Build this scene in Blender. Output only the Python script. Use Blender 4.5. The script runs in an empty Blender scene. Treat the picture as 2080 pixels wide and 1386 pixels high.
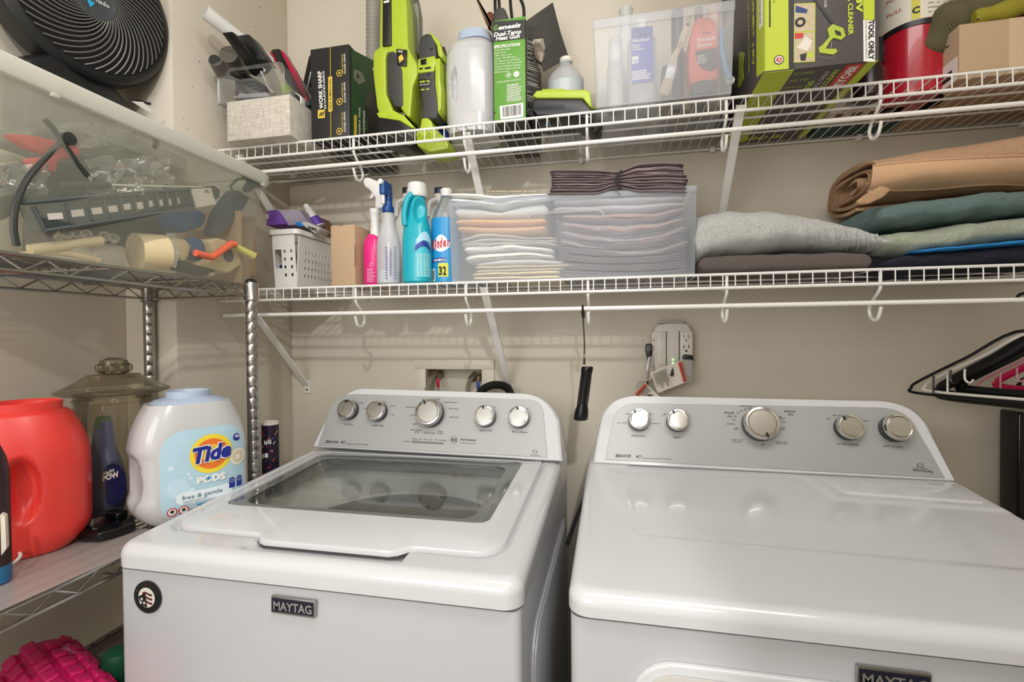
import bpy, bmesh, math, random
from mathutils import Vector, Matrix, noise
random.seed(7)
S = bpy.context.scene
COL = S.collection
PI = math.pi
V = Vector
# ------------------------------------------------------------------ camera
FPX = 977.72
CAM = V((0, -1.4357, 1.3715))
RT = V((0.97836378, 0.20671106, -0.00865127)); UP = V((0.00581426, 0.0143281, 0.99988044)); FW = V((-0.2068103, 0.97829711, -0.01281623))
cd = bpy.data.cameras.new('camera'); cam = bpy.data.objects.new('camera', cd); COL.objects.link(cam)
cd.sensor_width = 36; cd.sensor_fit = 'HORIZONTAL'; cd.lens = FPX / 2080 * 36; cd.clip_start = 0.02
cam.matrix_world = Matrix(((RT.x, UP.x, -FW.x, CAM.x), (RT.y, UP.y, -FW.y, CAM.y), (RT.z, UP.z, -FW.z, CAM.z), (0, 0, 0, 1)))
S.camera = cam
# ------------------------------------------------------------------ light
w = bpy.data.worlds.new('world'); S.world = w; w.use_nodes = True
bg = w.node_tree.nodes['Background']; bg.inputs[0].default_value = (1.0, 0.945, 0.87, 1); bg.inputs[1].default_value = 0.62
def lamp(name, kind, loc, power, color, size, aim=None, sy=None):
    l = bpy.data.lights.new(name, kind); l.energy = power; l.color = color
    if kind == 'AREA':
        l.size = size
        if sy: l.shape = 'RECTANGLE'; l.size_y = sy
    else: l.shadow_soft_size = size
    o = bpy.data.objects.new(name, l); o.location = loc; COL.objects.link(o)
    if aim is not None: o.rotation_euler = (V(aim) - V(loc)).to_track_quat('-Z', 'Y').to_euler()
    return o
lamp('room_ceiling_lamp', 'POINT', (0.275, -2.25, 2.33), 40, (1.0, 0.985, 0.95), 0.035)
lamp('added_room_fill', 'AREA', (-0.75, -2.8, 1.80), 13, (1.0, 0.97, 0.93), 1.0, (0.2, 0, 1.5), 0.9)  # added soft fill behind the camera, lifts the towels and right side
lamp('added_overhead_fill', 'AREA', (0.1, -1.25, 2.585), 11.5, (1.0, 0.985, 0.96), 1.3, (0.1, -0.95, 0), 0.5)  # added overhead fill that brightens the machine tops, stands for no fixture
vs = S.view_settings; vs.view_transform = 'Standard'; vs.look = 'None'; vs.exposure = 0.46; vs.gamma = 1; vs.use_curve_mapping = False
# ------------------------------------------------------------------ unprojecting
def at(u, v, x=None, y=None, z=None, pl=None):
    d = FW + RT * ((u - 1040) / FPX) - UP * ((v - 693) / FPX)
    if pl: t = (pl[0] - CAM).dot(pl[1]) / d.dot(pl[1])
    elif x is not None: t = (x - CAM.x) / d.x
    elif y is not None: t = (y - CAM.y) / d.y
    else: t = (z - CAM.z) / d.z
    return CAM + d * t
def nrm(x=None, y=None, z=None, pl=None):
    if pl: n = pl[1].normalized(); p = pl[0]
    elif x is not None: n = V((1, 0, 0)); p = V((x, 0, 0))
    elif y is not None: n = V((0, 1, 0)); p = V((0, y, 0))
    else: n = V((0, 0, 1)); p = V((0, 0, z))
    return n if (CAM - p).dot(n) > 0 else -n
def mpp(P): return (P - CAM).dot(FW) / FPX           # metres per pixel at a point
# ------------------------------------------------------------------ materials
def lin(c): return tuple(((v / 255) / 12.92 if v / 255 <= 0.04045 else ((v / 255 + 0.055) / 1.055) ** 2.4) for v in c) + (1,)
def mat(name, c, rough=0.5, metal=0, bump=0, bs=200, var=0, coat=0, spec=0.5, emit=0, vs_=20, aniso=None):
    m = bpy.data.materials.new(name); m.use_nodes = True; nt = m.node_tree; N = nt.nodes; L = nt.links
    b = N['Principled BSDF']; col = lin(c)
    b.inputs['Base Color'].default_value = col; b.inputs['Roughness'].default_value = rough; b.inputs['Metallic'].default_value = metal
    b.inputs['Coat Weight'].default_value = coat; b.inputs['Specular IOR Level'].default_value = spec
    if emit: b.inputs['Emission Color'].default_value = col; b.inputs['Emission Strength'].default_value = emit
    tc = N.new('ShaderNodeTexCoord')
    if bump:
        n = N.new('ShaderNodeTexNoise'); n.inputs['Scale'].default_value = bs; n.inputs['Detail'].default_value = 4
        bn = N.new('ShaderNodeBump'); bn.inputs['Strength'].default_value = bump; bn.inputs['Distance'].default_value = 0.004
        L.new(tc.outputs['Object'], n.inputs['Vector']); L.new(n.outputs['Fac'], bn.inputs['Height']); L.new(bn.outputs['Normal'], b.inputs['Normal'])
    if var:
        n2 = N.new('ShaderNodeTexNoise'); n2.inputs['Scale'].default_value = vs_; n2.inputs['Detail'].default_value = 5
        mx = N.new('ShaderNodeMix'); mx.data_type = 'RGBA'
        mx.inputs['A'].default_value = tuple(x * (1 - var) for x in col[:3]) + (1,); mx.inputs['B'].default_value = tuple(min(1, x * (1 + var)) for x in col[:3]) + (1,)
        L.new(tc.outputs['Object'], n2.inputs['Vector']); L.new(n2.outputs['Fac'], mx.inputs['Factor']); L.new(mx.outputs['Result'], b.inputs['Base Color'])
    return m
def clear(name, tint, alpha, rough=0.1, body=None, gl=1.0, ior=1.45):
    """thin plastic or glass: see-through by a share, the rest diffuse body colour, plus a fresnel gloss"""
    m = bpy.data.materials.new(name); m.use_nodes = True; nt = m.node_tree; N = nt.nodes; L = nt.links
    N.remove(N['Principled BSDF']); out = N['Material Output']
    tr = N.new('ShaderNodeBsdfTransparent'); tr.inputs[0].default_value = lin(tint)
    df = N.new('ShaderNodeBsdfDiffuse'); df.inputs[0].default_value = lin(body or tint)
    tl = N.new('ShaderNodeBsdfTranslucent'); tl.inputs[0].default_value = lin(body or tint)
    h = N.new('ShaderNodeMixShader'); h.inputs[0].default_value = 0.35; L.new(df.outputs[0], h.inputs[1]); L.new(tl.outputs[0], h.inputs[2])
    a = N.new('ShaderNodeMixShader'); L.new(h.outputs[0], a.inputs[2]); L.new(tr.outputs[0], a.inputs[1])
    n = N.new('ShaderNodeTexNoise'); n.inputs['Scale'].default_value = 14; n.inputs['Detail'].default_value = 3
    tc = N.new('ShaderNodeTexCoord'); L.new(tc.outputs['Object'], n.inputs['Vector'])
    mr = N.new('ShaderNodeMapRange'); mr.inputs['To Min'].default_value = max(0, alpha - 0.05); mr.inputs['To Max'].default_value = min(1, alpha + 0.05)
    L.new(n.outputs['Fac'], mr.inputs['Value']); L.new(mr.outputs[0], a.inputs[0])
    gs = N.new('ShaderNodeBsdfGlossy'); gs.inputs['Roughness'].default_value = rough
    fr = N.new('ShaderNodeFresnel'); fr.inputs['IOR'].default_value = ior
    mu = N.new('ShaderNodeMath'); mu.operation = 'MULTIPLY'; mu.inputs[1].default_value = gl; L.new(fr.outputs[0], mu.inputs[0])
    f = N.new('ShaderNodeMixShader'); L.new(mu.outputs[0], f.inputs[0]); L.new(a.outputs[0], f.inputs[1]); L.new(gs.outputs[0], f.inputs[2])
    L.new(f.outputs[0], out.inputs[0]); return m
def linen(name, c, s=700):
    m = mat(name, c, 0.9, bump=0.3, bs=900); nt = m.node_tree; N = nt.nodes; L = nt.links; b = N['Principled BSDF']
    tc = N.new('ShaderNodeTexCoord'); outs = []
    for sc in ((s, 30, s), (30, 30, s * 1.3), (s, s, 40)):
        mp = N.new('ShaderNodeMapping'); mp.inputs['Scale'].default_value = sc; n = N.new('ShaderNodeTexNoise'); n.inputs['Scale'].default_value = 1.0
        L.new(tc.outputs['Object'], mp.inputs[0]); L.new(mp.outputs[0], n.inputs['Vector']); outs.append(n.outputs['Fac'])
    a = N.new('ShaderNodeMath'); L.new(outs[1], a.inputs[0]); L.new(outs[2], a.inputs[1])
    r = N.new('ShaderNodeMapRange'); r.inputs['From Min'].default_value = 0.7; r.inputs['From Max'].default_value = 1.3; L.new(a.outputs[0], r.inputs[0])
    mx = N.new('ShaderNodeMix'); mx.data_type = 'RGBA'; k = lin(c)
    mx.inputs['A'].default_value = tuple(v * .62 for v in k[:3]) + (1,); mx.inputs['B'].default_value = tuple(min(1, v * 1.15) for v in k[:3]) + (1,)
    L.new(r.outputs[0], mx.inputs['Factor']); L.new(mx.outputs['Result'], b.inputs['Base Color']); return m
def striped(name, c1, c2, axis, freq):
    m = mat(name, c1, 0.9, bump=0.3, bs=700); nt = m.node_tree; N = nt.nodes; L = nt.links; b = N['Principled BSDF']
    tc = N.new('ShaderNodeTexCoord'); wv = N.new('ShaderNodeTexWave'); wv.bands_direction = axis; wv.inputs['Scale'].default_value = freq; wv.inputs['Distortion'].default_value = 0.6
    mx = N.new('ShaderNodeMix'); mx.data_type = 'RGBA'; mx.inputs['A'].default_value = lin(c1); mx.inputs['B'].default_value = lin(c2)
    L.new(tc.outputs['Object'], wv.inputs['Vector']); L.new(wv.outputs['Fac'], mx.inputs['Factor']); L.new(mx.outputs['Result'], b.inputs['Base Color']); return m
_mc = {}
def mc(c, rough=0.5, metal=0, **k):
    key = (tuple(c), rough, metal, tuple(sorted(k.items())))
    if key not in _mc: _mc[key] = mat('paint_%d' % len(_mc), c, rough, metal, **k)
    return _mc[key]
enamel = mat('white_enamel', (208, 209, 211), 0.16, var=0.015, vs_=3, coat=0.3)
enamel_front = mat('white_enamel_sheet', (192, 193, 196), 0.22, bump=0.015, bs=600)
wirewhite = mat('white_vinyl_wire', (236, 234, 230), 0.35, var=0.03)
chrome = mat('chrome_wire', (178, 176, 172), 0.22, 1, var=0.1)
steel = mat('brushed_steel', (196, 194, 190), 0.25, 1, var=0.06, vs_=60)
blackp = mat('black_plastic', (22, 22, 23), 0.35, var=0.2)
blackg = mat('gloss_black', (14, 14, 15), 0.15, var=0.2)
greyp = mat('dark_grey_plastic', (72, 70, 68), 0.5, var=0.1)
lime = mat('lime_plastic', (170, 190, 50), 0.35, var=0.04)
whitep = mat('white_plastic', (222, 221, 218), 0.35, var=0.02)
kraft = mat('kraft_board', (186, 158, 128), 0.85, bump=0.1, bs=500, var=0.06, vs_=90)
frost = clear('frosted_plastic', (252, 253, 254), 0.20, 0.3, (232, 236, 242), 0.3)
frost2 = clear('frosted_plastic_bin', (252, 252, 252), 0.25, 0.3, (234, 236, 240), 0.3)
binclear = clear('milky_storage_plastic', (252, 252, 248), 0.21, 0.25, (238, 238, 222), 0.3)
binrim = clear('milky_storage_rim', (250, 250, 244), 0.78, 0.25, (244, 244, 234), 0.5)
acryl = clear('clear_acrylic', (253, 254, 254), 0.03, 0.03, (245, 248, 250), .45)
glassm = clear('jar_glass', (236, 233, 220), 0.17, 0.03, (186, 176, 150), .8, 1.5)
milkbott = clear('natural_bottle_plastic', (250, 251, 252), 0.5, 0.25, (246, 248, 250), 0.4)
tape = clear('clear_tape_film', (252, 252, 252), 0.22, 0.08, (225, 225, 225), 2.2)
# ------------------------------------------------------------------ mesh builder
class G:
    def __init__(s, m=None): s.v = []; s.f = []; s.mi = []; s.mats = []; s.cur = 0; s.use(m or whitep)
    def use(s, m):
        if m not in s.mats: s.mats.append(m)
        s.cur = s.mats.index(m); return s
    def add(s, vs_, fs):
        n = len(s.v); s.v += [tuple(p) for p in vs_]
        for f in fs: s.f.append(tuple(i + n for i in f)); s.mi.append(s.cur)
        return s
    def bm(s, bm):
        bm.verts.index_update(); s.add([v.co[:] for v in bm.verts], [[v.index for v in f.verts] for f in bm.faces]); bm.free(); return s
    def box(s, x0, x1, y0, y1, z0, z1, b=0, seg=2, M=None):
        bm = bmesh.new(); bmesh.ops.create_cube(bm, size=1)
        for v in bm.verts: v.co = V(((x0 + x1) / 2 + v.co.x * (x1 - x0), (y0 + y1) / 2 + v.co.y * (y1 - y0), (z0 + z1) / 2 + v.co.z * (z1 - z0)))
        if b: bmesh.ops.bevel(bm, geom=bm.edges[:], offset=b, segments=seg, affect='EDGES', profile=0.5)
        if M: bmesh.ops.transform(bm, matrix=M, verts=bm.verts[:])
        return s.bm(bm)
    def prism(s, P, off, b=0, seg=2, inset=None):
        """polygon P (3-D points) extruded by vector off; caps; bevelled"""
        bm = bmesh.new(); off = V(off); a = [bm.verts.new(p) for p in P]
        c = [bm.verts.new(V(p) + off) for p in P]; n = len(P)
        bm.faces.new(a); bm.faces.new(c[::-1])
        for i in range(n): bm.faces.new((a[i], c[i], c[(i + 1) % n], a[(i + 1) % n]))
        bmesh.ops.recalc_face_normals(bm, faces=bm.faces[:])
        if b:
            try: bmesh.ops.bevel(bm, geom=bm.edges[:], offset=b, segments=seg, affect='EDGES', profile=0.5, clamp_overlap=True)
            except Exception: pass
        return s.bm(bm)
    def loft(s, rings, cap=True, closed=True):
        n = len(rings[0]); vs_ = [p for r in rings for p in r]; fs = []
        for i in range(len(rings) - 1):
            for j in range(n if closed else n - 1):
                k = (j + 1) % n; fs.append((i * n + j, i * n + k, (i + 1) * n + k, (i + 1) * n + j))
        if cap and closed: fs.append(tuple(range(n))[::-1]); fs.append(tuple((len(rings) - 1) * n + j for j in range(n)))
        return s.add(vs_, fs)
    def lathe(s, o, prof, n=32, ax=(0, 0, 1), sx=1, sy=1, sq=2.0, rot=0, xr=None):
        """profile (r, h) about the axis through o; sx/sy oval, sq squareness exponent"""
        ax = V(ax).normalized(); o = V(o)
        X = V(xr).normalized() if xr else (V((1, 0, 0)) if abs(ax.z) > 0.9 else ax.cross(V((0, 0, 1))).normalized()); Y = ax.cross(X).normalized()
        if rot: c_, s_ = math.cos(rot), math.sin(rot); X, Y = X * c_ + Y * s_, Y * c_ - X * s_
        R = []
        for r, h in prof:
            ring = []
            for i in range(n):
                a = 2 * PI * i / n; ca, sa = math.cos(a), math.sin(a)
                k = (abs(ca) ** sq + abs(sa) ** sq) ** (-1 / sq)
                ring.append(o + ax * h + X * (r * sx * ca * k) + Y * (r * sy * sa * k))
            R.append(ring)
        return s.loft(R, cap=True)
    def cyl(s, a, b, r, r2=None, n=20):
        a, b = V(a), V(b); L = (b - a).length; return s.lathe(a, [(r, 0), (r if r2 is None else r2, L)], n, b - a)
    def tube(s, pts, r, n=8, closed=False, flat=1.0):
        pts = [V(p) for p in pts]; R = []; m = len(pts); prevN = None
        for i, p in enumerate(pts):
            if closed: t = pts[(i + 1) % m] - pts[i - 1]
            else: t = pts[min(i + 1, m - 1)] - pts[max(i - 1, 0)]
            if t.length < 1e-9: t = V((0, 0, 1))
            t.normalize()
            if prevN is None: N_ = t.cross(V((0, 0, 1))); N_ = N_ if N_.length > 0.05 else t.cross(V((1, 0, 0)))
            else: N_ = prevN - t * prevN.dot(t)
            N_.normalize(); prevN = N_; B = t.cross(N_)
            rr = r[i] if isinstance(r, (list, tuple)) else r
            R.append([p + N_ * (rr * math.cos(2 * PI * j / n)) + B * (rr * flat * math.sin(2 * PI * j / n)) for j in range(n)])
        if closed: R.append(R[0]); return s.loft(R, cap=False)
        return s.loft(R)
    def grid(s, nx, ny, fn):
        return s.add([fn(i / nx, j / ny) for j in range(ny + 1) for i in range(nx + 1)],
                     [(j * (nx + 1) + i, j * (nx + 1) + i + 1, (j + 1) * (nx + 1) + i + 1, (j + 1) * (nx + 1) + i) for j in range(ny) for i in range(nx)])
    def text(s, t, O, X, Y, h, width=None, shear=0, bold=0, al='l'):
        """lettering laid at O along X with up vector Y, cap height h"""
        cu = bpy.data.curves.new('t', 'FONT'); cu.body = t; cu.shear = shear; cu.offset = bold; cu.resolution_u = 2; cu.size = 1
        ob = bpy.data.objects.new('t', cu); me = bpy.data.meshes.new_from_object(ob)
        if not me.vertices: return s
        xs = [v.co.x for v in me.vertices]; x0, x1 = min(xs), max(xs)
        ky = h / 0.70; kx = (width / (x1 - x0)) if width else ky
        sh = {'l': 0, 'c': -(x1 - x0) * kx / 2, 'r': -(x1 - x0) * kx}[al]
        X = V(X).normalized(); Y = V(Y).normalized(); O = V(O)
        s.add([O + X * ((v.co.x - x0) * kx + sh) + Y * (v.co.y * ky) for v in me.vertices], [tuple(p.vertices) for p in me.polygons])
        bpy.data.objects.remove(ob); bpy.data.curves.remove(cu); bpy.data.meshes.remove(me); return s
    # --- on a plane, by where it falls in the photograph
    def pslab(s, px, depth, b=0, seg=2, off=0, **k):
        n = nrm(**k); return s.prism([at(u, v, **k) + n * off for u, v in px], -n * depth, b, seg)
    def pquad(s, px, off=0.0006, **k): 
        n = nrm(**k); return s.prism([at(u, v, **k) + n * off for u, v in px], -n * (abs(off) * 0.9))
    def pdisc(s, c, r, off=0.0006, n=24, r2=None, sy=1, **k):
        N_ = nrm(**k); P = at(*c, **k) + N_ * off; rr = r * mpp(P)
        T = V((0, 0, 1)) - N_ * N_.z; T = (T if T.length > .1 else V((0, 1, 0)) - N_ * N_.y).normalized(); X = T.cross(N_)
        if r2 is None: return s.add([P + X * rr * math.cos(2 * PI * i / n) + T * rr * sy * math.sin(2 * PI * i / n) for i in range(n)], [tuple(range(n))])
        q = r2 * mpp(P); a = [P + X * rr * math.cos(2 * PI * i / n) + T * rr * sy * math.sin(2 * PI * i / n) for i in range(n)]
        b_ = [P + X * q * math.cos(2 * PI * i / n) + T * q * sy * math.sin(2 * PI * i / n) for i in range(n)]
        return s.add(a + b_, [(i, (i + 1) % n, n + (i + 1) % n, n + i) for i in range(n)])
    def ptext(s, t, a, b, h, off=0.0009, shear=0, bold=0, **k):
        """from a to b (baseline, pixels), cap height h pixels"""
        N_ = nrm(**k); A, B = at(*a, **k) + N_ * off, at(*b, **k) + N_ * off; X = (B - A); W = X.length; X.normalize(); Y = N_.cross(X)
        return s.text(t, A, X, Y, h * mpp(A), W, shear, bold)
    def ppoly(s, px, r, n=6, **k): return s.tube([at(u, v, **k) for u, v in px], r, n)
def cr(P, k=6, closed=False):
    """Catmull-Rom through points"""
    P = [V(p) for p in P]; m = len(P); out = []
    for i in range(m if closed else m - 1):
        a, b, c, d = (P[(i - 1) % m] if closed or i else P[0]), P[i], P[(i + 1) % m], (P[(i + 2) % m] if closed or i + 2 < m else P[-1])
        for j in range(k):
            t = j / k; out.append(0.5 * (2 * b + (c - a) * t + (2 * a - 5 * b + 4 * c - d) * t * t + (3 * b - a - 3 * c + d) * t ** 3))
    if not closed: out.append(P[-1])
    return out
def rr(x0, x1, y0, y1, r, k=6):
    """rounded rectangle as 2-D points; r is one radius or four (x0y0, x1y0, x1y1, x0y1)"""
    r = r if isinstance(r, (list, tuple)) else (r,) * 4; out = []
    for (cx, cy, a0, q) in ((x0, y0, PI, r[0]), (x1, y0, 1.5 * PI, r[1]), (x1, y1, 0, r[2]), (x0, y1, .5 * PI, r[3])):
        ox = cx + (q if cx == x0 else -q); oy = cy + (q if cy == y0 else -q)
        for i in range(k + 1): out.append((ox + q * math.cos(a0 + i / k * PI / 2), oy + q * math.sin(a0 + i / k * PI / 2)))
    return out
ORG = {}
def link(name, g, org, parent=None, ang=38):
    me = bpy.data.meshes.new(name); me.from_pydata([(p[0] - org[0], p[1] - org[1], p[2] - org[2]) for p in g.v], [], g.f)
    for m in g.mats: me.materials.append(m)
    me.polygons.foreach_set('material_index', g.mi); me.polygons.foreach_set('use_smooth', [True] * len(g.f)); me.update()
    bm = bmesh.new(); bm.from_mesh(me); bmesh.ops.recalc_face_normals(bm, faces=bm.faces[:]); bm.to_mesh(me); bm.free()
    me.set_sharp_from_angle(angle=math.radians(ang))
    o = bpy.data.objects.new(name, me); COL.objects.link(o); ORG[o] = V(org)
    if parent: o.parent = parent
    return o
def tag(o, label, cat, group=None):
    o['label'] = label; o['category'] = cat
    if group: o['group'] = group
    return o
def thing(name, label, cat, loc, group=None):
    o = bpy.data.objects.new(name, None); o.empty_display_size = 0.02; o.location = loc; COL.objects.link(o); ORG[o] = V(loc); return tag(o, label, cat, group)
def part(name, g, parent, label=None):
    o = link(name, g, ORG[parent], parent)
    if label: o['label'] = label
    return o
def one(name, g, label, cat, group=None):
    xs, ys, zs = zip(*g.v); org = ((min(xs) + max(xs)) / 2, (min(ys) + max(ys)) / 2, min(zs))
    o = link(name, g, org); o.location = org; return tag(o, label, cat, group)
def struct(name, g):
    o = link(name, g, (0, 0, 0)); o['kind'] = 'structure'; return o
# ------------------------------------------------------------------ setting
FLOOR = 0.13; TOPZ = 2.60; FY = -1.50; XL = -1.22; XB = -1.063; YB = -0.437; XR = 1.12
wallm = mat('warm_white_wall_paint', (214, 206, 190), 0.75, bump=0.04, bs=260, var=0.02, vs_=2)
def speck(m):
    nt = m.node_tree; N = nt.nodes; L = nt.links; b = N['Principled BSDF']; tc = N.new('ShaderNodeTexCoord')
    vo = N.new('ShaderNodeTexVoronoi'); vo.inputs['Scale'].default_value = 34; L.new(tc.outputs['Object'], vo.inputs['Vector'])
    n = N.new('ShaderNodeTexNoise'); n.inputs['Scale'].default_value = 9; L.new(tc.outputs['Object'], n.inputs['Vector'])
    a = N.new('ShaderNodeMapRange'); a.inputs['From Min'].default_value = 0.42; a.inputs['From Max'].default_value = 0.75; a.inputs['To Min'].default_value = 0.0; a.inputs['To Max'].default_value = 0.13; L.new(n.outputs['Fac'], a.inputs[0])
    lt = N.new('ShaderNodeMath'); lt.operation = 'LESS_THAN'; L.new(vo.outputs['Distance'], lt.inputs[0]); L.new(a.outputs[0], lt.inputs[1])
    mx = N.new('ShaderNodeMix'); mx.data_type = 'RGBA'; mx.inputs['A'].default_value = lin((214, 206, 190)); mx.inputs['B'].default_value = lin((96, 84, 72))
    L.new(lt.outputs[0], mx.inputs['Factor']); L.new(mx.outputs['Result'], b.inputs['Base Color'])
wallspeck = mat('stained_wall_paint', (214, 206, 190), 0.75, bump=0.05, bs=260); speck(wallspeck)
OB = (at(865, 752, y=-.004).x, at(979, 752, y=-.004).x, at(842, 730, y=-.004).z - .22, at(865, 750, y=-.004).z)      # opening for the valve box
struct('wall_back', G(wallm).box(XB - .1, OB[0] - .003, 0, .1, FLOOR - .1, TOPZ).box(OB[1] + .003, XR + .1, 0, .1, FLOOR - .1, TOPZ).box(OB[0] - .003, OB[1] + .003, 0, .1, OB[3] + .003, TOPZ).box(OB[0] - .003, OB[1] + .003, 0, .1, FLOOR - .1, OB[2]))
struct('wall_left', G(wallm).box(XL - .1, XL, FY - .12, YB + .05, FLOOR - .1, TOPZ))
struct('wall_corner', G(wallspeck).box(XL, XB, YB, -.0005, FLOOR - .1, TOPZ, .004))
struct('wall_right', G(wallm).box(XR, XR + .1, FY - .12, 0, FLOOR - .1, TOPZ))
struct('wall_front', G(wallm).box(.245, XR, FY - .12, FY, FLOOR - .1, TOPZ).box(XL, .245, FY - .12, FY, 2.42, TOPZ))
struct('floor', G(mat('grey_vinyl_floor', (150, 140, 128), 0.5, var=0.1)).box(XL - .1, XR + .1, FY - 1.6, .1, FLOOR - .1, FLOOR))
struct('ceiling', G(mat('ceiling_paint', (226, 223, 216), 0.8, bump=.05)).box(XL - .1, XR + .1, FY - .12, .1, TOPZ, TOPZ + .1))
struct('trim_1', G(whitep).box(.215, .245, FY - .13, FY + .012, FLOOR, 2.45, .003).box(XL, .245, FY - .13, FY + .012, 2.42, 2.45, .003))
struct('baseboard_back', G(whitep).box(XB, XR, -.014, 0, FLOOR, FLOOR + .09, .003))
# ------------------------------------------------------------------ washer and dryer
def sstep(a, b, t): t = max(0, min(1, (t - a) / (b - a))); return t * t * (3 - 2 * t)
def rdist(x, y, x0, x1, y0, y1, r):
    """distance inside a rounded rectangle (positive inside)"""
    cx = min(x - x0, x1 - x); cy = min(y - y0, y1 - y)
    if cx < r and cy < r: return r - math.hypot(r - cx, r - cy)
    return min(cx, cy)
def inpoly(x, y, P):
    """signed distance to convex polygon, positive inside (P counter-clockwise)"""
    return min(((P[(i + 1) % len(P)][0] - P[i][0]) * (y - P[i][1]) - (P[(i + 1) % len(P)][1] - P[i][1]) * (x - P[i][0])) / math.dist(P[i], P[(i + 1) % len(P)]) for i in range(len(P)))
def cover(g, x0, x1, y0, y1, zs, top, rc, re, n, hole=None, m=None):
    """machine top as a height field: top(x, y) inside, rolled edge of radius re, skirt down to zs"""
    m = m or n; vs_, idx = [], {}
    def warp(t): return t
    for j in range(m + 1):
        for i in range(n + 1):
            u, v = i / n, j / m
            # concentrate samples at the rim
            u = .5 - .5 * math.cos(PI * u) * (1 - .35 * math.sin(PI * u) ** 2); v = .5 - .5 * math.cos(PI * v) * (1 - .35 * math.sin(PI * v) ** 2)
            x, y = x0 + u * (x1 - x0), y0 + v * (y1 - y0)
            # pull the corners onto the rounded outline
            for cx, cy, sx_, sy_ in ((x0 + rc, y0 + rc, -1, -1), (x1 - rc, y0 + rc, 1, -1), (x1 - rc, y1 - rc, 1, 1), (x0 + rc, y1 - rc, -1, 1)):
                dx, dy = (x - cx) * sx_, (y - cy) * sy_
                if dx > 0 and dy > 0:
                    q = max(dx, dy); h = math.hypot(dx, dy)
                    if h > 0: x, y = cx + sx_ * dx * q / h, cy + sy_ * dy * q / h
            d = max(0, rdist(x, y, x0, x1, y0, y1, rc))
            z = top(x, y) - (re - math.sqrt(max(0, re * re - (re - min(d, re)) ** 2)))
            vs_.append((x, y, z))
    fs = []
    for j in range(m):
        for i in range(n):
            a = j * (n + 1) + i; q = (a, a + 1, a + n + 2, a + n + 1)
            if hole:
                cx = sum(vs_[k][0] for k in q) / 4; cy = sum(vs_[k][1] for k in q) / 4
                if hole(cx, cy): continue
            fs.append(q)
    ring = [i for i in range(n + 1)] + [j * (n + 1) + n for j in range(1, m + 1)] + [m * (n + 1) + i for i in range(n - 1, -1, -1)] + [j * (n + 1) for j in range(m - 1, 0, -1)]
    b = len(vs_); vs_ += [(vs_[k][0], vs_[k][1], zs) for k in ring]; R = len(ring)
    fs += [(ring[i], ring[(i + 1) % R], b + (i + 1) % R, b + i) for i in range(R)]
    return g.add(vs_, fs)
silver = mat('silver_fascia', (170, 171, 170), 0.5, 0.3, var=0.03, vs_=2)
darkgap = mat('dark_gap', (20, 20, 20), 0.6, var=0.1)
inkm = mat('dark_print', (52, 52, 54), 0.6, var=0.1)
knobside = mat('knob_side', (70, 68, 66), 0.35, .8, var=0.1)
knobface = mat('knob_spun_metal', (205, 204, 200), 0.28, 1, var=0.05, vs_=90)
knobring = mat('knob_ring_chrome', (225, 224, 222), 0.12, 1, var=0.04)
def plane_of(y0, z0, s=.4): return (V((0, y0, z0)), V((0, -1, s)).normalized())
PW = plane_of(-.29, 1.064); PD = plane_of(-.32, 1.074)
def console(parent, outer, fas, pl, yback):
    g = G(enamel); n = pl[1]; pts = cr([at(u, v, pl=pl) for u, v in outer], 1); 
    front = [V(p) for p in pts]; g.prism(front, (0, 0, 0), 0) if 0 else None
    R = []
    c = sum(front, V()) / len(front)
    back = [V((p.x + (c.x - p.x) * .03, yback, p.z - .045 * max(0, p.z - 1.09) / .13)) for p in front]
    r1 = [p + (c - p).normalized() * .007 for p in front]; r2 = [p + (c - p).normalized() * .0015 - n * .004 for p in front]; r3 = [p - n * .010 for p in front]
    g.loft([r1, r2, r3, back]); body = part('console', g, parent)
    f = G(silver); f.prism([at(u, v, pl=pl) for u, v in fas], n * .002, .0006, 1); part('fascia', f, body)
    return body
def arc3(a, m, b, k=8):
    out = []
    for i in range(k + 1): t = i / k; out.append(((1 - t) ** 2 * a[0] + 2 * t * (1 - t) * m[0] + t * t * b[0], (1 - t) ** 2 * a[1] + 2 * t * (1 - t) * m[1] + t * t * b[1]))
    return out
def knob(parent, c, r, pl, ang, marked=True):
    n = pl[1]; P = at(*c, pl=pl) + n * .002; q = r * mpp(P); k = .030 if r > 24 else .024
    g = G(knobside); g.lathe(P, [(q * 1.06, 0), (q * 1.06, k * .7)], 40, n)
    g.use(knobring).lathe(P, [(q * 1.06, k * .7), (q * 1.05, k * .9), (q * .98, k), (q * .86, k * 1.02), (q * .80, k * .9)], 40, n)
    g.use(knobface).lathe(P, [(q * .80, k * .90), (q * .77, k * .96), (q * .4, k * .97), (.0005, k * .97)], 40, n)
    o = part('knob', g, parent)
    if marked:
        T = (V((0, 0, 1)) - n * n.z).normalized(); X = T.cross(n); D = X * math.sin(ang) + T * math.cos(ang); W = X * math.cos(ang) - T * math.sin(ang)
        m = G(blackp); Q = P + D * q * .80 + n * k * .98; m.prism([Q + W * .0022 - D * q * .14, Q + W * .0022 + D * q * .2, Q - W * .0022 + D * q * .2, Q - W * .0022 - D * q * .14], n * .0015, .0003, 1); part('pointer', m, o)
FR = .006
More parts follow.
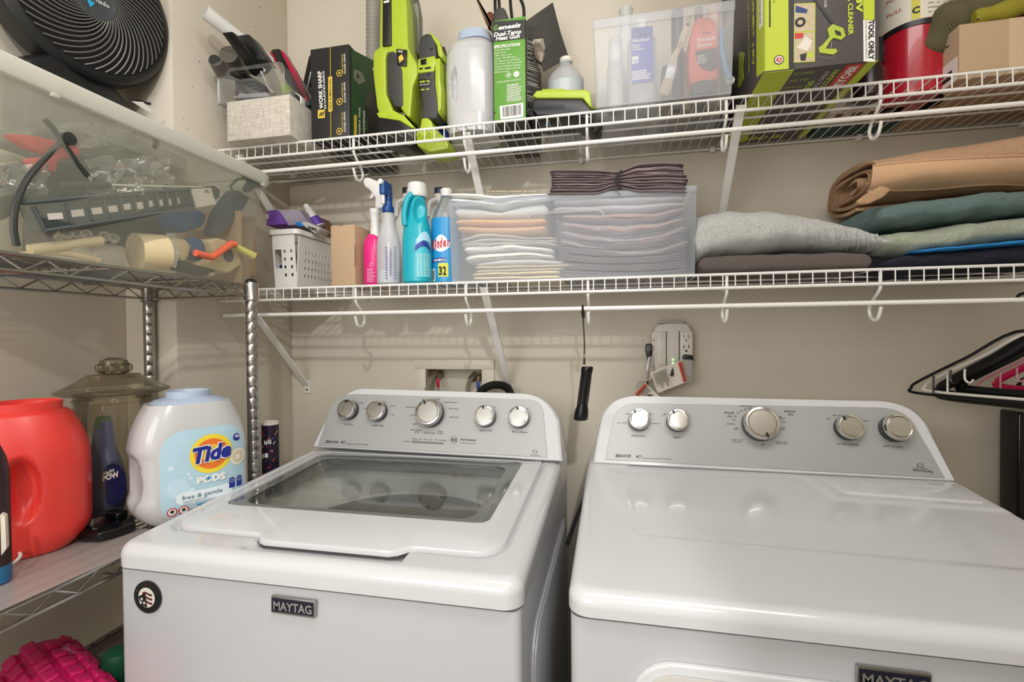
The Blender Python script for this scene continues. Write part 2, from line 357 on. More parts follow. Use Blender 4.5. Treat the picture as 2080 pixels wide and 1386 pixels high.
# --- washer
W = thing('washing_machine', 'white top-loading washing machine with glass lid window and silver control panel', 'washing machine', (-.47, -.45, FLOOR))
wx0, wx1, wy0, wy1 = -.820, -.126, -.790, -.10
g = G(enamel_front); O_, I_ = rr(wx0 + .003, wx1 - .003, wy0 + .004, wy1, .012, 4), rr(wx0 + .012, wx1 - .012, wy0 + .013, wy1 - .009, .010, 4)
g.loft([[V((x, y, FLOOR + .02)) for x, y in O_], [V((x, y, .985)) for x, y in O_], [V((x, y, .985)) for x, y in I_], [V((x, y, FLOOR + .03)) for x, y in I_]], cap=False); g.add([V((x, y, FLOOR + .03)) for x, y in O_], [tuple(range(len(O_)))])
g.use(darkgap).loft([[V((x, y, .982)) for x, y in I_], [V((x, y, .996)) for x, y in I_]], cap=False)
# side pressing
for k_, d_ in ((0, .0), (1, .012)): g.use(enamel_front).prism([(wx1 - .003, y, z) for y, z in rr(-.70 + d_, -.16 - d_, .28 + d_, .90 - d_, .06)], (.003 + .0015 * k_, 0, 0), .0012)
for sx_ in (wx0 + .06, wx1 - .06):
    for sy_ in (wy0 + .06, wy1 - .06): g.use(blackp).cyl((sx_, sy_, FLOOR), (sx_, sy_, FLOOR + .03), .02)
part('cabinet', g, W)
def slope(y): return 1.030 + .06 * (min(y, -.27) + .78)
LID = (-.786, -.172, -.748, -.262)
def lid_front(x): return -.722 - .021 * sstep(-.60, -.575, x) * (1 - sstep(-.345, -.315, x))
def wtop(x, y):
    z = slope(y)
    # groove the lid sits in and the finger scoop in front of it
    d = rdist(x, y, -.793, -.165, -.733, -.25, .05)
    z -= .008 * sstep(-.004, .006, d)
    z -= .016 * sstep(-.598, -.582, x) * (1 - sstep(-.330, -.312, x)) * sstep(-.772, -.756, y) * (1 - sstep(-.70, -.68, y))
    return z
def whole(x, y): return rdist(x, y, -.775, -.2, -.66, -.27, .10) > .0
g = cover(G(enamel), wx0, wx1, wy0 - .004, wy1, .991, wtop, .028, .020, 170, whole)
part('top_cover', g, W)
# tub seen through the lid window
tubm = mat('tub_ring_plastic', (226, 225, 220), 0.45, var=.03); bask = mat('porcelain_basket', (228, 228, 224), 0.3, .1, var=.04)
g = G(tubm); tc_ = (-.475, -.465, 0)
deck_o = radial([(math.cos(2 * PI * i / 72), math.sin(2 * PI * i / 72)) for i in range(72)], (-.792, -.150, -.70, -.225), .03) if 0 else None
BX = (-.790, -.155, -.700, -.235); dk = []
for i in range(72):
    a = 2 * PI * i / 72; lo, hi = 0, .6
    for _ in range(24):
        mid = (lo + hi) / 2
        if rdist(-.475 + math.cos(a) * mid, -.465 + math.sin(a) * mid, *BX, .05) > 0: lo = mid
        else: hi = mid
    dk.append((math.cos(a) * lo, math.sin(a) * lo))
g.loft([[V(tc_) + V((x, y, 1.003)) for x, y in dk]] + [[V(tc_) + V((math.cos(2 * PI * i / 72) * min(r, math.hypot(*dk[i])), math.sin(2 * PI * i / 72) * min(r, math.hypot(*dk[i])), z)) for i in range(72)] for r, z in ((.30, .998), (.285, .988), (.272, .955), (.266, .945))], cap=False)
g.use(darkgap).lathe(tc_, [(.268, .947), (.265, .90), (.256, .90), (.256, .942)], 72)
part('tub_ring', g, W)
g = G(bask); g.lathe(tc_, [(.256, .94), (.250, .955), (.240, .955), (.232, .93), (.230, .60), (.20, .56), (.07, .55), (.06, .62), (.02, .66), (.001, .66)], 72)
for k in range(60):
    for h in range(6):
        a = 2 * PI * k / 60; r = .2296; z = .64 + h * .045; P = V(tc_) + V((math.cos(a) * r, math.sin(a) * r, z)); g.use(darkgap)
        t = V((-math.sin(a), math.cos(a), 0)); g.add([P + t * .004 * math.cos(q) + V((0, 0, .004)) * math.sin(q) for q in [i * PI / 3 for i in range(6)]], [tuple(range(6))])
part('basket', g, W)
# lid: frame with rounded window, glass with grey printed border
def slab_ring(g, out, inn, zf, th, rise=0):
    n = len(out); a = [V((x, y, zf(y) + th)) for x, y in out]; b = [V((x, y, zf(y) + th)) for x, y in inn]
    a2 = [V((x, y, zf(y))) for x, y in out]; b2 = [V((x, y, zf(y))) for x, y in inn]
    c = V((sum(p[0] for p in out) / n, sum(p[1] for p in out) / n, 0))
    def sh(P, d, dz): return [V((p.x, p.y, 0)) + (c - V((p.x, p.y, 0))).normalized() * d + V((0, 0, p.z + dz)) for p in P]
    g.loft([b2, b, sh(a, .006, 0), sh(a, .0018, -.0015), sh(a, 0, -.005), a2, b2], cap=False); return g
outl = []
K = 28
def seg(p, q, k): return [(p[0] + (q[0] - p[0]) * i / k, p[1] + (q[1] - p[1]) * i / k) for i in range(k)]
op = [(x, y) for x, y in rr(LID[0], LID[1], -.722, LID[3], (.045, .045, .012, .012), 8)]
# insert finger tab along the front edge
dense = []
for i in range(len(op)): dense += seg(op[i], op[(i + 1) % len(op)], 40 if math.dist(op[i], op[(i + 1) % len(op)]) > .3 else 1)
op = [(x, (lid_front(x) if y < -.715 and -.62 < x < -.30 else y)) for x, y in dense]
def radial(P, box, r):
    """point on rounded rectangle box seen from its centre in the direction of P"""
    cx, cy = (box[0] + box[1]) / 2, (box[2] + box[3]) / 2; out = []
    for x, y in P:
        dx, dy = x - cx, y - cy; lo, hi = 0, 3
        for _ in range(26):
            mid = (lo + hi) / 2
            if rdist(cx + dx * mid, cy + dy * mid, *box, r) > 0: lo = mid
            else: hi = mid
        out.append((cx + dx * lo, cy + dy * lo))
    return out
WIN = (-.758, -.217, -.628, -.282)
ip = radial(op, WIN, .022); ip2 = radial(op, (WIN[0] + .03, WIN[1] - .03, WIN[2] + .014, WIN[3] - .045), .03)
lidm = slab_ring(G(enamel), op, ip, lambda y: slope(y) - .0075, .0105); L_ = part('lid', lidm, W)
gb = G(mat('grey_glass_border', (112, 115, 112), 0.1, coat=.3, var=.03)); slab_ring(gb, ip, ip2, lambda y: slope(y) - .0018, .004); part('window_border', gb, L_)
gg = G(clear('lid_glass', (252, 253, 252), .05, .02, (190, 195, 192), .42, 1.5)); n = len(ip2)
gg.add([(x, y, slope(y) + .0020) for x, y in ip2] + [(x, y, slope(y) - .0010) for x, y in ip2], [tuple(range(n)), tuple(range(2 * n - 1, n - 1, -1))] + [(i, (i + 1) % n, n + (i + 1) % n, n + i) for i in range(n)])
part('glass_pane', gg, L_)
out = [(632, 908)] + arc3((655, 860), (690, 790), (735, 789), 9) + arc3((1065, 799), (1118, 802), (1136, 856), 9) + [(1143, 938)]
fas = [(646, 905.5)] + arc3((672, 828), (683, 803), (722, 801), 8) + arc3((1070, 812), (1100, 813), (1104, 838), 6) + [(1112, 930)]
CON = console(W, out, fas, PW, wy1 - 0)
for c, r, a in (((711.6, 834.9), 18.5, -.1), ((770, 838), 18.5, .55), ((877, 842), 26, -.45), ((988, 848), 20, -.2), ((1056, 850), 20, -.15)): knob(CON, c, r, PW, a)
g = G(inkm)
def tx(t, u0, v0, u1, v1, h, pl, sh=0, b=.0): g.ptext(t, (u0, v0), (u1, v1), h, off=.0026, shear=sh, bold=b, pl=pl)
for a in [('BRAVOS', 662, 900, 688, 901.5, 5, .25, .03), ('MCT', 693, 901, 703, 902, 5, .2, .02), ('Maytag Commercial Technology', 705, 903, 748, 905, 2.6), ('start/pause', 935, 895, 967, 897, 5, 0, .015), ('hold to cancel', 935, 901, 964, 903, 2.6),
          ('progress', 820, 898, 835, 899, 3), ('sensing', 837, 893, 847, 893.5, 3), ('wash', 850, 893.5, 857, 894, 3), ('rinse', 861, 894, 868, 894.5, 3), ('spin', 872, 894.5, 878, 895, 3), ('done', 883, 895, 890, 895.5, 3), ('lid locked', 893, 896, 907, 897, 3),
          ('load size', 701, 864, 718, 865, 4), ('wash temp', 758, 866, 779, 867, 4), ('extra rinse', 975, 876, 1000, 877, 4), ('fabric softener', 1040, 879, 1072, 881, 4),
          ('bulky/', 859, 813, 872, 813.5, 3.5), ('sheets', 859, 817, 871, 817.5, 3.5), ('normal', 881, 813, 894, 813.5, 3.5), ('wrinkle control', 902, 819, 929, 820, 3.5), ('deep water wash', 825, 829, 855, 830, 3.5), ('hand wash', 912, 832, 932, 833, 3.5), ('Auto Sense', 834, 845, 848, 845.5, 3.5),
          ('cold wash', 913, 849, 932, 850, 3.5), ('quick', 839, 863, 848, 863.5, 3.5), ('clean washer', 834, 875, 857, 876, 3.5), ('affresh', 842, 880, 852, 880, 3.5), ('drain & spin', 862, 881, 884, 882, 3.5), ('rinse', 890, 878, 899, 878.5, 3.5), ('& spin', 889, 882, 901, 882.5, 3.5),
          ('medium', 702, 820, 713, 820, 3), ('heavy', 729, 820, 739, 820, 3), ('small', 691, 831, 697, 831, 3), ('auto', 738, 832, 746, 832, 3), ('warm', 773, 820, 784, 820, 3), ('cool', 793, 827, 803, 827, 3), ('cold', 745, 846, 752, 846, 3), ('hot', 796, 844, 802, 844, 3), ('off', 985, 827, 990, 827, 3), ('on', 1003, 829, 1007, 829, 3), ('off', 1050, 830, 1055, 830, 3), ('on', 1070, 832, 1074, 832, 3), ('high efficiency', 1078, 926, 1096, 927, 2.5)]:
    tx(a[0], *a[1:6], PW, *(a[6:]))
g.use(mc((120, 118, 116), .4)).pquad([(838, 895.5), (902, 899.5), (901, 903.5), (837, 900.5)], off=.0024, pl=PW)
g.use(mc((160, 156, 150), .35)).pdisc((921, 894), 9, off=.0026, pl=PW); g.use(inkm).pquad([(918, 890), (918, 898), (923, 894.3)], off=.003, pl=PW).pquad([(924, 890.3), (925.4, 890.4), (925.4, 898.4), (924, 898.3)], off=.003, pl=PW).pquad([(927, 890.5), (928.3, 890.6), (928.3, 898.6), (927, 898.5)], off=.003, pl=PW)
g.pdisc((1087, 918), 5, off=.0026, r2=3.9, pl=PW, sy=.7)
part('lettering', g, CON)
def badge(parent, P, y, word):
    g = G(chrome); g.pslab(P, -.005, .001, y=y); (a, b, c, d) = P
    def lerp(p, q, t): return (p[0] + (q[0] - p[0]) * t, p[1] + (q[1] - p[1]) * t)
    I = [lerp(lerp(a, b, .03), lerp(d, c, .03), .1), lerp(lerp(a, b, .97), lerp(d, c, .97), .1), lerp(lerp(a, b, .97), lerp(d, c, .97), .88), lerp(lerp(a, b, .03), lerp(d, c, .03), .88)]
    g.use(mat('badge_navy', (24, 26, 44), .35, var=.05)).pquad(I, off=.0056, y=y)
    h = (d[1] - a[1]); s0, s1 = lerp(lerp(a, b, .07), lerp(d, c, .07), .76), lerp(lerp(a, b, .94), lerp(d, c, .94), .76)
    g.use(mat('badge_letters', (205, 205, 205), .3, .9, var=.02)).ptext(word, s0, s1, h * .5, off=.0064, bold=.02, y=y); return part('badge', g, parent)
badge(W, [(555, 1207), (644, 1218), (643, 1253), (555, 1241)], -.788, 'MAYTAG')
# round magnet
g = G(blackp); Pm = at(302, 1212, y=-.7865); q = .0265
g.cyl(Pm, Pm - V((0, .003, 0)), q, n=40); zf = .0037
g.use(mc((214, 210, 204), .6)).add([Pm + V((math.cos(i * PI / 16) * q * .62, -zf, math.sin(i * PI / 16) * q * .62)) for i in range(32)], [tuple(range(32))])
g.use(mc((92, 26, 26), .5))
for k in range(3):
    zz = .008 - k * .007; g.add([Pm + V((-.008 + i * .0032, -zf - .0003, zz + .0016 * math.sin(i * .9))) for i in range(7)] + [Pm + V((-.008 + i * .0032, -zf - .0003, zz - .0035 + .0016 * math.sin(i * .9))) for i in range(6, -1, -1)], [tuple(range(14))])
g.use(blackp); g.add([Pm + V((-.0165, -zf - .0004, .0)), Pm + V((-.002, -zf - .0004, .008)), Pm + V((.001, -zf - .0004, -.016)), Pm + V((-.010, -zf - .0004, -.0135))], [(0, 1, 2, 3)])
g.use(mc((214, 210, 204), .6))
for k, (dx, dz) in enumerate(((-.009, -.003), (-.004, -.009), (-.011, -.009))): g.add([Pm + V((dx + math.cos(i * PI / 5 + PI / 2) * (.0035 if i % 2 == 0 else .0015), -zf - .0008, dz + math.sin(i * PI / 5 + PI / 2) * (.0035 if i % 2 == 0 else .0015))) for i in range(10)], [tuple(range(10))])
for i, ch in enumerate('AMERICA'):
    a = math.radians(152 - i * 20.5); r = q * .70; X = V((math.sin(a), 0, -math.cos(a))); Y = V((math.cos(a), 0, math.sin(a)))
    g.use(mc((112, 30, 30) if i == 3 else (58, 58, 58), .5)).text(ch, Pm + Y * r + V((0, -zf, 0)), X, Y, .0052, al='c', bold=.02)
one('round_magnet', g, 'round black AMERICA flag magnet on the front of the washing machine', 'magnet')
# --- dryer
D = thing('clothes_dryer', 'white clothes dryer with flat enamel top and silver control panel', 'dryer', (.31, -.45, FLOOR))
dx0, dx1, dy0, dy1 = -.062, .676, -.806, -.10
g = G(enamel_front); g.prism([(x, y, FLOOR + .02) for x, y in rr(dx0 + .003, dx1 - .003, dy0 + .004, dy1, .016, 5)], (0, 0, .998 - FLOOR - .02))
g.use(darkgap).box(dx0 + .01, dx1 - .01, dy0 + .012, dy1 - .01, .996, 1.003)
for sx_ in (dx0 + .06, dx1 - .06):
    for sy_ in (dy0 + .06, dy1 - .06): g.use(blackp).cyl((sx_, sy_, FLOOR), (sx_, sy_, FLOOR + .03), .02)
part('cabinet', g, D)
LF = [(.430, -.418), (.641, -.430), (.655, -.345), (.410, -.345)]
def dtop(x, y):
    z = 1.035 + .08 * (min(y, -.31) + .80)
    # long shallow recess bounded by a soft step
    P = [(.030, -.640), (.640, -.668), (.645, -.445), (.43, -.44), (.385, -.345), (.03, -.345)]
    d = min(inpoly(x, y, [(.03, -.638), (.9, -.668), (.9, -.2), (.03, -.2)]), 9)
    e = inpoly(x, y, [(.405, -.438), (.66, -.450), (.66, -.33), (.385, -.33)])
    return z - .0030 * sstep(-.006, .010, d) * sstep(-.004, .012, -e)
g = cover(G(enamel), dx0, dx1, dy0 - .004, dy1, 1.004, dtop, .030, .018, 150)
TOP = part('top_panel', g, D)
z_ = lambda x, y: 1.035 + .08 * (y + .80)
g = G(enamel); P = [V((x, y, z_(x, y) + .0026)) for x, y in LF]; g.prism([p - V((0, 0, .006)) for p in P], (0, 0, .0062), .0015, 3)
Lf = part('lint_filter_door', g, TOP)
g = G(enamel); rec = [(.476, -.352), (.598, -.352), (.608, -.374), (.468, -.372)]
g.prism([V((x, y, z_(x, y) + .0030)) for x, y in rec], (0, 0, .0010), .0003, 1); g.use(mc((205, 204, 200), .3)).prism([V((x * .94 + .03228, y * .9 - .0362, z_(x, y) + .0036)) for x, y in rec], (0, 0, .0006)); part('finger_grip', g, Lf)
out = [(1203, 941), (1213, 886)] + arc3((1221, 850), (1232, 806), (1285, 804), 9) + arc3((1770, 814), (1856, 812), (1886, 862), 12) + [(1915, 917), (1947, 979)]
fas = [(1229, 934), (1238, 888)] + arc3((1246, 852), (1254, 822), (1292, 820), 8) + arc3((1765, 828), (1830, 826), (1852, 857), 10) + [(1885, 912), (1919, 972)]
CON = console(D, out, fas, PD, dy1)
for c, r, a in (((1298, 855), 20, -.55), ((1375, 857), 20.5, -.5), ((1541, 864), 31.5, 2.9), ((1719.5, 871), 23.5, -.6), ((1812.5, 872.8), 25, None)): knob(CON, c, r, PD, a or 0, a is not None)
g = G(inkm)
for a in [('BRAVOS', 1250, 929, 1282, 930, 5.5, .25, .03), ('MCT', 1292, 930.5, 1303, 931, 5, .2, .02), ('Maytag Commercial Technology', 1305, 932.5, 1363, 934, 2.6), ('temperature', 1282, 887, 1312, 888.5, 4), ('signal', 1367, 890, 1382, 891, 4), ('wrinkle control', 1699, 904, 1743, 906, 5), ('push to start', 1794, 908, 1833, 911, 5),
          ('timed', 1471, 841, 1490, 842, 5.5, 0, .01), ('dry', 1477, 848, 1487, 848.5, 5, 0, .01), ('sensor', 1592, 838, 1616, 839, 5.5, 0, .01), ('dry', 1600, 844.5, 1611, 845, 5, 0, .01), ('off', 1490, 874, 1498, 874.5, 5.5), ('70', 1488, 856, 1493, 856, 4), ('60', 1491, 848, 1496, 848, 4), ('50', 1497, 842, 1502, 842, 4), ('40', 1503, 837, 1508, 837, 4), ('30', 1511, 834, 1516, 834, 4), ('20', 1519, 832, 1524, 832, 4),
          ('freshen up', 1502, 827, 1528, 827.5, 3.5), ('cool', 1532, 828, 1541, 828, 3.5), ('down', 1531, 832, 1542, 832.5, 3.5), ('sensitive', 1475, 863, 1493, 863.5, 3.5), ('more', 1560, 840, 1572, 840.5, 3.5), ('dry', 1562, 845, 1569, 845, 3.5), ('energy', 1572, 848, 1588, 848.5, 3.5), ('preferred', 1573, 852, 1594, 852.5, 3.5), ('less dry', 1577, 859, 1596, 859.5, 3.5), ('cool', 1583, 870, 1593, 870.5, 3.5), ('down', 1582, 874.5, 1595, 875, 3.5),
          ('wrinkle control', 1484, 895, 1509, 896, 3), ('150 minutes', 1487, 899, 1506, 900, 3), ('off', 1545, 905, 1553, 905.5, 4.5), ('wrinkle control', 1573, 899, 1600, 900, 3), ('90 minutes', 1577, 903, 1598, 903.5, 3),
          ('off', 1679, 853, 1685, 853, 4), ('60 minutes', 1691, 846, 1720, 846, 3.5), ('150 minutes', 1738, 856, 1763, 857, 3.5), ('low', 1271, 843, 1279, 843, 3.5), ('high', 1315, 843, 1324, 843.5, 3.5), ('off', 1346, 844, 1353, 844, 3.5), ('high', 1390, 847, 1401, 847.5, 3.5), ('air fluff', 1254, 861, 1273, 861, 3), ('medium', 1322, 862, 1341, 862.5, 3), ('high efficiency', 1858, 952, 1884, 953.5, 3), ('SensorDrying', 1853, 957, 1893, 960.5, 5, 0, .015)]:
    tx(a[0], *a[1:6], PD, *(a[6:]))
g.pdisc((1868, 946), 6, off=.0026, r2=4.6, pl=PD, sy=.6)
part('lettering', g, CON)
badge(D, [(1736, 1347), (1888, 1366), (1887, 1412), (1736, 1392)], -.804, 'MAYTAG')
# lower door
g = G(enamel); x0, x1, z0, z1 = .018, .47, .50, .957
g.prism([(x, -.801, z) for x, z in rr(x0, x1, z0, z1, .055, 8)], (0, -.010, 0), .004, 3)
g.use(mc((196, 193, 188), .2)).prism([(x, -.812, z) for x, z in rr(x0 + .012, x1 - .012, z0 + .012, z1 - .012, .045, 8)], (0, -.003, 0), .0012, 2)
g.use(enamel).prism([(x, -.814, z) for x, z in rr(x0 + .022, x1 - .022, z0 + .022, z1 - .022, .04, 8)], (0, -.008, 0), .004, 3)
part('door', g, D)
# ------------------------------------------------------------------ wire shelves
def wire_shelf(name, label, zt, xs, x1, hooks, brs, rodz):
    T = thing(name, label, 'shelf', ((xs + x1) / 2, -.15, zt))
    yf, lip = -.305, .0296; n0 = int((x1 - xs) / .0254); xl = XB + .004
    def X0(): return xs - int((xs - xl) / .0254) * .0254
    g = G(wirewhite)
    for z, r in ((zt, .0032), (zt - lip, .0036)): g.tube([(xl, yf, z), (x1, yf, z)], r, 10)
    part('front_rail', g, T)
    g = G(wirewhite)
    for y in (-.012, -.105, -.2): g.tube([(xl, y, zt - .003), (x1, y, zt - .003)], .0028, 8)
    part('support_rail', g, T)
    g = G(wirewhite); x = X0()
    while x < x1: g.tube([(x, -.008, zt + .0018), (x, yf + .002, zt + .0022), (x, yf - .0028, zt + .001), (x, yf - .0034, zt - lip)], .00135, 6); x += .0254
    part('cross_wires', g, T)
    for x in hooks:
        g = G(wirewhite); g.tube(cr([(x, -.301, zt), (x, -.300, zt - .030), (x, -.297, zt - .042), (x, -.262, zt - .070), (x, -.257, zt - .088), (x, -.272, zt - .103), (x, -.292, zt - .100), (x, -.304, zt - .078)], 6), .0034, 8); part('rod_hook', g, T)
    g = G(wirewhite); g.tube([(xl, -.2935, zt - rodz), (XR - .002, -.2935, zt - rodz)], .0052, 12); part('hanging_rod', g, T)
    for x in brs:
        g = G(wirewhite); a, b = V((x, -.292, zt - .012)), V((x, -.006, zt - .292)); d = (b - a).normalized(); q = V((0, d.z, -d.y)) * .002
        g.prism([a + V((-.008, 0, 0)) - q, a + V((.008, 0, 0)) - q, b + V((.008, 0, 0)) - q, b + V((-.008, 0, 0)) - q], q * 2.0, .0006, 1)
        g.box(x - .009, x - .007, -.295, -.004, zt - .3, zt - .299) if 0 else None
        for sgn in (-1, 1): g.prism([a + V((.008 * sgn, 0, 0)) - q * 3, a + V((.0095 * sgn, 0, 0)) - q * 3, b + V((.0095 * sgn, 0, 0)) - q * 3, b + V((.008 * sgn, 0, 0)) - q * 3], q * 4)
        g.prism([(x - .011, -.0005, z) if i == 0 else (x + .011, -.0005, z) for i, z in ((0, zt - .275), (1, zt - .275), (1, zt - .318), (0, zt - .318))], (0, -.004, 0), .0012); g.use(greyp).cyl((x, -.004, zt - .306), (x, -.0065, zt - .306), .0035)
        part('bracket', g, T)
    x = xs
    while x < x1: c = G(wirewhite); c.box(x - .006, x + .006, -.018, -.0005, zt - .012, zt + .004, .002); part('wall_clip', c, T); x += .36
    return T
wire_shelf('wire_shelf', 'upper white vinyl-coated wire shelf carrying boxes and tools', 1.8831, -.8105, XR - .004, (-.652, -.355, -.058, .244, .541, .84), (-1.005, -.352, .276), .0646)
wire_shelf('wire_shelf', 'lower white vinyl-coated wire shelf carrying towels and cleaning bottles', 1.5, -.7817, XR - .004, (-.652, -.355, -.058, .244, .541, .84), (-1.005, -.312), .0683)
g = G(steel); a, b = at(748, 356, y=-.18), at(560, 371, y=-.18); a = V((a.x, -.18, a.z)); g.cyl((XB + .001, -.18, a.z), (a.x, -.18, a.z), .0085); g.cyl((a.x, -.18, a.z), (a.x + .004, -.18, a.z), .0092)
one('tension_rod', g, 'short brushed steel tension rod below the upper wire shelf', 'rod')
# ------------------------------------------------------------------ chrome rack
RX0, RX1, RY1, RY0 = -1.128, -.835, -.452, -1.345
RK = thing('chrome_shelving_rack', 'chrome wire shelving rack with grooved posts along the left wall', 'rack', ((RX0 + RX1) / 2, (RY0 + RY1) / 2, FLOOR))
for x in (RX0, RX1):
    for y in (RY0, RY1):
        g = G(chrome); pr = [(.0125, 0)]; z = .03
        while z < 1.50 - FLOOR - .01: pr += [(.0127, z), (.0119, z + .0015), (.0127, z + .003)]; z += .0254
        pr += [(.0127, 1.50 - FLOOR)]; g.lathe((x, y, FLOOR), pr, 20)
        g.use(blackp).lathe((x, y, 1.50), [(.0127, 0), (.0127, .003), (.008, .008), (.001, .009)], 20); part('post', g, RK)
for zt in (1.493, .991, .70):
    g = G(chrome); zb = zt - .0245
    for z, r in ((zt, .003), (zb, .003)):
        for a, b in (((RX0, RY0), (RX0, RY1)), ((RX1, RY0), (RX1, RY1)), ((RX0, RY0), (RX1, RY0)), ((RX0, RY1), (RX1, RY1))):
            g.tube([(a[0], a[1], z), (b[0], b[1], z)], r, 8)
    def zig(a, b, n):
        a, b = V(a), V(b); P = []
        for i in range(n + 1): P.append(a.lerp(b, i / n) + V((0, 0, 0 if i % 2 else -.0195)))
        Q = []
        for i in range(len(P) - 1): Q += [P[i].lerp(P[i + 1], .04), P[i].lerp(P[i + 1], .96)]
        return Q
    for x in (RX0, RX1): g.tube(zig((x, -.474, zt - .003), (x, RY0 + .02, zt - .003), 28), .0016, 6)
    for y in (RY0, RY1): g.tube(zig((RX0 + .03, y, zt - .003), (RX1 - .03, y, zt - .003), 9), .0016, 6)
    x = RX0 + .014
    while x < RX1 - .005: g.tube([(x, RY0, zt + .001), (x, RY1, zt + .001)], .0016, 6); x += .0215
    for y in (-1.1, -.78, -.60): g.tube([(RX0, y, zt - .003), (RX1, y, zt - .003)], .0028, 8)
    sh = part('wire_tier', g, RK)
    for x in (RX0, RX1):
        for y in (RY0, RY1):
            c = G(chrome); c.lathe((x, y, zt - .034), [(.0175, 0), (.0155, .004), (.0155, .036), (.0145, .040)], 24); part('collar', c, sh)
liner = clear('ribbed_liner_plastic', (250, 246, 244), .70, .25, (214, 202, 198), 1)
g = G(liner); x = RX0 + .02; prof = []
ys = (-1.34, -.66)
n = 26
for i in range(n): 
    xa = RX0 + .016 + (RX1 - RX0 - .018) * i / (n - 1); prof.append((xa, .9938 + (.0012 if i % 3 == 0 else 0)))
g.loft([[(x, y, z) for x, z in prof] + [(x, y, z - .0008) for x, z in prof[::-1]] for y in ys])
one('shelf_liner', g, 'translucent ribbed plastic liner on the middle tier of the chrome rack', 'shelf liner')
# ------------------------------------------------------------------ helpers for goods
def L2(p, q, t): return (p[0] + (q[0] - p[0]) * t, p[1] + (q[1] - p[1]) * t)
def bottle(g, cu, y, prof, sx=1, sy=1, sq=2, n=40, rot=0, base=None):
    """upright vessel; prof = (v pixel, half width in pixels) seen at column cu on its axis at depth y"""
    P0 = at(cu, prof[-1][0], y=y); cosf = math.cos(math.atan((cu - 1040) / FPX)); out = []
    for v, hw in prof:
        P = at(cu, v, y=y); out.append((max(hw, .3) * mpp(P) * cosf, P.z - P0.z))
    if base is not None:
        h0 = out[-1][1]; out = [(r, h) for r, h in out]
        k = out[0][1] / (out[0][1] + 0); dz = P0.z - base
    out = out[::-1]; z0 = P0.z
    if base is not None:
        s_ = (z0 + out[-1][1] - base) / max(1e-6, out[-1][1]); out = [(r, h * s_) for r, h in out]; z0 = base
    g.lathe((P0.x, y, z0), out, n, (0, 0, 1), sx, sy, sq, rot); return V((P0.x, y, z0)), out
def carton(g, x0, x1, y0, y1, z0, z1, b=.0012): return g.box(x0, x1, y0, y1, z0, z1, b, 2)
UZ = 1.8868; LZ = 1.5038
ink = mc((40, 38, 38), .6); white_ink = mc((236, 234, 228), .6); yellow_ink = mc((222, 190, 70), .5); lime_ink = mc((196, 216, 60), .5)
def blurb(g, px, rows, off=.001, seed=1, fill=.85, th=.45, **k):
    """rows of small print laid over quadrilateral px (tl, tr, br, bl) as short dashes"""
    r = random.Random(seed); tl, tr, br, bl = px
    for i in range(rows):
        t0, t1 = (i + .5 - th / 2) / rows, (i + .5 + th / 2) / rows; s = 0; e = fill * (.7 + .3 * r.random())
        while s < e:
            w_ = min(e - s, .03 + .09 * r.random())
            g.pquad([L2(L2(tl, bl, t0), L2(tr, br, t0), s), L2(L2(tl, bl, t0), L2(tr, br, t0), s + w_), L2(L2(tl, bl, t1), L2(tr, br, t1), s + w_), L2(L2(tl, bl, t1), L2(tr, br, t1), s)], off=off, **k); s += w_ + .015
def bars(g, px, n, off=.001, seed=3, **k):
    r = random.Random(seed); tl, tr, br, bl = px; s = 0
    while s < .97:
        w_ = r.choice((.012, .02, .03)); g.pquad([L2(tl, tr, s), L2(tl, tr, s + w_), L2(bl, br, s + w_), L2(bl, br, s)], off=off, **k); s += w_ + r.choice((.012, .02, .03))
# ================================================================== UPPER SHELF
lin_m = linen('oatmeal_linen', (214, 207, 194))
f = at(588, 191, y=-.344); x0, x1, zt = -.992, -.805, f.z
T = thing('linen_storage_box', 'oatmeal linen-covered storage box on the left end of the upper shelf', 'box', ((x0 + x1) / 2, -.22, UZ))
g = G(lin_m); g.box(x0, x1, -.344, -.10, UZ, zt, .002); part('box_body', g, T)
g = G(white_ink); k = dict(x=x1 + .0003); g.pquad([(588, 176), (612, 193), (612, 215), (588, 196)], off=.0008, **k) if 0 else None
T2z = zt + .0005
# clear acrylic bin on the linen box
ax0, ax1, ay0, ay1 = at(442, 212, z=T2z).x, at(577, 128, y=-.335).x, -.336, -.10; az1 = at(500, 135, y=-.336).z
T = thing('acrylic_bin', 'clear acrylic bin with cut-out handle standing on the linen box', 'bin', ((ax0 + ax1) / 2, -.22, T2z))
g = G(acryl); th = .0025
hx0, hx1, hz0, hz1 = at(464, 150, y=ay0).x, at(536, 150, y=ay0).x, at(464, 166, y=ay0).z, at(464, 142, y=ay0).z
outr = [(x, z) for x, z in rr(ax0, ax1, T2z, az1, (.004, .004, .018, .018), 6)]; inn = radial(seg(outr[0], outr[0], 1) + outr[1:], (hx0, hx1, hz0, hz1), .009)
N_ = len(outr); g.loft([[(x, ay0, z) for x, z in outr], [(x, ay0 + th, z) for x, z in outr], [(x, ay0 + th, z) for x, z in inn], [(x, ay0, z) for x, z in inn], [(x, ay0, z) for x, z in outr]], cap=False)
g.box(ax0, ax0 + th, ay0, ay1, T2z, az1 - .012, .001).box(ax1 - th, ax1, ay0, ay1, T2z, az1 - .012, .001).box(ax0, ax1, ay1 - th, ay1, T2z, az1 - .012, .001).box(ax0, ax1, ay0, ay1, T2z, T2z + th, .001)
g.tube([(x, ay0, z) for x, z in inn], .0014, 6, True); g.tube([(x, ay0, z) for x, z in outr], .0012, 6, True)
part('bin_body', g, T)
by = -.25
def P(u, v, y=by): return at(u, v, y=y)
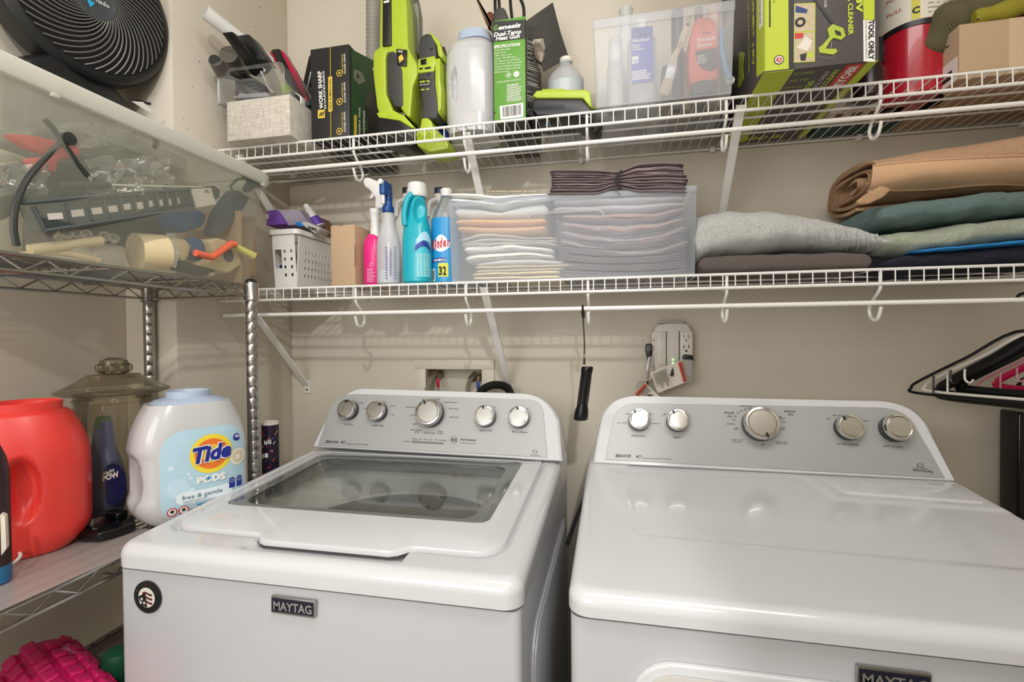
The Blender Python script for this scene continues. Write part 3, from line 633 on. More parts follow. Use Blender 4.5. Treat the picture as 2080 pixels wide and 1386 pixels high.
g = G(whitep); a, b = P(416, 24, -.405), P(548, 128, -.25); g.cyl(a, b, .0180, .0180, 28); g.use(mc((190, 188, 182), .4)).cyl(a - (b - a).normalized() * .0008, a, .0165, n=28)
T = thing('vacuum_wand', 'white vacuum wand with black crevice brush, in the acrylic bin', 'vacuum attachment', tuple(b)); part('tube', g, T)
g = G(blackp); d = (b - a).normalized(); c = P(478, 92, -.27); e = P(520, 158, -.25); g.prism([P(449, 66, -.40), P(472, 63, -.40), P(513, 116, -.345), P(490, 122, -.345)], (0, .02, 0), .003); g.prism([P(476, 72, -.345), P(504, 68, -.345), P(541, 122, -.33), P(500, 124, -.33)], (0, .045, 0), .004)
g.cyl(P(512, 112, -.26), P(528, 134, -.26), .030, .034, 28); part('crevice_nozzle', g, T)
g = G(mc((120, 116, 110), .3, .6)).prism([P(458, 72, -.288), P(464, 70, -.288), P(494, 110, -.288), P(488, 112, -.288)], (0, .003, 0), .0008); part('clip', g, T)
g = G(mc((96, 90, 84), .45, var=.05)); g.cyl(P(437, 123, -.365), P(452, 150, -.325), .0165, .0165, 24); g.cyl(P(452, 150, -.325), P(500, 205, -.27), .0165, .022, 24); g.use(darkgap).cyl(P(436.2, 121.6, -.367), P(436.6, 122.4, -.3655), .0135, n=24)
one('vacuum_hose_adapter', g, 'grey-brown plastic hose adapter tube leaning in the acrylic bin', 'vacuum attachment')
g = G(mc((104, 100, 92), .4, var=.05)); g.cyl(P(464, 110, -.30), P(492, 150, -.22), .024, .022, 24); g.use(blackp).cyl(P(480, 150, -.23), P(540, 185, -.22), .018, .012, 16)
one('nozzle_cap', g, 'short dark round vacuum nozzle behind the white wand', 'vacuum attachment')
g = G(mc((216, 208, 190), .5)); g.tube(cr([P(530, 145, -.30), P(537, 160, -.295), P(545, 178, -.29), P(556, 189, -.285), P(560, 188, -.25)], 6), .0028, 8)
one('white_string', g, 'short white cord curling inside the acrylic bin', 'cord')
g = G(mc((198, 188, 190), .4, bump=.4, bs=60)); g.prism([P(470, 193, -.30), P(480, 186, -.30), P(500, 190, -.30), P(540, 186, -.30), P(548, 196, -.30), P(476, 199, -.30)], (0, .05, 0), .003); one('plastic_wrapper', g, 'crumpled pale plastic wrapper on the floor of the acrylic bin', 'wrapper')
g = G(mc((150, 190, 60), .5)); g.pslab([(570, 172), (580, 168), (588, 176), (588, 188), (576, 190), (570, 183)], .003, .001, y=-.30); one('green_tag', g, 'small lime green round tag beside the acrylic bin', 'tag')
g = G(white_ink); g.pslab([(590, 180), (612, 196), (611, 213), (589, 192)], .02, .0006, y=-.285); g.use(ink); bars(g, [(593, 184), (610, 197), (610, 208), (593, 193)], 10, y=-.285); one('barcode_card', g, 'small white barcode card behind the linen box corner', 'card')
# black and crimson hair tool
T = thing('hair_straightener', 'black tool with crimson stripe leaning against the sharpener box', 'hair tool', tuple(P(628, 215, -.22)))
g = G(blackg); g.pslab([(548, 104), (553, 99), (566, 98), (574, 104), (600, 150), (634, 210), (634, 226), (612, 210), (583, 170), (560, 128)], .03, .004, y=-.24); part('body', g, T)
g = G(mc((176, 20, 62), .35)); g.pslab([(570, 103), (577, 106), (606, 156), (628, 206), (622, 204), (598, 162)], .012, .001, off=.002, y=-.24); g.pslab([(549, 108), (552, 104), (574, 146), (570, 144)], .01, .0008, off=.002, y=-.24); part('stripe', g, T)
g = G(blackg); g.cyl(V((P(585, 200, -.06).x, -.06, UZ + .014)), P(640, 118, -.08), .018, n=24); one('black_canister', g, 'gloss black cylinder lying behind the crimson-striped tool', 'canister')
# sharpener box
boxblack = mat('matte_black_carton', (30, 30, 30), .45, var=.08)
x0, x1 = at(632, 285, z=UZ).x, at(711, 280, y=-.300).x; yf = -.300; zt = at(670, 95, y=yf).z
T = thing('sharpener_box', 'matte black carton with white and gold sideways lettering on the upper shelf', 'box', ((x0 + x1) / 2, -.15, UZ))
g = G(boxblack); carton(g, x0, x1, yf, -.03, UZ, zt); part('carton', g, T)
k = dict(y=yf - .0002)
g = G(white_ink); g.ptext('WORK SHARP', (657, 221), (653, 144), 8.5, bold=.03, **k); g.ptext('SHARPENERS', (663, 222), (659, 144), 4.2, bold=.01, **k)
g.use(yellow_ink).pquad([(646, 224), (660, 223), (660, 240), (646, 241)], off=.0009, **k).pquad([(667, 157), (675, 155.5), (675.5, 226), (667.5, 228)], off=.0009, **k).pquad([(670.4, 95), (671.2, 95), (672.6, 282), (671.8, 282)], off=.0007, **k)
for v in (149, 207, 267):
    g.use(yellow_ink).pdisc((690, v), 7.5, off=.0009, n=6, r2=5.8, **k); g.pdisc((690, v), 2.8, off=.0009, n=4, **k)
    g.ptext('SHARPENS', (698, v + 1), (696.5, v - 38), 3.2, **k); g.use(white_ink).ptext('POWER GRIND', (703, v + 1), (701.5, v - 40), 3.6, bold=.01, **k)
g.use(boxblack).ptext('NEW & IMPROVED', (673.6, 222), (673, 161), 4.2, off=.0013, bold=.01, **k)
for i in range(3): g.pquad([(649 + i * 3.2, 237 - i), (651 + i * 3.2, 229 - i), (653 + i * 3.2, 229 - i), (651 + i * 3.2, 237 - i)], off=.0013, **k)
part('front_print', g, T)
g = G(mc((30, 74, 34), .5, var=.5, vs_=9)); k = dict(x=x1 + .0002); g.pquad([(714, 100), (756, 122), (757, 262), (714, 276)], off=.0006, **k)
g.use(mc((118, 120, 112), .4)).pquad([(719, 140), (735, 148), (742, 165), (728, 172), (718, 158)], off=.0010, **k); g.use(ink).pdisc((726, 155), 5, off=.0014, **k)
g.use(blackg).pslab([(741, 190), (750, 186), (757, 200), (757, 262), (748, 262), (743, 230)], -.0012, 0, **k)
g.use(yellow_ink).pquad([(719, 234), (724, 233), (724, 276), (719, 277)], off=.0010, **k)
g.use(white_ink).ptext('KNIFE & TOOL', (731, 276), (731, 219), 6.5, off=.0014, bold=.03, shear=.2, **k); g.ptext('SHARPENER', (740, 281), (740, 226), 6.5, off=.0014, bold=.03, shear=.2, **k)
part('side_print', g, T)
# cordless hand vacuum
T = thing('cordless_hand_vacuum', 'lime green and black cordless hand vacuum with clear dust cup standing upright', 'hand vacuum', tuple(V((at(800, 265, y=-.24).x, -.2, UZ))))
yv = -.27; k = dict(y=yv); dark_rub = mc((58, 58, 56), .55, var=.05)
g = G(lime); g.pslab([(773, -60), (813, -60), (826, 6), (829, 96), (834, 108), (847, 128), (849, 150), (838, 176), (833, 238), (826, 236), (815, 222), (806, 200), (803, 160), (800, 112), (786, 104), (783, 116), (784, 190), (796, 218), (800, 232), (771, 236), (765, 218), (757, 150), (757, 112), (760, 102), (770, 96)], .075, .010, 3, **k)
part('housing', g, T)
g = G(mc((176, 198, 44), .35)); g.pslab([(765, 230), (800, 225), (822, 236), (843, 260), (838, 262), (812, 246), (770, 240)], .08, .006, off=.004, **k); part('foot', g, T)
g = G(blackp); g.pslab([(779, -60), (795, -60), (796, 94), (778, 96)], .012, .003, off=.006, **k); g.use(white_ink).ptext('18V', (789.5, 10), (789, -16), 9.5, off=.0068, bold=.04, **k) if 0 else g.use(white_ink).ptext('18', (792.5, 8), (791.5, -12), 11, off=.0068, bold=.04, **k); part('label_strip', g, T)
g = G(dark_rub); g.pslab([(786, 116), (790, 106), (800, 104), (807, 110), (818, 145), (820, 215), (815, 218), (800, 216), (788, 190)], .04, .006, off=.002, **k); part('grip_insert', g, T)
g = G(blackp); g.pslab([(806, 101), (828, 103), (827, 136), (808, 134)], .004, .001, off=.0045, **k); g.use(yellow_ink).pquad([(811, 118), (818, 112), (822, 122), (813, 130)], off=.0052, **k); g.use(white_ink); blurb(g, [(810, 104), (825, 105), (825, 110), (811, 109)], 2, off=.0052, **k); part('info_sticker', g, T)
g = G(clear('dust_cup_plastic', (235, 236, 236), .25, .08, (190, 188, 184), 1.2)); c = at(838, 60, y=-.20); g.lathe((at(838, 100, y=-.2).x, -.20, at(832, 118, y=-.2).z), [(.034, 0), (.036, .02), (.036, .11), (.028, .15), (.020, .16)], 32, sx=.75); g.use(darkgap).lathe((at(832, 100, y=-.2).x, -.20, at(832, 130, y=-.2).z), [(.034, 0), (.036, .014)], 32, sx=.78)
g.use(mc((190, 188, 184), .6, bump=.3)).lathe((at(832, 60, y=-.2).x, -.20, at(832, 100, y=-.2).z), [(.022, 0), (.024, .03), (.020, .1)], 20, sx=.75); part('dust_cup', g, T)
g = G(blackp); g.pslab([(765, 236), (800, 233), (822, 244), (842, 264), (840, 296), (828, 299), (772, 288), (767, 276)], .085, .006, off=.001, **k); 
for i in range(7): g.use(darkgap).pslab([(770 + i * 5, 238), (772 + i * 5, 238), (772 + i * 5, 244), (770 + i * 5, 244)], -.001, 0, off=.0012, **k)
g.use(lime).pslab([(789, 232), (797, 231), (797, 238), (789, 238)], -.002, .0006, off=.003, **k); part('battery', g, T)
g = G(mc((150, 146, 138), .4, var=.1)); pts = [V((at(759, v, y=-.13).x, -.13, at(759, v, y=-.13).z)) for v in range(130, -60, -4)]; pts = pts; R_ = []
ring = [(.022 if i % 2 else .0195) for i in range(len(pts))]; g.tube(pts, ring, 20)
hs = part('ribbed_hose', g, T)
# multi tool
T = thing('cordless_multi_tool', 'slim lime and charcoal cordless multi tool standing head-up on its battery', 'power tool', tuple(V((at(875, 285, y=-.25).x, -.22, UZ)))); yv = -.275; k = dict(y=yv)
g = G(dark_rub); g.pslab([(851, 82), (857, 70), (868, 66), (877, 70), (884, 80), (887, 108), (886, 118), (883, 160), (886, 180), (893, 190), (890, 226), (886, 242), (856, 242), (857, 210), (853, 180), (849, 160), (850, 110)], .05, .009, 3, **k); part('body_grip', g, T)
g = G(lime); g.pslab([(872, 66), (878, 68), (893, 84), (899, 108), (899, 118), (890, 114), (887, 92)], .055, .004, off=.001, **k)
g.pslab([(850, 121), (874, 116), (884, 114), (887, 130), (884, 134), (882, 146), (850, 150), (849, 144)], .052, .003, off=.003, **k); g.pslab([(884, 120), (894, 118), (894, 160), (897, 182), (896, 220), (890, 232), (888, 200), (884, 172)], .054, .003, off=.002, **k)
g.pslab([(856, 240), (868, 238), (877, 246), (880, 262), (852, 264)], .05, .005, off=.001, **k); part('lime_shell', g, T)
g = G(blackg); g.pslab([(855, 123), (867, 121), (868, 132), (856, 134)], -.001, .0004, off=.0035, **k); g.pslab([(853, 140), (860, 139), (860, 142), (853, 143)], -.001, .0003, off=.0035, **k); g.pslab([(864, 139), (876, 137), (876, 141), (864, 142)], -.001, .0003, off=.0035, **k)
g.pslab([(851, 162), (875, 161), (875, 174), (851, 177)], -.0012, .0004, off=.0004, **k); g.use(lime_ink).ptext('ONE+ HP', (853, 170), (873, 167.5), 4.5, off=.0022, bold=.03, **k); g.use(white_ink).ptext('BRUSHLESS', (854, 175), (873, 172.5), 2.6, off=.0022, **k)
g.use(lime_ink).pquad([(855, 182), (862, 181), (862, 183), (855, 184)], off=.0008, **k).pquad([(866, 181), (872, 180), (872, 182), (866, 183)], off=.0008, **k); g.use(darkgap).pdisc((876, 100), 4, off=.0006, sy=.7, **k); g.pdisc((871, 151), 4.5, off=.0006, sy=.6, **k); part('markings', g, T)
g = G(mc((60, 34, 24), .4, .5)); c = at(899, 108, y=-.25); g.cyl(c - V((.004, 0, 0)), c + V((.006, 0, 0)), .014, n=24); part('tool_head', g, T)
g = G(lime); g.pslab([(843, 268), (852, 262), (880, 260), (908, 282), (912, 302), (872, 309), (846, 296)], .085, .006, **k); part('battery', g, T)
# bottles tucked behind
g = G(mc((16, 40, 66), .4)); bottle(g, 838, -.14, [(175, 3), (182, 10), (200, 14), (330, 14)], base=UZ); one('dark_bottle', g, 'dark navy bottle hidden behind the hand vacuum', 'bottle')
T = thing('white_cleaner_bottle', 'white bottle with blue cap between multi tool and white tub', 'bottle', tuple(V((at(904, 300, y=-.17).x, -.17, UZ))))
g = G(whitep); c, o = bottle(g, 903, -.17, [(186, 7), (190, 9), (215, 14), (242, 15), (340, 15)], base=UZ); part('body', g, T)
g = G(mc((34, 66, 160), .4)); bottle(g, 903, -.17, [(163, 7), (164, 8.5), (186, 8.5)]); part('cap', g, T)
g = G(mc((226, 130, 70), .5)); r_ = o[0][0]; g.lathe((c.x, -.17, at(903, 252, y=-.17).z), [(r_ * 1.01, 0), (r_ * 1.01, .006)], 40); g.use(mc((36, 62, 150), .5)).lathe((c.x, -.17, UZ + .01), [(r_ * 1.01, 0), (r_ * 1.01, at(903, 254, y=-.17).z - UZ - .012)], 40); part('label_band', g, T)
# white tub with pale blue lid ring
def handled_tub(name, label, cat, cu, y, prof, col, sx, sy, base, hollow, rot=0, sq=2.6, lidcol=None, lid=None, lidpr=None):
    T = thing(name, label, cat, (at(cu, prof[-1][0], y=y).x, y, base)); g = G(col); c, o = bottle(g, cu, y, prof, sx, sy, sq, 180, rot, base)
    # press the finger hollow into the side
    if hollow:
        for hu, hv, ru, rv, dep, yy in hollow:
            H = at(hu, hv, y=yy); m = mpp(H)
            nv = []
            for p in g.v:
                q = V(p); dx = (q.x - H.x) / (ru * m); dz = (q.z - H.z) / (rv * m); d = dx * dx + dz * dz
                if d < 1 and q.y < y + .01:
                    f_ = sstep(0, 1, (1 - d) * 1.15) * dep; q.y += f_
                nv.append(tuple(q))
            g.v = nv
    part('body', g, T)
    if lid: g = G(lidcol); bottle(g, cu, y, lid, sx * (lidpr or 1), sy * (lidpr or 1), sq, 64, rot); part('lid', g, T)
    return T, c, o
def dense_prof(pr, k=6):
    out = []
    for i in range(len(pr) - 1):
        for j in range(k): out.append(L2(pr[i], pr[i + 1], j / k))
    return out + [pr[-1]]
palebl = mat('pale_blue_lid', (176, 190, 212), .35, var=.03); glosswhite = mat('gloss_white_tub', (196, 196, 196), .22, coat=.3, var=.015)
handled_tub('detergent_tub', 'blank white tub with pale blue lid beside the green heat gun box', 'tub', 966, -.205, dense_prof([(96, 30), (104, 42), (118, 50), (140, 55), (200, 56), (310, 54), (352, 50)], 16), glosswhite, 1, 1.0, UZ, [(922, 172, 9, 40, .020, -.27)], lidcol=palebl, lid=[(73, 22), (76, 33), (90, 35), (97, 38)])
# heat gun box
x0, x1, yf = at(1003, 243, y=-.302).x, at(1069, 237, y=-.302).x, -.302; zt = at(1000, 43, y=yf).z
boxgreen = mat('green_carton', (92, 150, 46), .5, var=.03)
T = thing('heat_gun_box', 'tall green and black heat gun carton with open top on the upper shelf', 'box', ((x0 + x1) / 2, -.17, UZ))
g = G(boxgreen); th = .0015; g.box(x0, x1, yf, yf + th, UZ, zt, .0003).use(boxblack).box(x1 - th, x1, yf, -.05, UZ, zt - .004, .0003).box(x0, x0 + th, yf, -.05, UZ, zt, .0003).box(x0, x1, -.05 - th, -.05, UZ, zt).box(x0, x1, yf, -.05, UZ, UZ + th)
part('carton', g, T)
k = dict(y=yf - .0002); g = G(boxblack); g.pquad([(999.5, 44), (1066, 40), (1067, 78), (1000.5, 86)], off=.0006, **k)
g.use(boxgreen).ptext('G', (1003, 62), (1011, 61), 10, bold=.05, shear=.25, **k); g.use(white_ink).ptext('enesis', (1012, 61), (1058, 55), 8.5, bold=.04, shear=.25, **k); g.ptext('Dual-Temp', (1003, 75), (1059, 68), 8, bold=.03, shear=.2, **k); g.ptext('Heat Gun', (1007, 83), (1056, 77), 8, bold=.03, shear=.2, **k)
g.ptext('SPECIFICATIONS', (1003, 99), (1057, 93), 6, bold=.03, shear=.2, **k)
for i, t in enumerate(('Model GHG1500A', 'Rated Power', '120V~, 60Hz, 12.5A', 'Output: 750/1500 Watts', 'Air Temperature: 572/1000 F', 'Air Volume: 10/17 cu. ft./min', 'Includes: (2) Deflector Nozzles,', '(1) Reflector Nozzle and (1) Air', 'Reflector nozzle')):
    ln = (32, 24, 34, 44, 52, 54, 53, 52, 28)[i]; g.ptext(t, (1005, 104 + i * 5.6), (1005 + ln, 104 + i * 5.6 - ln * .08), 3.2, **k)
g.pdisc((1033, 153), 6.5, off=.0009, n=4, r2=5.3, **k); g.pdisc((1033, 153), 2.6, off=.0009, n=4, **k); g.pdisc((1049, 151), 6, off=.0009, **k); g.use(boxgreen).ptext('ETL', (1045, 153), (1053, 152.4), 3.6, off=.0012, **k)
g.use(white_ink).ptext('2 YEAR LIMITED WARRANTY', (1008, 170), (1058, 163), 3, **k); blurb(g, [(1030, 172), (1062, 168), (1062, 204), (1030, 208)], 11, fill=1, **k)
g.pquad([(1015, 216), (1063, 209), (1063, 238), (1017, 243)], **k); g.use(ink); bars(g, [(1020, 218), (1059, 212.5), (1059, 233), (1021, 238)], 20, **k); g.pdisc((1004, 229), 2.5, off=.0008, **k)
part('front_print', g, T)
g = G(white_ink); k = dict(x=x1 + .0002); r = random.Random(5)
for i in range(34): v0 = 78 + i * 4.6; g.pquad([(1071, v0), (1071 + 18 + r.random() * 8, v0 + 7 + r.random() * 4), (1071 + 18 + r.random() * 8, v0 + 9), (1071, v0 + 1.6)], **k) if r.random() < .75 else None
part('side_print', g, T)
g = G(kraft); 
g.prism([at(999, 44, y=-.25), at(999, 60, y=-.25), at(962, -30, y=-.25), at(955, -30, y=-.25)], (0, .15, 0), .0006); g.use(mc((208, 200, 186), .8)); part('open_flap', g, T)
g = G(mc((74, 72, 68), .8, var=.1)); c = at(1090, 60, y=-.16)
fl = [at(1066, 44, y=-.20), at(1123, 4, y=-.10), at(1139, 66, y=-.10), at(1155, 115, y=-.10), at(1104, 145, y=-.19), at(1098, 120, y=-.20), at(1108, 96, y=-.19), at(1104, 76, y=-.19), at(1085, 78, y=-.19), at(1075, 92, y=-.195)]
g.prism(fl, (-.001, .004, 0), .0008); one('cardboard_insert', g, 'bent dark grey card insert with a hole sticking out of the heat gun box', 'card')
T = thing('heat_gun', 'grey heat gun with black cord loops rising from its open carton', 'heat gun', tuple(at(1015, 60, y=-.2)))
g = G(greyp); g.prism([at(1001, 24, y=-.22), at(1012, 12, y=-.22), at(1024, 14, y=-.22), at(1036, 42, y=-.22), at(1030, 120, y=-.22), at(1004, 120, y=-.22)], (0, .05, 0), .006, 3); part('handle', g, T)
g = G(blackp)
for pp in ([(1008, 60), (1006, 20), (1004, -40)], [(1012, 40), (1014, 8), (1008, -30)], [(1044, 60), (1038, 20), (1034, -40)], [(1064, 60), (1064, 20), (1058, 0), (1048, -12), (1040, -30)]): g.tube(cr([at(u, v, y=-.2) for u, v in pp], 5), .0042, 8)
part('cord', g, T)
g = G(mc((126, 74, 52), .6)); g.cyl(at(992, 32, y=-.15), at(1004, 50, y=-.15), .012, .02, 16); one('copper_nozzle', g, 'small copper-brown nozzle peeking out of the heat gun box', 'nozzle')
g = G(mc((120, 108, 96), .35, .3, bump=.5, bs=80)); g.prism([at(1080, 90, y=-.2), at(1096, 86, y=-.2), at(1107, 108, y=-.2), at(1100, 128, y=-.2), at(1086, 118, y=-.2)], (0, .02, 0), .003); one('crumpled_foil_wrap', g, 'crumpled brown packing film beside the heat gun box', 'wrapper')
# translucent jug
T = thing('translucent_jug', 'translucent jug half full of clear liquid behind the battery charger', 'jug', tuple(V((at(1150, 320, y=-.15).x, -.15, UZ))))
g = G(milkbott); c, o = bottle(g, 1150, -.15, [(127, 11), (132, 12), (134, 10.5), (142, 15), (165, 30), (180, 37), (345, 38)], base=UZ); part('bottle', g, T)
g = G(mc((226, 222, 210), .4)); bottle(g, 1150, -.15, [(119, 8), (120, 13), (127, 13.5), (129, 12)]); part('cap', g, T)
g = G(mc((196, 204, 206), .1, var=.02)); r_ = o[0][0] * .97; g.lathe((c.x, -.15, UZ + .002), [(r_, 0), (r_, at(1150, 178, y=-.15).z - UZ)], 40); part('liquid', g, T)
# charger
T = thing('battery_charger', 'lime-topped black battery charger at the front of the upper shelf', 'charger', tuple(V((at(1140, 230, y=-.27).x, -.25, UZ)))); yv = -.300; k = dict(y=yv)
zc = at(1140, 232, y=yv).z
g = G(lime); g.pslab([(1081, 194), (1090, 183), (1190, 181), (1199, 186), (1202, 212), (1201, 220), (1184, 199), (1090, 199)], .11, .004, 3, **k); g.pslab([(1094, 184), (1098, 171), (1145, 170), (1152, 181)], .07, .004, off=-.02, **k); part('top_shell', g, T)
g = G(blackp); g.pslab([(1080, 206), (1088, 199), (1183, 199), (1201, 220), (1201, 243), (1185, 240), (1160, 234), (1090, 234), (1079, 222)], .11, .004, 3, off=-.001, **k)
for i in range(11): g.use(darkgap).pslab([(1093 + i * 5, 213), (1095.6 + i * 5, 213), (1095.6 + i * 5, 220), (1093 + i * 5, 220)], -.0015, 0, off=-.0008, **k)
g.use(blackp); g.box(at(1095, 240, y=-.25).x, at(1190, 240, y=-.25).x, -.28, -.20, UZ, zc + .004, .004); part('base', g, T)
g = G(blackp); r = random.Random(3); cx = at(1150, 262, y=-.25).x
g.tube(cr([(cx + .05 * math.cos(a) * (1 + .12 * math.sin(2.3 * a)), -.22 + .045 * math.sin(a), UZ + .008 + .010 * (a / 9) + .004 * math.sin(3 * a)) for a in [i * .7 for i in range(30)]], 4), .0032, 8); part('cable', g, T)
g = G(mc((40, 42, 26), .4)); g.pslab([(1190, 219), (1222, 218), (1224, 236), (1220, 262), (1208, 272), (1196, 262)], .07, .006, y=-.235); g.use(lime).pslab([(1190, 215), (1222, 216), (1223, 222), (1200, 222)], .07, .003, y=-.236); one('spare_battery', g, 'black tool battery with olive top beside the charger', 'battery')
T = thing('tape_roll', 'blue and clear roll under the lip beside the charger', 'tape', tuple(at(1105, 278, y=-.29)))
g = G(mc((60, 110, 190), .3)); c = V((at(1112, 262, y=-.27).x, -.26, UZ + .016)); g.lathe(c, [(.016, -.012), (.016, .012), (.011, .012), (.011, -.012), (.016, -.012)], 32, (.5, -.8, .2)); part('roll', g, T)
# frosted bin with bottles
x0, x1, yf, yb = at(1205, 218, y=-.318).x, at(1493, 190, y=-.318).x, -.318, -.06; z0 = UZ + .002; zt = at(1350, 20, y=yf).z
T = thing('frosted_bin', 'frosted plastic bin of bottles and brushes on the upper shelf', 'bin', ((x0 + x1) / 2, -.19, UZ))
def frosted(T, x0, x1, yf, yb, z0, zt, m, tp=.0, lip=.03):
    g = G(m); th = .0022; e = tp
    # sloped walls: wider at the top
    g.prism([(x0, yf, zt), (x1, yf, zt), (x1 - e, yf + .004, z0), (x0 + e, yf + .004, z0)], (0, th, 0), .0007, 1)
    g.prism([(x0, yb, zt), (x1, yb, zt), (x1 - e, yb, z0), (x0 + e, yb, z0)], (0, -th, 0), .0007, 1)
    for X, E in ((x0, e), (x1, -e)): g.prism([(X, yf, zt), (X, yb, zt), (X + E, yb, z0), (X + E, yf + .004, z0)], (th if E > 0 else -th, 0, 0), .0007, 1)
    g.box(x0 + e, x1 - e, yf + .004, yb, z0, z0 + th); part('walls', g, T)
    c = G(m); c.box(x0 - .001, x1 + .001, yf - .0018, yf + .001, zt - lip, zt, .0008); part('front_lip', c, T)
frosted(T, x0, x1, yf, yb, z0, zt, frost2, .006, .022)
fz = z0 + .0035
def inb(u, y): return at(u, 180, y=y).x
T = thing('spray_can', 'white aerosol can with clear cap at the left inside the upper frosted bin', 'spray can', (inb(1247, -.27), -.27, fz)); g = G(mc((196, 196, 192), .4)); X = inb(1250, -.272)
g.lathe((X, -.272, fz), [(.018, 0), (.019, .004), (.019, .105), (.015, .112)], 32); g.use(mc((120, 120, 118), .5)); part('can', g, T); g = G(mc((222, 224, 224), .2)); g.lathe((X, -.272, fz + .112), [(.0155, 0), (.0165, .004), (.014, .055), (.008, .062)], 32); part('cap', g, T)
T = thing('rubbing_alcohol_bottle', 'clear bottle with blue Isopropyl Alcohol label in the upper frosted bin', 'bottle', (inb(1300, -.27), -.27, fz)); X = inb(1304, -.265)
g = G(milkbott); g.lathe((X, -.265, fz), [(.030, 0), (.032, .005), (.032, .155), (.016, .18), (.013, .182)], 36, sq=4, sy=.8); part('body', g, T)
g = G(whitep); g.lathe((X, -.265, fz + .183), [(.014, 0), (.015, .002), (.0145, .022), (.003, .024)], 28); part('cap', g, T)
k = dict(y=-.2925); g = G(mc((80, 84, 180), .5)); g.pquad([(1282, 58), (1326, 53), (1328, 165), (1283, 170)], off=.001, **k)
g.use(ink).ptext('91%', (1284, 68), (1299, 66), 6, off=.0016, bold=.01, **k); g.ptext('Isopropyl', (1284, 77), (1322, 73), 6.5, off=.0016, bold=.01, **k); g.use(white_ink).ptext('Alcohol', (1284, 87), (1318, 83), 6.5, off=.0016, bold=.03, **k); blurb(g, [(1284, 91), (1310, 88), (1310, 102), (1284, 104)], 3, off=.0016, **k)
g.pquad([(1284, 116), (1297, 114), (1297, 128), (1284, 131)], off=.0016, **k); g.use(mc((80, 84, 180), .5)).ptext('up', (1286, 127), (1295, 125), 5, off=.0022, **k); g.use(white_ink); blurb(g, [(1284, 145), (1324, 140), (1324, 160), (1284, 164)], 5, off=.0016, th=.7, fill=1, **k); part('label', g, T)
T = thing('paint_brush', 'wooden-handled flat paint brush leaning in the upper frosted bin', 'paint brush', tuple(at(1350, 190, y=-.302))); k = dict(y=-.307)
g = G(mc((206, 190, 160), .5, var=.06, vs_=60)); g.pslab([(1394, 36), (1402, 31), (1405, 36), (1400, 65), (1388, 92), (1378, 110), (1375, 132), (1358, 128), (1362, 115), (1375, 95), (1382, 70)], .008, .002, **k); g.use(ink).pdisc((1397, 50), 3.5, off=.0006, **k); g.ptext('1500', (1380, 99), (1386, 86), 4.5, off=.0008, **k); part('handle', g, T)
g = G(mc((190, 192, 196), .35, .6)); g.pslab([(1357, 127), (1376, 132), (1369, 162), (1350, 158)], .009, .0015, off=.0008, **k); part('ferrule', g, T)
g = G(mc((200, 184, 156), .9, bump=.6, bs=600)); g.pslab([(1350, 156), (1368, 160), (1364, 180), (1358, 193), (1341, 190), (1342, 176)], .008, .0015, **k); part('bristles', g, T)
T = thing('scratch_polish_bottle', 'orange-pink bottle with dark label and cap in the upper frosted bin', 'bottle', (inb(1430, -.27), -.28, fz)); k = dict(y=-.303)
g = G(mc((224, 104, 82), .4)); g.pslab([(1408, 48), (1414, 38), (1424, 33), (1440, 33), (1452, 40), (1458, 54), (1460, 100), (1459, 160), (1404, 172), (1398, 150), (1400, 80)], .045, .009, 4, **k); part('body', g, T)
g = G(mc((62, 66, 70), .5)); g.pslab([(1405, 172), (1411, 164), (1428, 160), (1448, 162), (1459, 168), (1459, 186), (1408, 191)], .042, .004, **k); part('cap', g, T)
g = G(mc((70, 66, 70), .5)); g.pquad([(1414, 72), (1457, 66), (1457, 138), (1446, 145), (1428, 142), (1417, 130), (1412, 112)], off=.0008, **k); g.use(mc((224, 104, 82), .4)).pquad([(1414, 60), (1457, 52), (1457, 96), (1413, 104)], off=.0011, **k)
g.use(ink).ptext('Mr.', (1427, 63), (1434, 62), 4.5, off=.0015, **k); g.ptext('Fixer', (1426, 71), (1446, 68), 5, off=.0015, bold=.02, **k); g.use(white_ink).ptext('Scratch', (1416, 86), (1453, 81), 8, off=.0015, bold=.03, **k); g.ptext('Doctor', (1416, 98), (1448, 93), 8, off=.0015, bold=.03, **k); g.use(mc((190, 60, 40), .5)).ptext('QUICK REPAIR', (1417, 106), (1454, 101), 3.5, off=.0015, **k); g.use(white_ink); blurb(g, [(1416, 113), (1440, 110), (1440, 128), (1416, 131)], 4, off=.0015, **k); part('label', g, T)
g = G(mc((214, 196, 170), .5)); X = inb(1385, -.22); g.lathe((X, -.215, fz), [(.034, 0), (.034, .01), (.024, .014), (.026, .07), (.020, .10), (.012, .13), (.010, .15)], 32); one('cream_bottle', g, 'cream-coloured bottle behind the paint brush in the upper frosted bin', 'bottle')
T = thing('toothbrush', 'white brush with curved blue handle at the right inside the frosted bin', 'brush', tuple(at(1480, 180, y=-.305))); g = G(mc((90, 150, 200), .3)); g.tube(cr([at(1466, 60, y=-.305), at(1466, 100, y=-.305), at(1474, 140, y=-.305), at(1484, 160, y=-.305)], 5), .005, 10); part('handle', g, T); g = G(whitep); g.pslab([(1472, 148), (1482, 146), (1494, 158), (1492, 168), (1478, 168)], .012, .003, y=-.302); part('head', g, T)
for (uu, rr_, colr, lab) in ((1376, .0135, blackp, 'black marker end standing above the rim of the frosted bin'), (1411, .009, mc((70, 60, 56), .4), 'thin dark brown pencil end above the rim of the frosted bin'), (1450, .014, mc((206, 176, 160), .5), 'flesh-coloured tube end above the rim of the frosted bin')):
    g = G(colr); X = inb(uu, -.25); g.cyl((X, -.25, fz), (X + (.01 if uu == 1411 else 0), -.25, zt + .035), rr_, n=24); one('marker_pen', g, lab, 'marker')
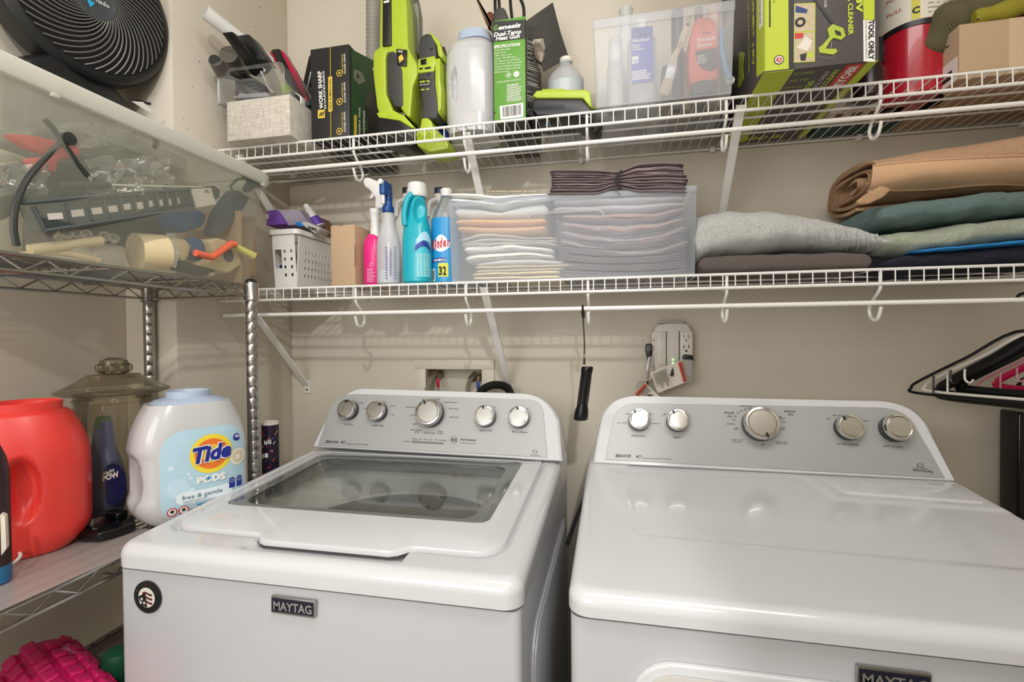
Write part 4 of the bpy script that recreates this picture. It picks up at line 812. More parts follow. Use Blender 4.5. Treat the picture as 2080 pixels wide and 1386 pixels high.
g = G(milkbott); X = inb(1272, -.17); g.lathe((X, -.17, fz), [(.03, 0), (.03, .17), (.024, .2), (.015, .27), (.02, .30)], 28, sx=.9); g.use(mc((40, 110, 80), .5)).lathe((X + .02, -.17, zt + .01), [(.004, 0), (.004, .05)], 10); one('clear_trigger_bottle', g, 'clear bottle neck rising behind the left side of the frosted bin', 'bottle')
g = G(mc((228, 228, 226), .3)); X = inb(1300, -.16); g.lathe((X, -.155, fz), [(.02, 0), (.02, .2), (.016, .21), (.018, .235), (.003, .245)], 28); one('white_capped_bottle', g, 'white domed bottle cap just above the frosted bin rim', 'bottle')
g = G(mc((84, 90, 86), .6, var=.1)); g.box(inb(1345, -.12), inb(1480, -.12), -.13, -.08, fz, zt - .02, .004); one('grey_pouch', g, 'dark grey flat pouch at the back of the upper frosted bin', 'pouch')
# power cleaner box
T = thing('power_cleaner_box', 'lime and charcoal power cleaner carton jutting over the upper shelf lip', 'box', (.39, -.2, UZ))
c0 = at(1553, 145, z=UZ); c1 = at(1777, 130, z=UZ); X0, X1, Y0 = c0.x, c1.x, -.392; zt = 2.36; yb = -.02
charc = mat('charcoal_carton', (82, 76, 76), .5, var=.12, vs_=60); limeb = mat('lime_carton', (186, 202, 46), .5, var=.03)
g = G(charc); carton(g, X0, X1, Y0, yb, UZ, zt, .001); part('carton', g, T)
k = dict(y=Y0 - .0002); g = G(limeb); g.pquad([(1553, -60), (1601, -60), (1602, 140), (1553, 145)], off=.0005, **k); g.use(boxblack).pquad([(1602, -60), (1613, -60), (1613, 139), (1602, 140)], off=.0005, **k)
g.use(limeb).pquad([(1751, -60), (1776, -60), (1776, 42), (1754, 40)], off=.0006, **k); g.use(white_ink).pquad([(1753, 41), (1777, 43), (1777, 126), (1754, 125)], off=.0008, **k)
g.use(ink).ptext('TOOL ONLY', (1764, 42), (1764, 123), 9.5, off=.0012, bold=.05, **k); g.ptext('BATTERY & CHARGER SOLD SEPARATELY', (1757, 44), (1758, 122), 2.6, off=.0012, **k)
g.use(lime_ink).ptext('18V', (1739, -16), (1739, 27), 11, off=.0009, bold=.04, **k); g.ptext('POWER CLEANER', (1722, -48), (1723, 72), 8.5, off=.0009, bold=.03, **k); g.use(white_ink).ptext('HOSE', (1674, -10), (1674, 16), 4.5, off=.0009, **k)
g.use(limeb).pquad([(1613, 8), (1656, 6), (1655, 126), (1612, 128)], off=.0008, **k)
g.use(mc((196, 180, 150), .6, var=.3, vs_=120)).pquad([(1614, 10), (1654, 8), (1654, 63), (1613, 65)], off=.0011, **k).pquad([(1614, 68), (1654, 66), (1653, 125), (1613, 127)], off=.0011, **k)
g.use(mc((30, 60, 120), .5)).pquad([(1616, 12), (1640, 20), (1638, 28), (1615, 26)], off=.0014, **k); g.use(ink).pdisc((1625, 46), 10, off=.0014, r2=5, **k); g.use(mc((200, 50, 60), .5)).pquad([(1614, 68), (1632, 68), (1630, 78), (1614, 80)], off=.0014, **k); g.use(limeb).pdisc((1645, 112), 6, off=.0014, **k); g.use(boxblack).pquad([(1624, 112), (1638, 108), (1636, 124), (1626, 124)], off=.0014, **k); g.use(mc((226, 220, 206), .6)).pquad([(1618, 98), (1636, 74), (1650, 84), (1640, 104)], off=.00125, **k)
g.use(lime).pslab([(1680, 60), (1690, 50), (1712, 58), (1717, 74), (1708, 82), (1692, 78), (1686, 84), (1676, 100), (1698, 100), (1700, 106), (1692, 112), (1664, 108), (1662, 98), (1670, 92), (1684, 76)], -.0008, 0, off=.0009, **k)
g.use(blackp).pslab([(1652, 0), (1657, -2), (1692, 46), (1688, 50)], -.0006, 0, off=.0009, **k).pslab([(1694, 62), (1706, 66), (1708, 74), (1698, 72)], -.0012, 0, off=.0012, **k)
g.use(mc((150, 146, 140), .3)).ppoly([(1664, 108), (1660, 116), (1688, 120), (1694, 112)], .0006, y=Y0 - .001); g.ppoly([(1690, 84), (1688, 98)], .0006, y=Y0 - .001)
g.use(ink).pdisc((1582, 122), 9.5, off=.0009, **k); g.use(white_ink).pdisc((1582, 122), 7.6, off=.0012, **k); g.use(mc((196, 32, 40), .5)).pdisc((1582, 122), 5.4, off=.0015, **k); g.use(white_ink).ptext('3', (1580, 125), (1584.5, 124.6), 6, off=.0018, bold=.03, **k)
g.use(ink); blurb(g, [(1562, -40), (1566, -40), (1566, 96), (1562, 97)], 1, fill=1, th=.4, **k)
g.ptext('PSI', (1570, -4), (1570, 7), 3, **k); 
part('front_print', g, T)
k = dict(x=X0 - .0002); g = G(limeb); g.pquad([(1553, -120), (1553, 145), (1537, 157), (1537, -120)], off=.0005, **k)
g.use(white_ink).pquad([(1542, -20), (1550, -30), (1550, 52), (1543, 60)], off=.0009, **k); g.use(ink).ptext('TOOL ONLY', (1543.5, -60), (1544.5, 52), 5.5, off=.0013, bold=.03, **k)
g.use(lime_ink).ptext('ONE+', (1529, -10), (1530, 80), 12, off=.0009, bold=.04, **k); g.ptext('18V', (1529, 92), (1530, 138), 11, off=.0009, bold=.03, **k); g.use(white_ink); g.use(lime_ink).ptext('320 PSI POWER CLEANER', (1520, -20), (1522, 152), 7, off=.0009, bold=.02, **k)
g.use(lime).pslab([(1502, 108), (1508, 104), (1514, 108), (1510, 134), (1512, 160), (1504, 178), (1500, 176), (1502, 150)], -.0008, 0, off=.001, **k)
part('side_print', g, T)
k = dict(z=UZ - .0002); nb = G(limeb); nb.prism([(X0, Y0, UZ - .0004), (X0 + .055, Y0, UZ - .0004), (X0 + .055, -.03, UZ - .0004), (X0, -.03, UZ - .0004)], (0, 0, -.0005)); nb.prism([(X1 - .018, Y0, UZ - .0004), (X1, Y0, UZ - .0004), (X1, -.03, UZ - .0004), (X1 - .018, -.03, UZ - .0004)], (0, 0, -.0005))
for i in range(3): nb.use(mc((96, 130, 50), .5)).text('18V', (X0 + .075, Y0 + .010 + i * .03, UZ - .0006), (1, .0, 0), (0, -1, 0), .010, al='l', bold=.03) if 0 else nb.text(('18V LITHIUM', '320 PSI', 'RUNS ON ONE+')[i], (X0 + .060, Y0 + .022 + i * .028, UZ - .0007), (1, 0, 0), (0, -1, 0), .009, .036)
nb.use(mc((200, 60, 56), .5)).prism([(X1 - .052, Y0 + .006, UZ - .0004), (X1 - .020, Y0 + .006, UZ - .0004), (X1 - .020, Y0 + .10, UZ - .0004), (X1 - .052, Y0 + .10, UZ - .0004)], (0, 0, -.0005)); nb.use(white_ink).text('RYOBI', (X1 - .028, Y0 + .092, UZ - .0012), (0, -1, 0), (-1, 0, 0), .016, .078, bold=.04)
nb.use(lime_ink).text('EZCLEAN', (X1 - .058, Y0 + .10, UZ - .0007), (0, -1, 0), (-1, 0, 0), .010, .08, bold=.02); nb.use(white_ink).text('TOOL ONLY', (X1 - .074, Y0 + .10, UZ - .0007), (0, -1, 0), (-1, 0, 0), .008, .08)
nb.use(lime_ink).text('320', (X1 - .088, Y0 + .09, UZ - .0007), (0, -1, 0), (-1, 0, 0), .012, .035, bold=.02); nb.text('18V ONE+', (X1 - .06, -.06, UZ - .0007), (-1, 0, 0), (0, 1, 0), .022, .09, bold=.04)
part('bottom_print', nb, T)
# things behind it
g = G(mc((205, 196, 184), .6)); g.box(.62, .80, -.14, -.05, UZ, UZ + .05, .002) if 0 else g.box(.500, .66, -.165, -.085, UZ, UZ + .12, .002)
for i in range(4): g.use(mc((120, 40, 40) if i % 2 == 0 else (60, 60, 56), .6)).prism([(.52 + i * .035, -.155, UZ - .0006), (.54 + i * .035, -.155, UZ - .0006), (.54 + i * .035, -.135, UZ - .0006), (.52 + i * .035, -.135, UZ - .0006)], (0, 0, .0004))
one('beige_carton', g, 'beige carton lying behind the power cleaner box on the upper shelf', 'box')
g = G(mc((20, 66, 62), .6)); g.box(.39 + .115, .70, -.080, -.012, UZ, UZ + .06, .003); one('teal_case', g, 'dark teal case at the wall behind the power cleaner box', 'case')
g = G(mc((40, 18, 24), .3, var=.3)); X = at(1765, 150, y=-.22).x; g.lathe((X, -.215, UZ), [(.026, 0), (.03, .004), (.03, .06), (.022, .08), (.008, .085)], 28); one('dark_maroon_jar', g, 'dark maroon jar squeezed between power cleaner box and fire extinguisher', 'jar')
# fire extinguisher
red = mat('red_enamel', (176, 24, 44), .25, coat=.4, var=.05)
Xc = .668; yc = -.165; R_ = .0665
T = thing('fire_extinguisher', 'red fire extinguisher with black strap and ABC label on the upper shelf', 'fire extinguisher', (Xc, yc, UZ))
g = G(red); g.lathe((Xc, yc, UZ), [(R_ * .86, 0), (R_ * .97, .006), (R_, .02), (R_, .42), (R_ * .8, .46), (.03, .48)], 64); part('cylinder', g, T)
def wrap(g, r, a0, a1, z0, z1, n=24, th=.0006): g.loft([[(Xc + (r + d) * math.cos(a0 + (a1 - a0) * i / n), yc + (r + d) * math.sin(a0 + (a1 - a0) * i / n), z) for i in range(n + 1)] for d, z in ((0, z0), (th, z0), (th, z1), (0, z1))], cap=False, closed=False); return g
zb = at(1850, 40, y=-.23).z
g = G(mc((228, 222, 206), .5)); wrap(g, R_, -PI * 1.02, PI * -.02, zb, zb + .2); g.use(mc((214, 206, 70), .5)); aa = -PI / 2 - .38; wrap(g, R_ + .0007, aa - .11, aa + .11, zb + .002, zb + .2, 4)
def ctext(g, t, a, z, h, w_=None, rad=R_ + .0016, **q):
    X = V((-math.sin(a), math.cos(a), 0)); g.text(t, V((Xc + rad * math.cos(a), yc + rad * math.sin(a), z)), X, (0, 0, 1), h, w_, al='c', **q)
g.use(ink)
for i, ch in enumerate('CBA'): ctext(g, ch, aa, zb + .014 + i * .033, .013, bold=.05)
for a in [aa + .30 + i * .055 for i in range(19)]:
    r = random.Random(int(a * 99))
    for q in range(12):
        if r.random() < .7: X = V((-math.sin(a), math.cos(a), 0)); Pp = V((Xc + (R_ + .0012) * math.cos(a), yc + (R_ + .0012) * math.sin(a), zb + .010 + q * .0095)); g.add([Pp, Pp + X * .0032, Pp + X * .0032 + V((0, 0, .0012)), Pp + V((0, 0, .0012))], [(0, 1, 2, 3)])
g.use(red); 
for z in (zb + .03, zb + .06): ctext(g, 'PULL', aa - .55, z, .007, .03)
part('label', g, T)
g = G(blackp); zs = at(1850, 62, y=-.23).z
g.loft([[(Xc + (R_ + d) * math.cos(a), yc + (R_ + d) * math.sin(a), zs + dz - .012 * math.sin(a * 1 + .6)) for a in [2 * PI * i / 48 for i in range(49)]] for d, dz in ((0, 0), (.002, 0), (.002, .011), (0, .011))], cap=False, closed=False); g.box(Xc - R_ - .018, Xc - R_ + .004, yc - .02, yc + .02, zs - .04, zs + .02, .003); part('strap', g, T)
# carton with sports bags
x0 = at(1948, 170, y=-.275).x; T = thing('cardboard_carton', 'brown cardboard carton at the right end of the upper shelf', 'box', (.9, -.16, UZ)); zt = at(1948, 50, y=-.275).z
g = G(kraft); g.box(x0, 1.09, -.275, -.03, UZ, zt, .001); g.use(mc((172, 142, 112), .8)).box(x0 - .0004, 1.0904, -.2756, -.2748, zt - .1, zt - .0995); part('carton_body', g, T)
g = G(mc((206, 180, 150), .25)); g.box(x0 + .085, x0 + .135, -.2756, -.2750, UZ + .002, zt); part('packing_tape', g, T)
g = G(white_ink); g.box(x0 - .0006, x0 - .0002, -.27, -.18, UZ + .004, UZ + .05); g.use(ink).box(x0 - .0010, x0 - .0006, -.255, -.215, UZ + .012, UZ + .030); 
for i in range(3): g.box(x0 - .0008, x0 - .0002, -.245 + i * .02, -.236 + i * .02, UZ + .085 + i * .004, UZ + .088 + i * .004)
part('shipping_label', g, T)
meshm = []
def netbag(name, c1, c2, path, r, label):
    m = striped('net_' + name, c1, c2, 'DIAGONAL', 330); g = G(m); P_ = cr(path, 8); n = len(P_)
    rad = [r * (.35 + .65 * math.sin(PI * min(1, max(0, (i + 1) / (n + 1)))) ** .5) * (1 + .12 * math.sin(i * .9)) for i in range(n)]; g.tube(P_, rad, 18); return one('mesh_bag', g, label, 'mesh bag')
zc = zt + .0
netbag('olive', (52, 50, 38), (120, 112, 76), [(x0 - .018, -.20, zc - .02), (x0 + .01, -.22, zc + .028), (x0 + .07, -.22, zc + .050), (x0 + .14, -.20, zc + .075)], .042, 'olive netting sports bag slumped on the left corner of the cardboard carton')
netbag('yellow', (70, 66, 30), (196, 184, 50), [(x0 + .03, -.265, zc + .014), (x0 + .08, -.265, zc + .020), (x0 + .15, -.26, zc + .034)], .018, 'yellow netting bag along the front edge of the cardboard carton')
netbag('red', (60, 16, 26), (190, 26, 52), [(x0 + .11, -.23, zc + .045), (x0 + .18, -.22, zc + .05), (x0 + .27, -.20, zc + .06)], .045, 'black and crimson netting bag on the right of the cardboard carton')
# ================================================================== LOWER SHELF
# white slotted basket
bx0, bx1, by0, by1 = -.905, at(605, 583, y=-.302).x, -.302, -.03
z1 = at(600, 464, y=by0).z
T = thing('plastic_basket', 'white slotted plastic basket at the left end of the lower shelf', 'basket', ((bx0 + bx1) / 2, -.17, LZ))
g = G(whitep)
def holed(g, O, X, Z, n, w_, h, holes, th=.002):
    """flat wall O + X*s + Z*t with square holes (s0, s1, t0, t1)"""
    ss = sorted({0, w_} | {q for H in holes for q in H[:2]}); tt = sorted({0, h} | {q for H in holes for q in H[2:]})
    for i in range(len(ss) - 1):
        for j in range(len(tt) - 1):
            cs, ct = (ss[i] + ss[i + 1]) / 2, (tt[j] + tt[j + 1]) / 2
            if any(H[0] < cs < H[1] and H[2] < ct < H[3] for H in holes): continue
            P4 = [O + X * a + Z * b for a, b in ((ss[i], tt[j]), (ss[i + 1], tt[j]), (ss[i + 1], tt[j + 1]), (ss[i], tt[j + 1]))]
            g.add(P4 + [p - n * th for p in P4], [(0, 1, 2, 3), (7, 6, 5, 4)] + [(a, (a + 1) % 4, (a + 1) % 4 + 4, a + 4) for a in range(4)])
hh = z1 - LZ; ins = .010; W_ = bx1 - bx0 - 2 * ins
sl = V((0, -ins, hh)); 
holes = [(.012 + i * .0165, .0185 + i * .0165, .028 + j * .021, .036 + j * .021) for i in range(8) for j in range(4) if not (1 <= i <= 1 and 9 > j > 9)]
holes = [H for H in holes if not (.055 > H[0] > 0.0) or H[0] > .05] + [] + [(.074 + i * .0165, .0805 + i * .0165, .028 + j * .021, .036 + j * .021) for i in range(0) for j in range(4)]
holes = [(.004, .025, .050, .100)] + [(a_, a_ + .0065, .028 + j * .021, .036 + j * .021) for a_ in (.031, .051) for j in range(4)]
holed(g, V((bx0 + ins, by0 + ins, LZ + .002)), V((1, 0, 0)), V((0, -ins / hh, 1)), V((0, -1, 0)), W_, hh - .012, holes)
D_ = by1 - by0 - 2 * ins
hs = [(.03 + i * .0155, .0365 + i * .0155, .028 + j * .021, .036 + j * .021) for i in range(13) for j in range(4)]
holed(g, V((bx1 - ins, by0 + ins, LZ + .002)), V((0, 1, 0)), V((ins / hh, 0, 1)), V((1, 0, 0)), D_, hh - .012, hs)
holed(g, V((bx0 + ins, by0 + ins, LZ + .002)), V((0, 1, 0)), V((-ins / hh, 0, 1)), V((-1, 0, 0)), D_, hh - .012, hs)
holed(g, V((bx0 + ins, by1 - ins, LZ + .002)), V((1, 0, 0)), V((0, ins / hh, 1)), V((0, 1, 0)), W_, hh - .012, [])
g.box(bx0 + ins, bx1 - ins, by0 + ins, by1 - ins, LZ, LZ + .003, .001); part('basket_body', g, T)
g = G(whitep); o_ = rr(bx0 - .004, bx1 + .004, by0 - .004, by1 + .004, .016, 5); i_ = rr(bx0 + .006, bx1 - .006, by0 + .006, by1 - .006, .010, 5)
dz = lambda y: .010 * math.sin(PI * (y - by0) / (by1 - by0)) 
g.loft([[(x, y, z1 - .014 + 0 * dz(y)) for x, y in o_], [(x, y, z1 - .001) for x, y in o_], [(x, y, z1) for x, y in i_], [(x, y, z1 - .014) for x, y in i_]], cap=False); part('rim', g, T)
g = G(mc((112, 66, 160), .5)); g.prism([at(541, 458, y=-.26), at(543, 428, y=-.26), at(560, 426, y=-.26), at(585, 455, y=-.24)], (0, .14, 0), .001); g.use(mc((140, 130, 146), .5)).prism([at(560, 426, y=-.25), at(608, 426, y=-.22), at(628, 455, y=-.2), at(585, 458, y=-.24)], (0, .10, 0), .001); g.use(white_ink).ptext('S', (541, 444), (547, 444), 8, off=.001, bold=.02, y=-.2602); one('purple_carton', g, 'purple and mauve carton with open flap in the white basket', 'box')
g = G(whitep); a, b = at(648, 462, y=-.16), at(625, 424, y=-.17); g.cyl(a, b, .019, .010, 20); g.use(mc((90, 60, 160), .4)).cyl(a.lerp(b, .05), a.lerp(b, .5), .0196, .0158, 20); g.use(whitep).cyl(b, b + (b - a).normalized() * .012, .008, n=16); one('purple_banded_tube', g, 'white squeeze tube with purple band leaning in the basket', 'tube')
g = G(mc((186, 182, 174), .5)); a, b = at(622, 448, y=-.235), at(650, 470, y=-.225); g.prism([at(606, 452, y=-.25), at(622, 450, y=-.25), at(650, 464, y=-.25), at(640, 475, y=-.25)], (0, .05, 0), .002); g.use(ink).ptext('ust:', (625, 464), (644, 471), 8, off=.0006, bold=.04, y=-.2502); g.use(mc((30, 120, 200), .4)).pslab([(600, 452), (612, 451), (618, 460), (604, 460)], .02, .002, off=.003, y=-.25); one('white_printed_box', g, 'small white printed box with blue corner in the basket', 'box')
g = G(mc((110, 74, 60), .5)); g.prism([at(640, 440, y=-.14), at(646, 440, y=-.14), at(672, 478, y=-.14), at(660, 478, y=-.14)], (0, .06, 0), .001); one('brown_booklet', g, 'brown booklet edge behind the purple banded tube', 'booklet')
g = G(mc((160, 130, 104), .6, var=.4, vs_=80)); g.box(bx0 + .016, bx1 - .018, by0 + .03, by0 + .12, LZ + .004, LZ + .100, .004); one('small_snack_cartons', g, 'beige and red packet visible through the front cut-out of the basket', 'packet')
g = G(white_ink); g.box(bx0 + .016, bx0 + .070, by0 + .018, by0 + .022, LZ + .040, LZ + .066); g.use(mc((24, 40, 90), .5)).box(bx0 + .018, bx0 + .038, by0 + .0172, by0 + .0178, LZ + .042, LZ + .064); g.use(ink)
for i in range(6): g.box(bx0 + .042 + i * .004, bx0 + .044 + i * .004, by0 + .0172, by0 + .0178, LZ + .044, LZ + .062)
one('barcode_packet', g, 'white and navy barcode packet behind the basket slots', 'packet')
# kraft box
x0, x1 = at(674, 581, z=LZ).x, at(722, 581, y=-.300).x; zt = at(700, 457, y=-.300).z
T = thing('kraft_box', 'small plain brown box between the basket and the pink spray bottle', 'box', ((x0 + x1) / 2, -.2, LZ))
g = G(kraft); g.box(x0, x1, -.300, -.12, LZ, zt, .001); part('carton', g, T)
g = G(mc((120, 98, 76), .8)); g.pquad([(720.6, 498), (723, 498), (723, 541), (720.6, 541)], off=.0006, y=-.3004); g.box(x0 + .025, x0 + .036, -.3003, -.296, zt - .002, zt + .0004); part('tuck_slot', g, T)
# pink spray bottle
T = thing('pink_spray_bottle', 'pink spray bottle with white trigger head on the lower shelf', 'spray bottle', tuple(V((at(758, 578, y=-.275).x, -.275, LZ)))); X = at(760, 540, y=-.262).x; yv = -.262
pink = mc((226, 40, 128), .3)
g = G(pink); m = mpp(V((X, yv, 1.55))); g.lathe((X, yv, LZ), [(.020, 0), (.0245, .006), (.0245, at(760, 500, y=yv).z - LZ), (.022, at(760, 490, y=yv).z - LZ), (.014, at(760, 478, y=yv).z - LZ)], 40, sq=2.6); part('body', g, T)
g = G(mc((226, 60, 150), .3)); k = dict(y=yv - .026); g.pdisc((755, 538), 4, r2=2.8, off=.0004, **k); g.use(mc((244, 176, 214), .4)); blurb(g, [(746, 545), (764, 545), (764, 574), (746, 574)], 8, off=.0006, fill=.9, **k); g.pdisc((755, 538), 4.4, r2=3, off=.0005, **k); part('print', g, T)
g = G(whitep); k = dict(y=yv); g.lathe((X + .004, yv, at(762, 482, y=yv).z), [(.015, 0), (.012, at(0, 0, y=yv).z * 0 + .012), (.0125, .020), (.0105, .026), (.0125, .032), (.0105, .040), (.0128, .050), (.0128, .058), (.014, .060), (.014, .072), (.0125, .074)], 24)
g.pslab([(764, 425), (765, 403), (752, 386), (744, 382), (740, 372), (743, 363), (751, 362), (775, 372), (785, 382), (786, 400), (783, 425)], .022, .005, 3, off=.010, **k); part('sprayer_head', g, T)
g = G(whitep); g.pslab([(756, 388), (766, 390), (763, 398), (756, 404), (749, 405), (754, 398)], .010, .003, off=.004, **k); part('trigger', g, T)
# clear spray bottle
T = thing('clear_spray_bottle', 'clear graduated spray bottle with blue trigger head on the lower shelf', 'spray bottle', tuple(V((at(789, 579, y=-.275).x, -.275, LZ)))); yv = -.282; X = at(790, 560, y=yv).x
Z = lambda v, y=yv: at(790, v, y=y).z
whiteb = clear('spray_bottle_plastic', (252, 252, 253), .6, .2, (246, 248, 252), .5)
g = G(whiteb); g.lathe((X, yv, LZ), [(.026, 0), (.030, .004), (.030, Z(498) - LZ), (.027, Z(482) - LZ), (.016, Z(455) - LZ), (.0145, Z(434) - LZ)], 40); part('body', g, T)
g = G(mc((188, 194, 200), .1)); g.lathe((X, yv, LZ + .002), [(.0275, 0), (.0275, Z(552) - LZ)], 32); part('liquid', g, T)
g = G(mc((20, 74, 146), .3, var=.1)); g.lathe((X, yv, Z(432)), [(.0135, 0), (.0145, .002), (.0145, .014), (.012, .016), (.0105, .034), (.0085, .036)], 24)
for i in range(20): a = i * PI / 10; g.box(-.0006, .0006, -.0152, -.0140, Z(432), Z(432) + .013, M=Matrix.Translation((X, yv, 0)) @ Matrix.Rotation(a, 4, 'Z'))
g.box(X - .0075, X + .0075, yv - .035, yv + .012, Z(402), Z(373), .004, 3); g.box(X - .009, X + .009, yv - .012, yv + .010, Z(410), Z(388), .003); part('sprayer_head', g, T)
g = G(whitep); g.cyl((X, yv - .042, Z(378)), (X, yv - .034, Z(378)), .0065, n=16); g.box(X - .0045, X + .0045, yv - .030, yv - .024, Z(420), Z(392), .002); part('nozzle', g, T)
g = G(mc((70, 80, 150), .5)); k = dict(y=yv - .0302)
for u in (785, 803): g.pquad([(u, 501), (u + .8, 501), (u + .8, 570), (u, 570)], off=.0004, **k)
for i in range(12): g.pquad([(781, 503 + i * 5.6), (785, 503 + i * 5.6), (785, 504 + i * 5.6), (781, 504 + i * 5.6)], off=.0004, **k).pquad([(799, 503 + i * 5.6), (803, 503 + i * 5.6), (803, 504 + i * 5.6), (799, 504 + i * 5.6)], off=.0004, **k)
blurb(g, [(792, 504), (796, 504), (796, 560), (792, 560)], 16, off=.0004, th=.4, fill=1, **k); part('scale_print', g, T)
# teal cleaner bottle with handle
T = thing('teal_cleaner_bottle', 'teal-blue handled cleaner bottle with big white cap on the lower shelf', 'bottle', tuple(V((at(846, 577, y=-.275).x, -.275, LZ)))); yv = -.268; k = dict(y=yv - .033); Z = lambda v, y=yv: at(846, v, y=y).z
teal = mc((28, 172, 190), .28, var=.03)
X = at(848, 540, y=yv).x
g = G(teal); m = .0013; pr = [(.030, 0), (.0365, .006), (.0375, .03), (.0365, Z(490) - LZ), (.033, Z(462) - LZ), (.026, Z(440) - LZ), (.0215, Z(410) - LZ), (.0195, Z(398) - LZ)]
g.lathe((X, yv, LZ), dense_prof([(r, h) for r, h in pr], 14), 180, sq=2.5, sy=.88)
nv = []
H0, H1 = Z(455), Z(410)
for p in g.v:
    q = V(p); dx = (q.x - X - .012) / .016; dz = (q.z - (H0 + H1) / 2 - 0) / ((H1 - H0) * .62 / 1.0)
    d = dx * dx + dz * dz
    if d < 1 and q.y < yv: q.y += .016 * sstep(0, 1, (1 - d) * 1.15)
    nv.append(tuple(q))
g.v = nv; part('body', g, T)
g = G(teal); g.tube(cr([(X - .020, yv - .028, Z(462)), (X - .021, yv - .030, Z(440)), (X - .014, yv - .028, Z(412)), (X - .004, yv - .020, Z(398))], 6), .0075, 12); part('handle', g, T)
g = G(whitep); g.lathe((X + .001, yv, Z(402)), [(.0245, 0), (.026, .003), (.026, .018), (.024, .021), (.024, .034), (.020, .037), (.002, .0375)], 40); part('cap', g, T)
g = G(mc((44, 78, 170), .4)); P4 = []
def cyl_patch(g, X, y, r, sx, a0, a1, zf0, zf1, n=16, sq=2.5, sy=.88, off=.0008):
    ra = []
    for zz in (zf0, zf1):
        row = []
        for i in range(n + 1):
            a = a0 + (a1 - a0) * i / n; ca, sa = math.cos(a), math.sin(a); kk = (abs(ca) ** sq + abs(sa) ** sq) ** (-1 / sq)
            row.append((X + (r + off) * ca * kk, y + (r + off) * sa * kk * sy, zz(i / n) if callable(zz) else zz))
        ra.append(row)
    return g.loft(ra, cap=False, closed=False)
A0, A1 = math.radians(-78), math.radians(-8); R_ = .0375
g.use(mc((60, 190, 206), .35)); cyl_patch(g, X, yv, R_, 1, A0, A1, LZ + .014, lambda t: LZ + .088 + .026 * math.sin(PI * min(1, t * 1.1)), off=.0006)
g.use(mc((36, 60, 150), .4)); cyl_patch(g, X, yv, R_, 1, A0, A1, lambda t: LZ + .078 + .014 * math.sin(PI * min(1, t * 1.1)), lambda t: LZ + .092 + .015 * math.sin(PI * min(1, t * 1.1)))
g.use(mc((170, 214, 236), .4)); cyl_patch(g, X, yv, R_, 1, A0 + .1, A1, lambda t: LZ + .096 + .012 * math.sin(PI * min(1, t)), lambda t: LZ + .110 + .020 * math.sin(PI * min(1, t)))
g.use(white_ink)
for i in range(14): 
    for j in range(5):
        a = A0 + .12 + j * .2; cyl_patch(g, X, yv, R_, 1, a, a + .13, LZ + .018 + i * .0042, LZ + .0195 + i * .0042, 3, off=.0011)
part('label', g, T)
# jugs behind
for (u, cu_, lab, capc) in ((828, (34, 34, 34), 'white jug with black cap behind the teal bottle', 'b'), (893, (28, 36, 84), 'white jug with navy cap behind the window cleaner', 'n')):
    T = thing('bleach_jug', lab, 'jug', tuple(V((at(u, 560, y=-.15).x, -.15, LZ)))); g = G(mc((224, 222, 216), .35)); bottle(g, u, -.15, [(394, 8), (402, 9), (420, 14), (440, 26), (470, 30), (560, 31)], base=LZ); g.tube(cr([at(u - 4, 405, y=-.18), at(u - 20, 412, y=-.19), at(u - 24, 440, y=-.19)], 5), .006, 8); part('body', g, T)
    g = G(mc(cu_, .4)); bottle(g, u, -.15, [(382, 8), (383, 10.5), (394, 10.5)]); part('cap', g, T)
# window cleaner refill
T = thing('window_cleaner_refill', 'clear refill bottle with blue label and red lettering beside the long frosted bin', 'bottle', tuple(V((at(905, 574, y=-.26).x, -.26, LZ)))); yv = -.225; X = at(908, 540, y=yv).x; Z = lambda v, y=yv: at(908, v, y=y).z
g = G(clear('pet_bottle', (252, 253, 254), .2, .05, (240, 244, 246), .8)); g.lathe((X, yv, LZ), [(.036, 0), (.040, .004), (.040, Z(452) - LZ), (.034, Z(432) - LZ), (.018, Z(410) - LZ), (.012, Z(398) - LZ)], 40); part('body', g, T)
g = G(whitep); g.lathe((X, yv, Z(400)), [(.015, 0), (.0155, .018), (.014, .02)], 24); part('cap', g, T)
g = G(mc((36, 150, 212), .35)); g.lathe((X, yv, LZ + .006), [(.0404, 0), (.0404, Z(448) - LZ - .006)], 48)
A = lambda d: math.radians(d)
def wtext(g, t, a0, a1, z, h, r=.0412, sh=0, bold=.02):
    n = len(t); 
    for i, ch in enumerate(t):
        a = A(a0 + (a1 - a0) * (i + .5) / n); X_ = V((-math.sin(a), math.cos(a), 0)); g.text(ch, V((X + r * math.cos(a), yv + r * math.sin(a), z + (i * .0012 if sh else 0))), X_, (0, 0, 1), h, (r * A(abs(a1 - a0)) / n) * .86, shear=sh, al='c', bold=bold)
g.use(mc((232, 240, 246), .4)); cyl_patch(g, X, yv, .0406, 1, A(-126), A(-60), lambda t: LZ + .094 - .012 * math.sin(PI * t), lambda t: LZ + .104 + .022 * math.sin(PI * t), sq=2, sy=1, off=.0002)
g.use(mc((210, 30, 50), .4)); wtext(g, 'Windex', -134, -60, LZ + .090, .024, sh=.2, bold=.04)
g.use(mc((20, 50, 150), .4)); cyl_patch(g, X, yv, .0406, 1, A(-136), A(-74), LZ + .056, LZ + .067, sq=2, sy=1, off=.0002); g.use(white_ink); wtext(g, 'ORIGINAL', -130, -72, LZ + .0585, .0058)
g.use(mc((226, 222, 60), .5)); cyl_patch(g, X, yv, .0406, 1, A(-104), A(-66), LZ + .018, LZ + .053, sq=2, sy=1, off=.0003); g.use(ink); wtext(g, '32', -102, -72, LZ + .023, .021, .0414, bold=.05)
g.use(white_ink); cyl_patch(g, X, yv, .0406, 1, A(-136), A(-118), LZ + .008, LZ + .040, sq=2, sy=1, off=.0003); g.use(ink)
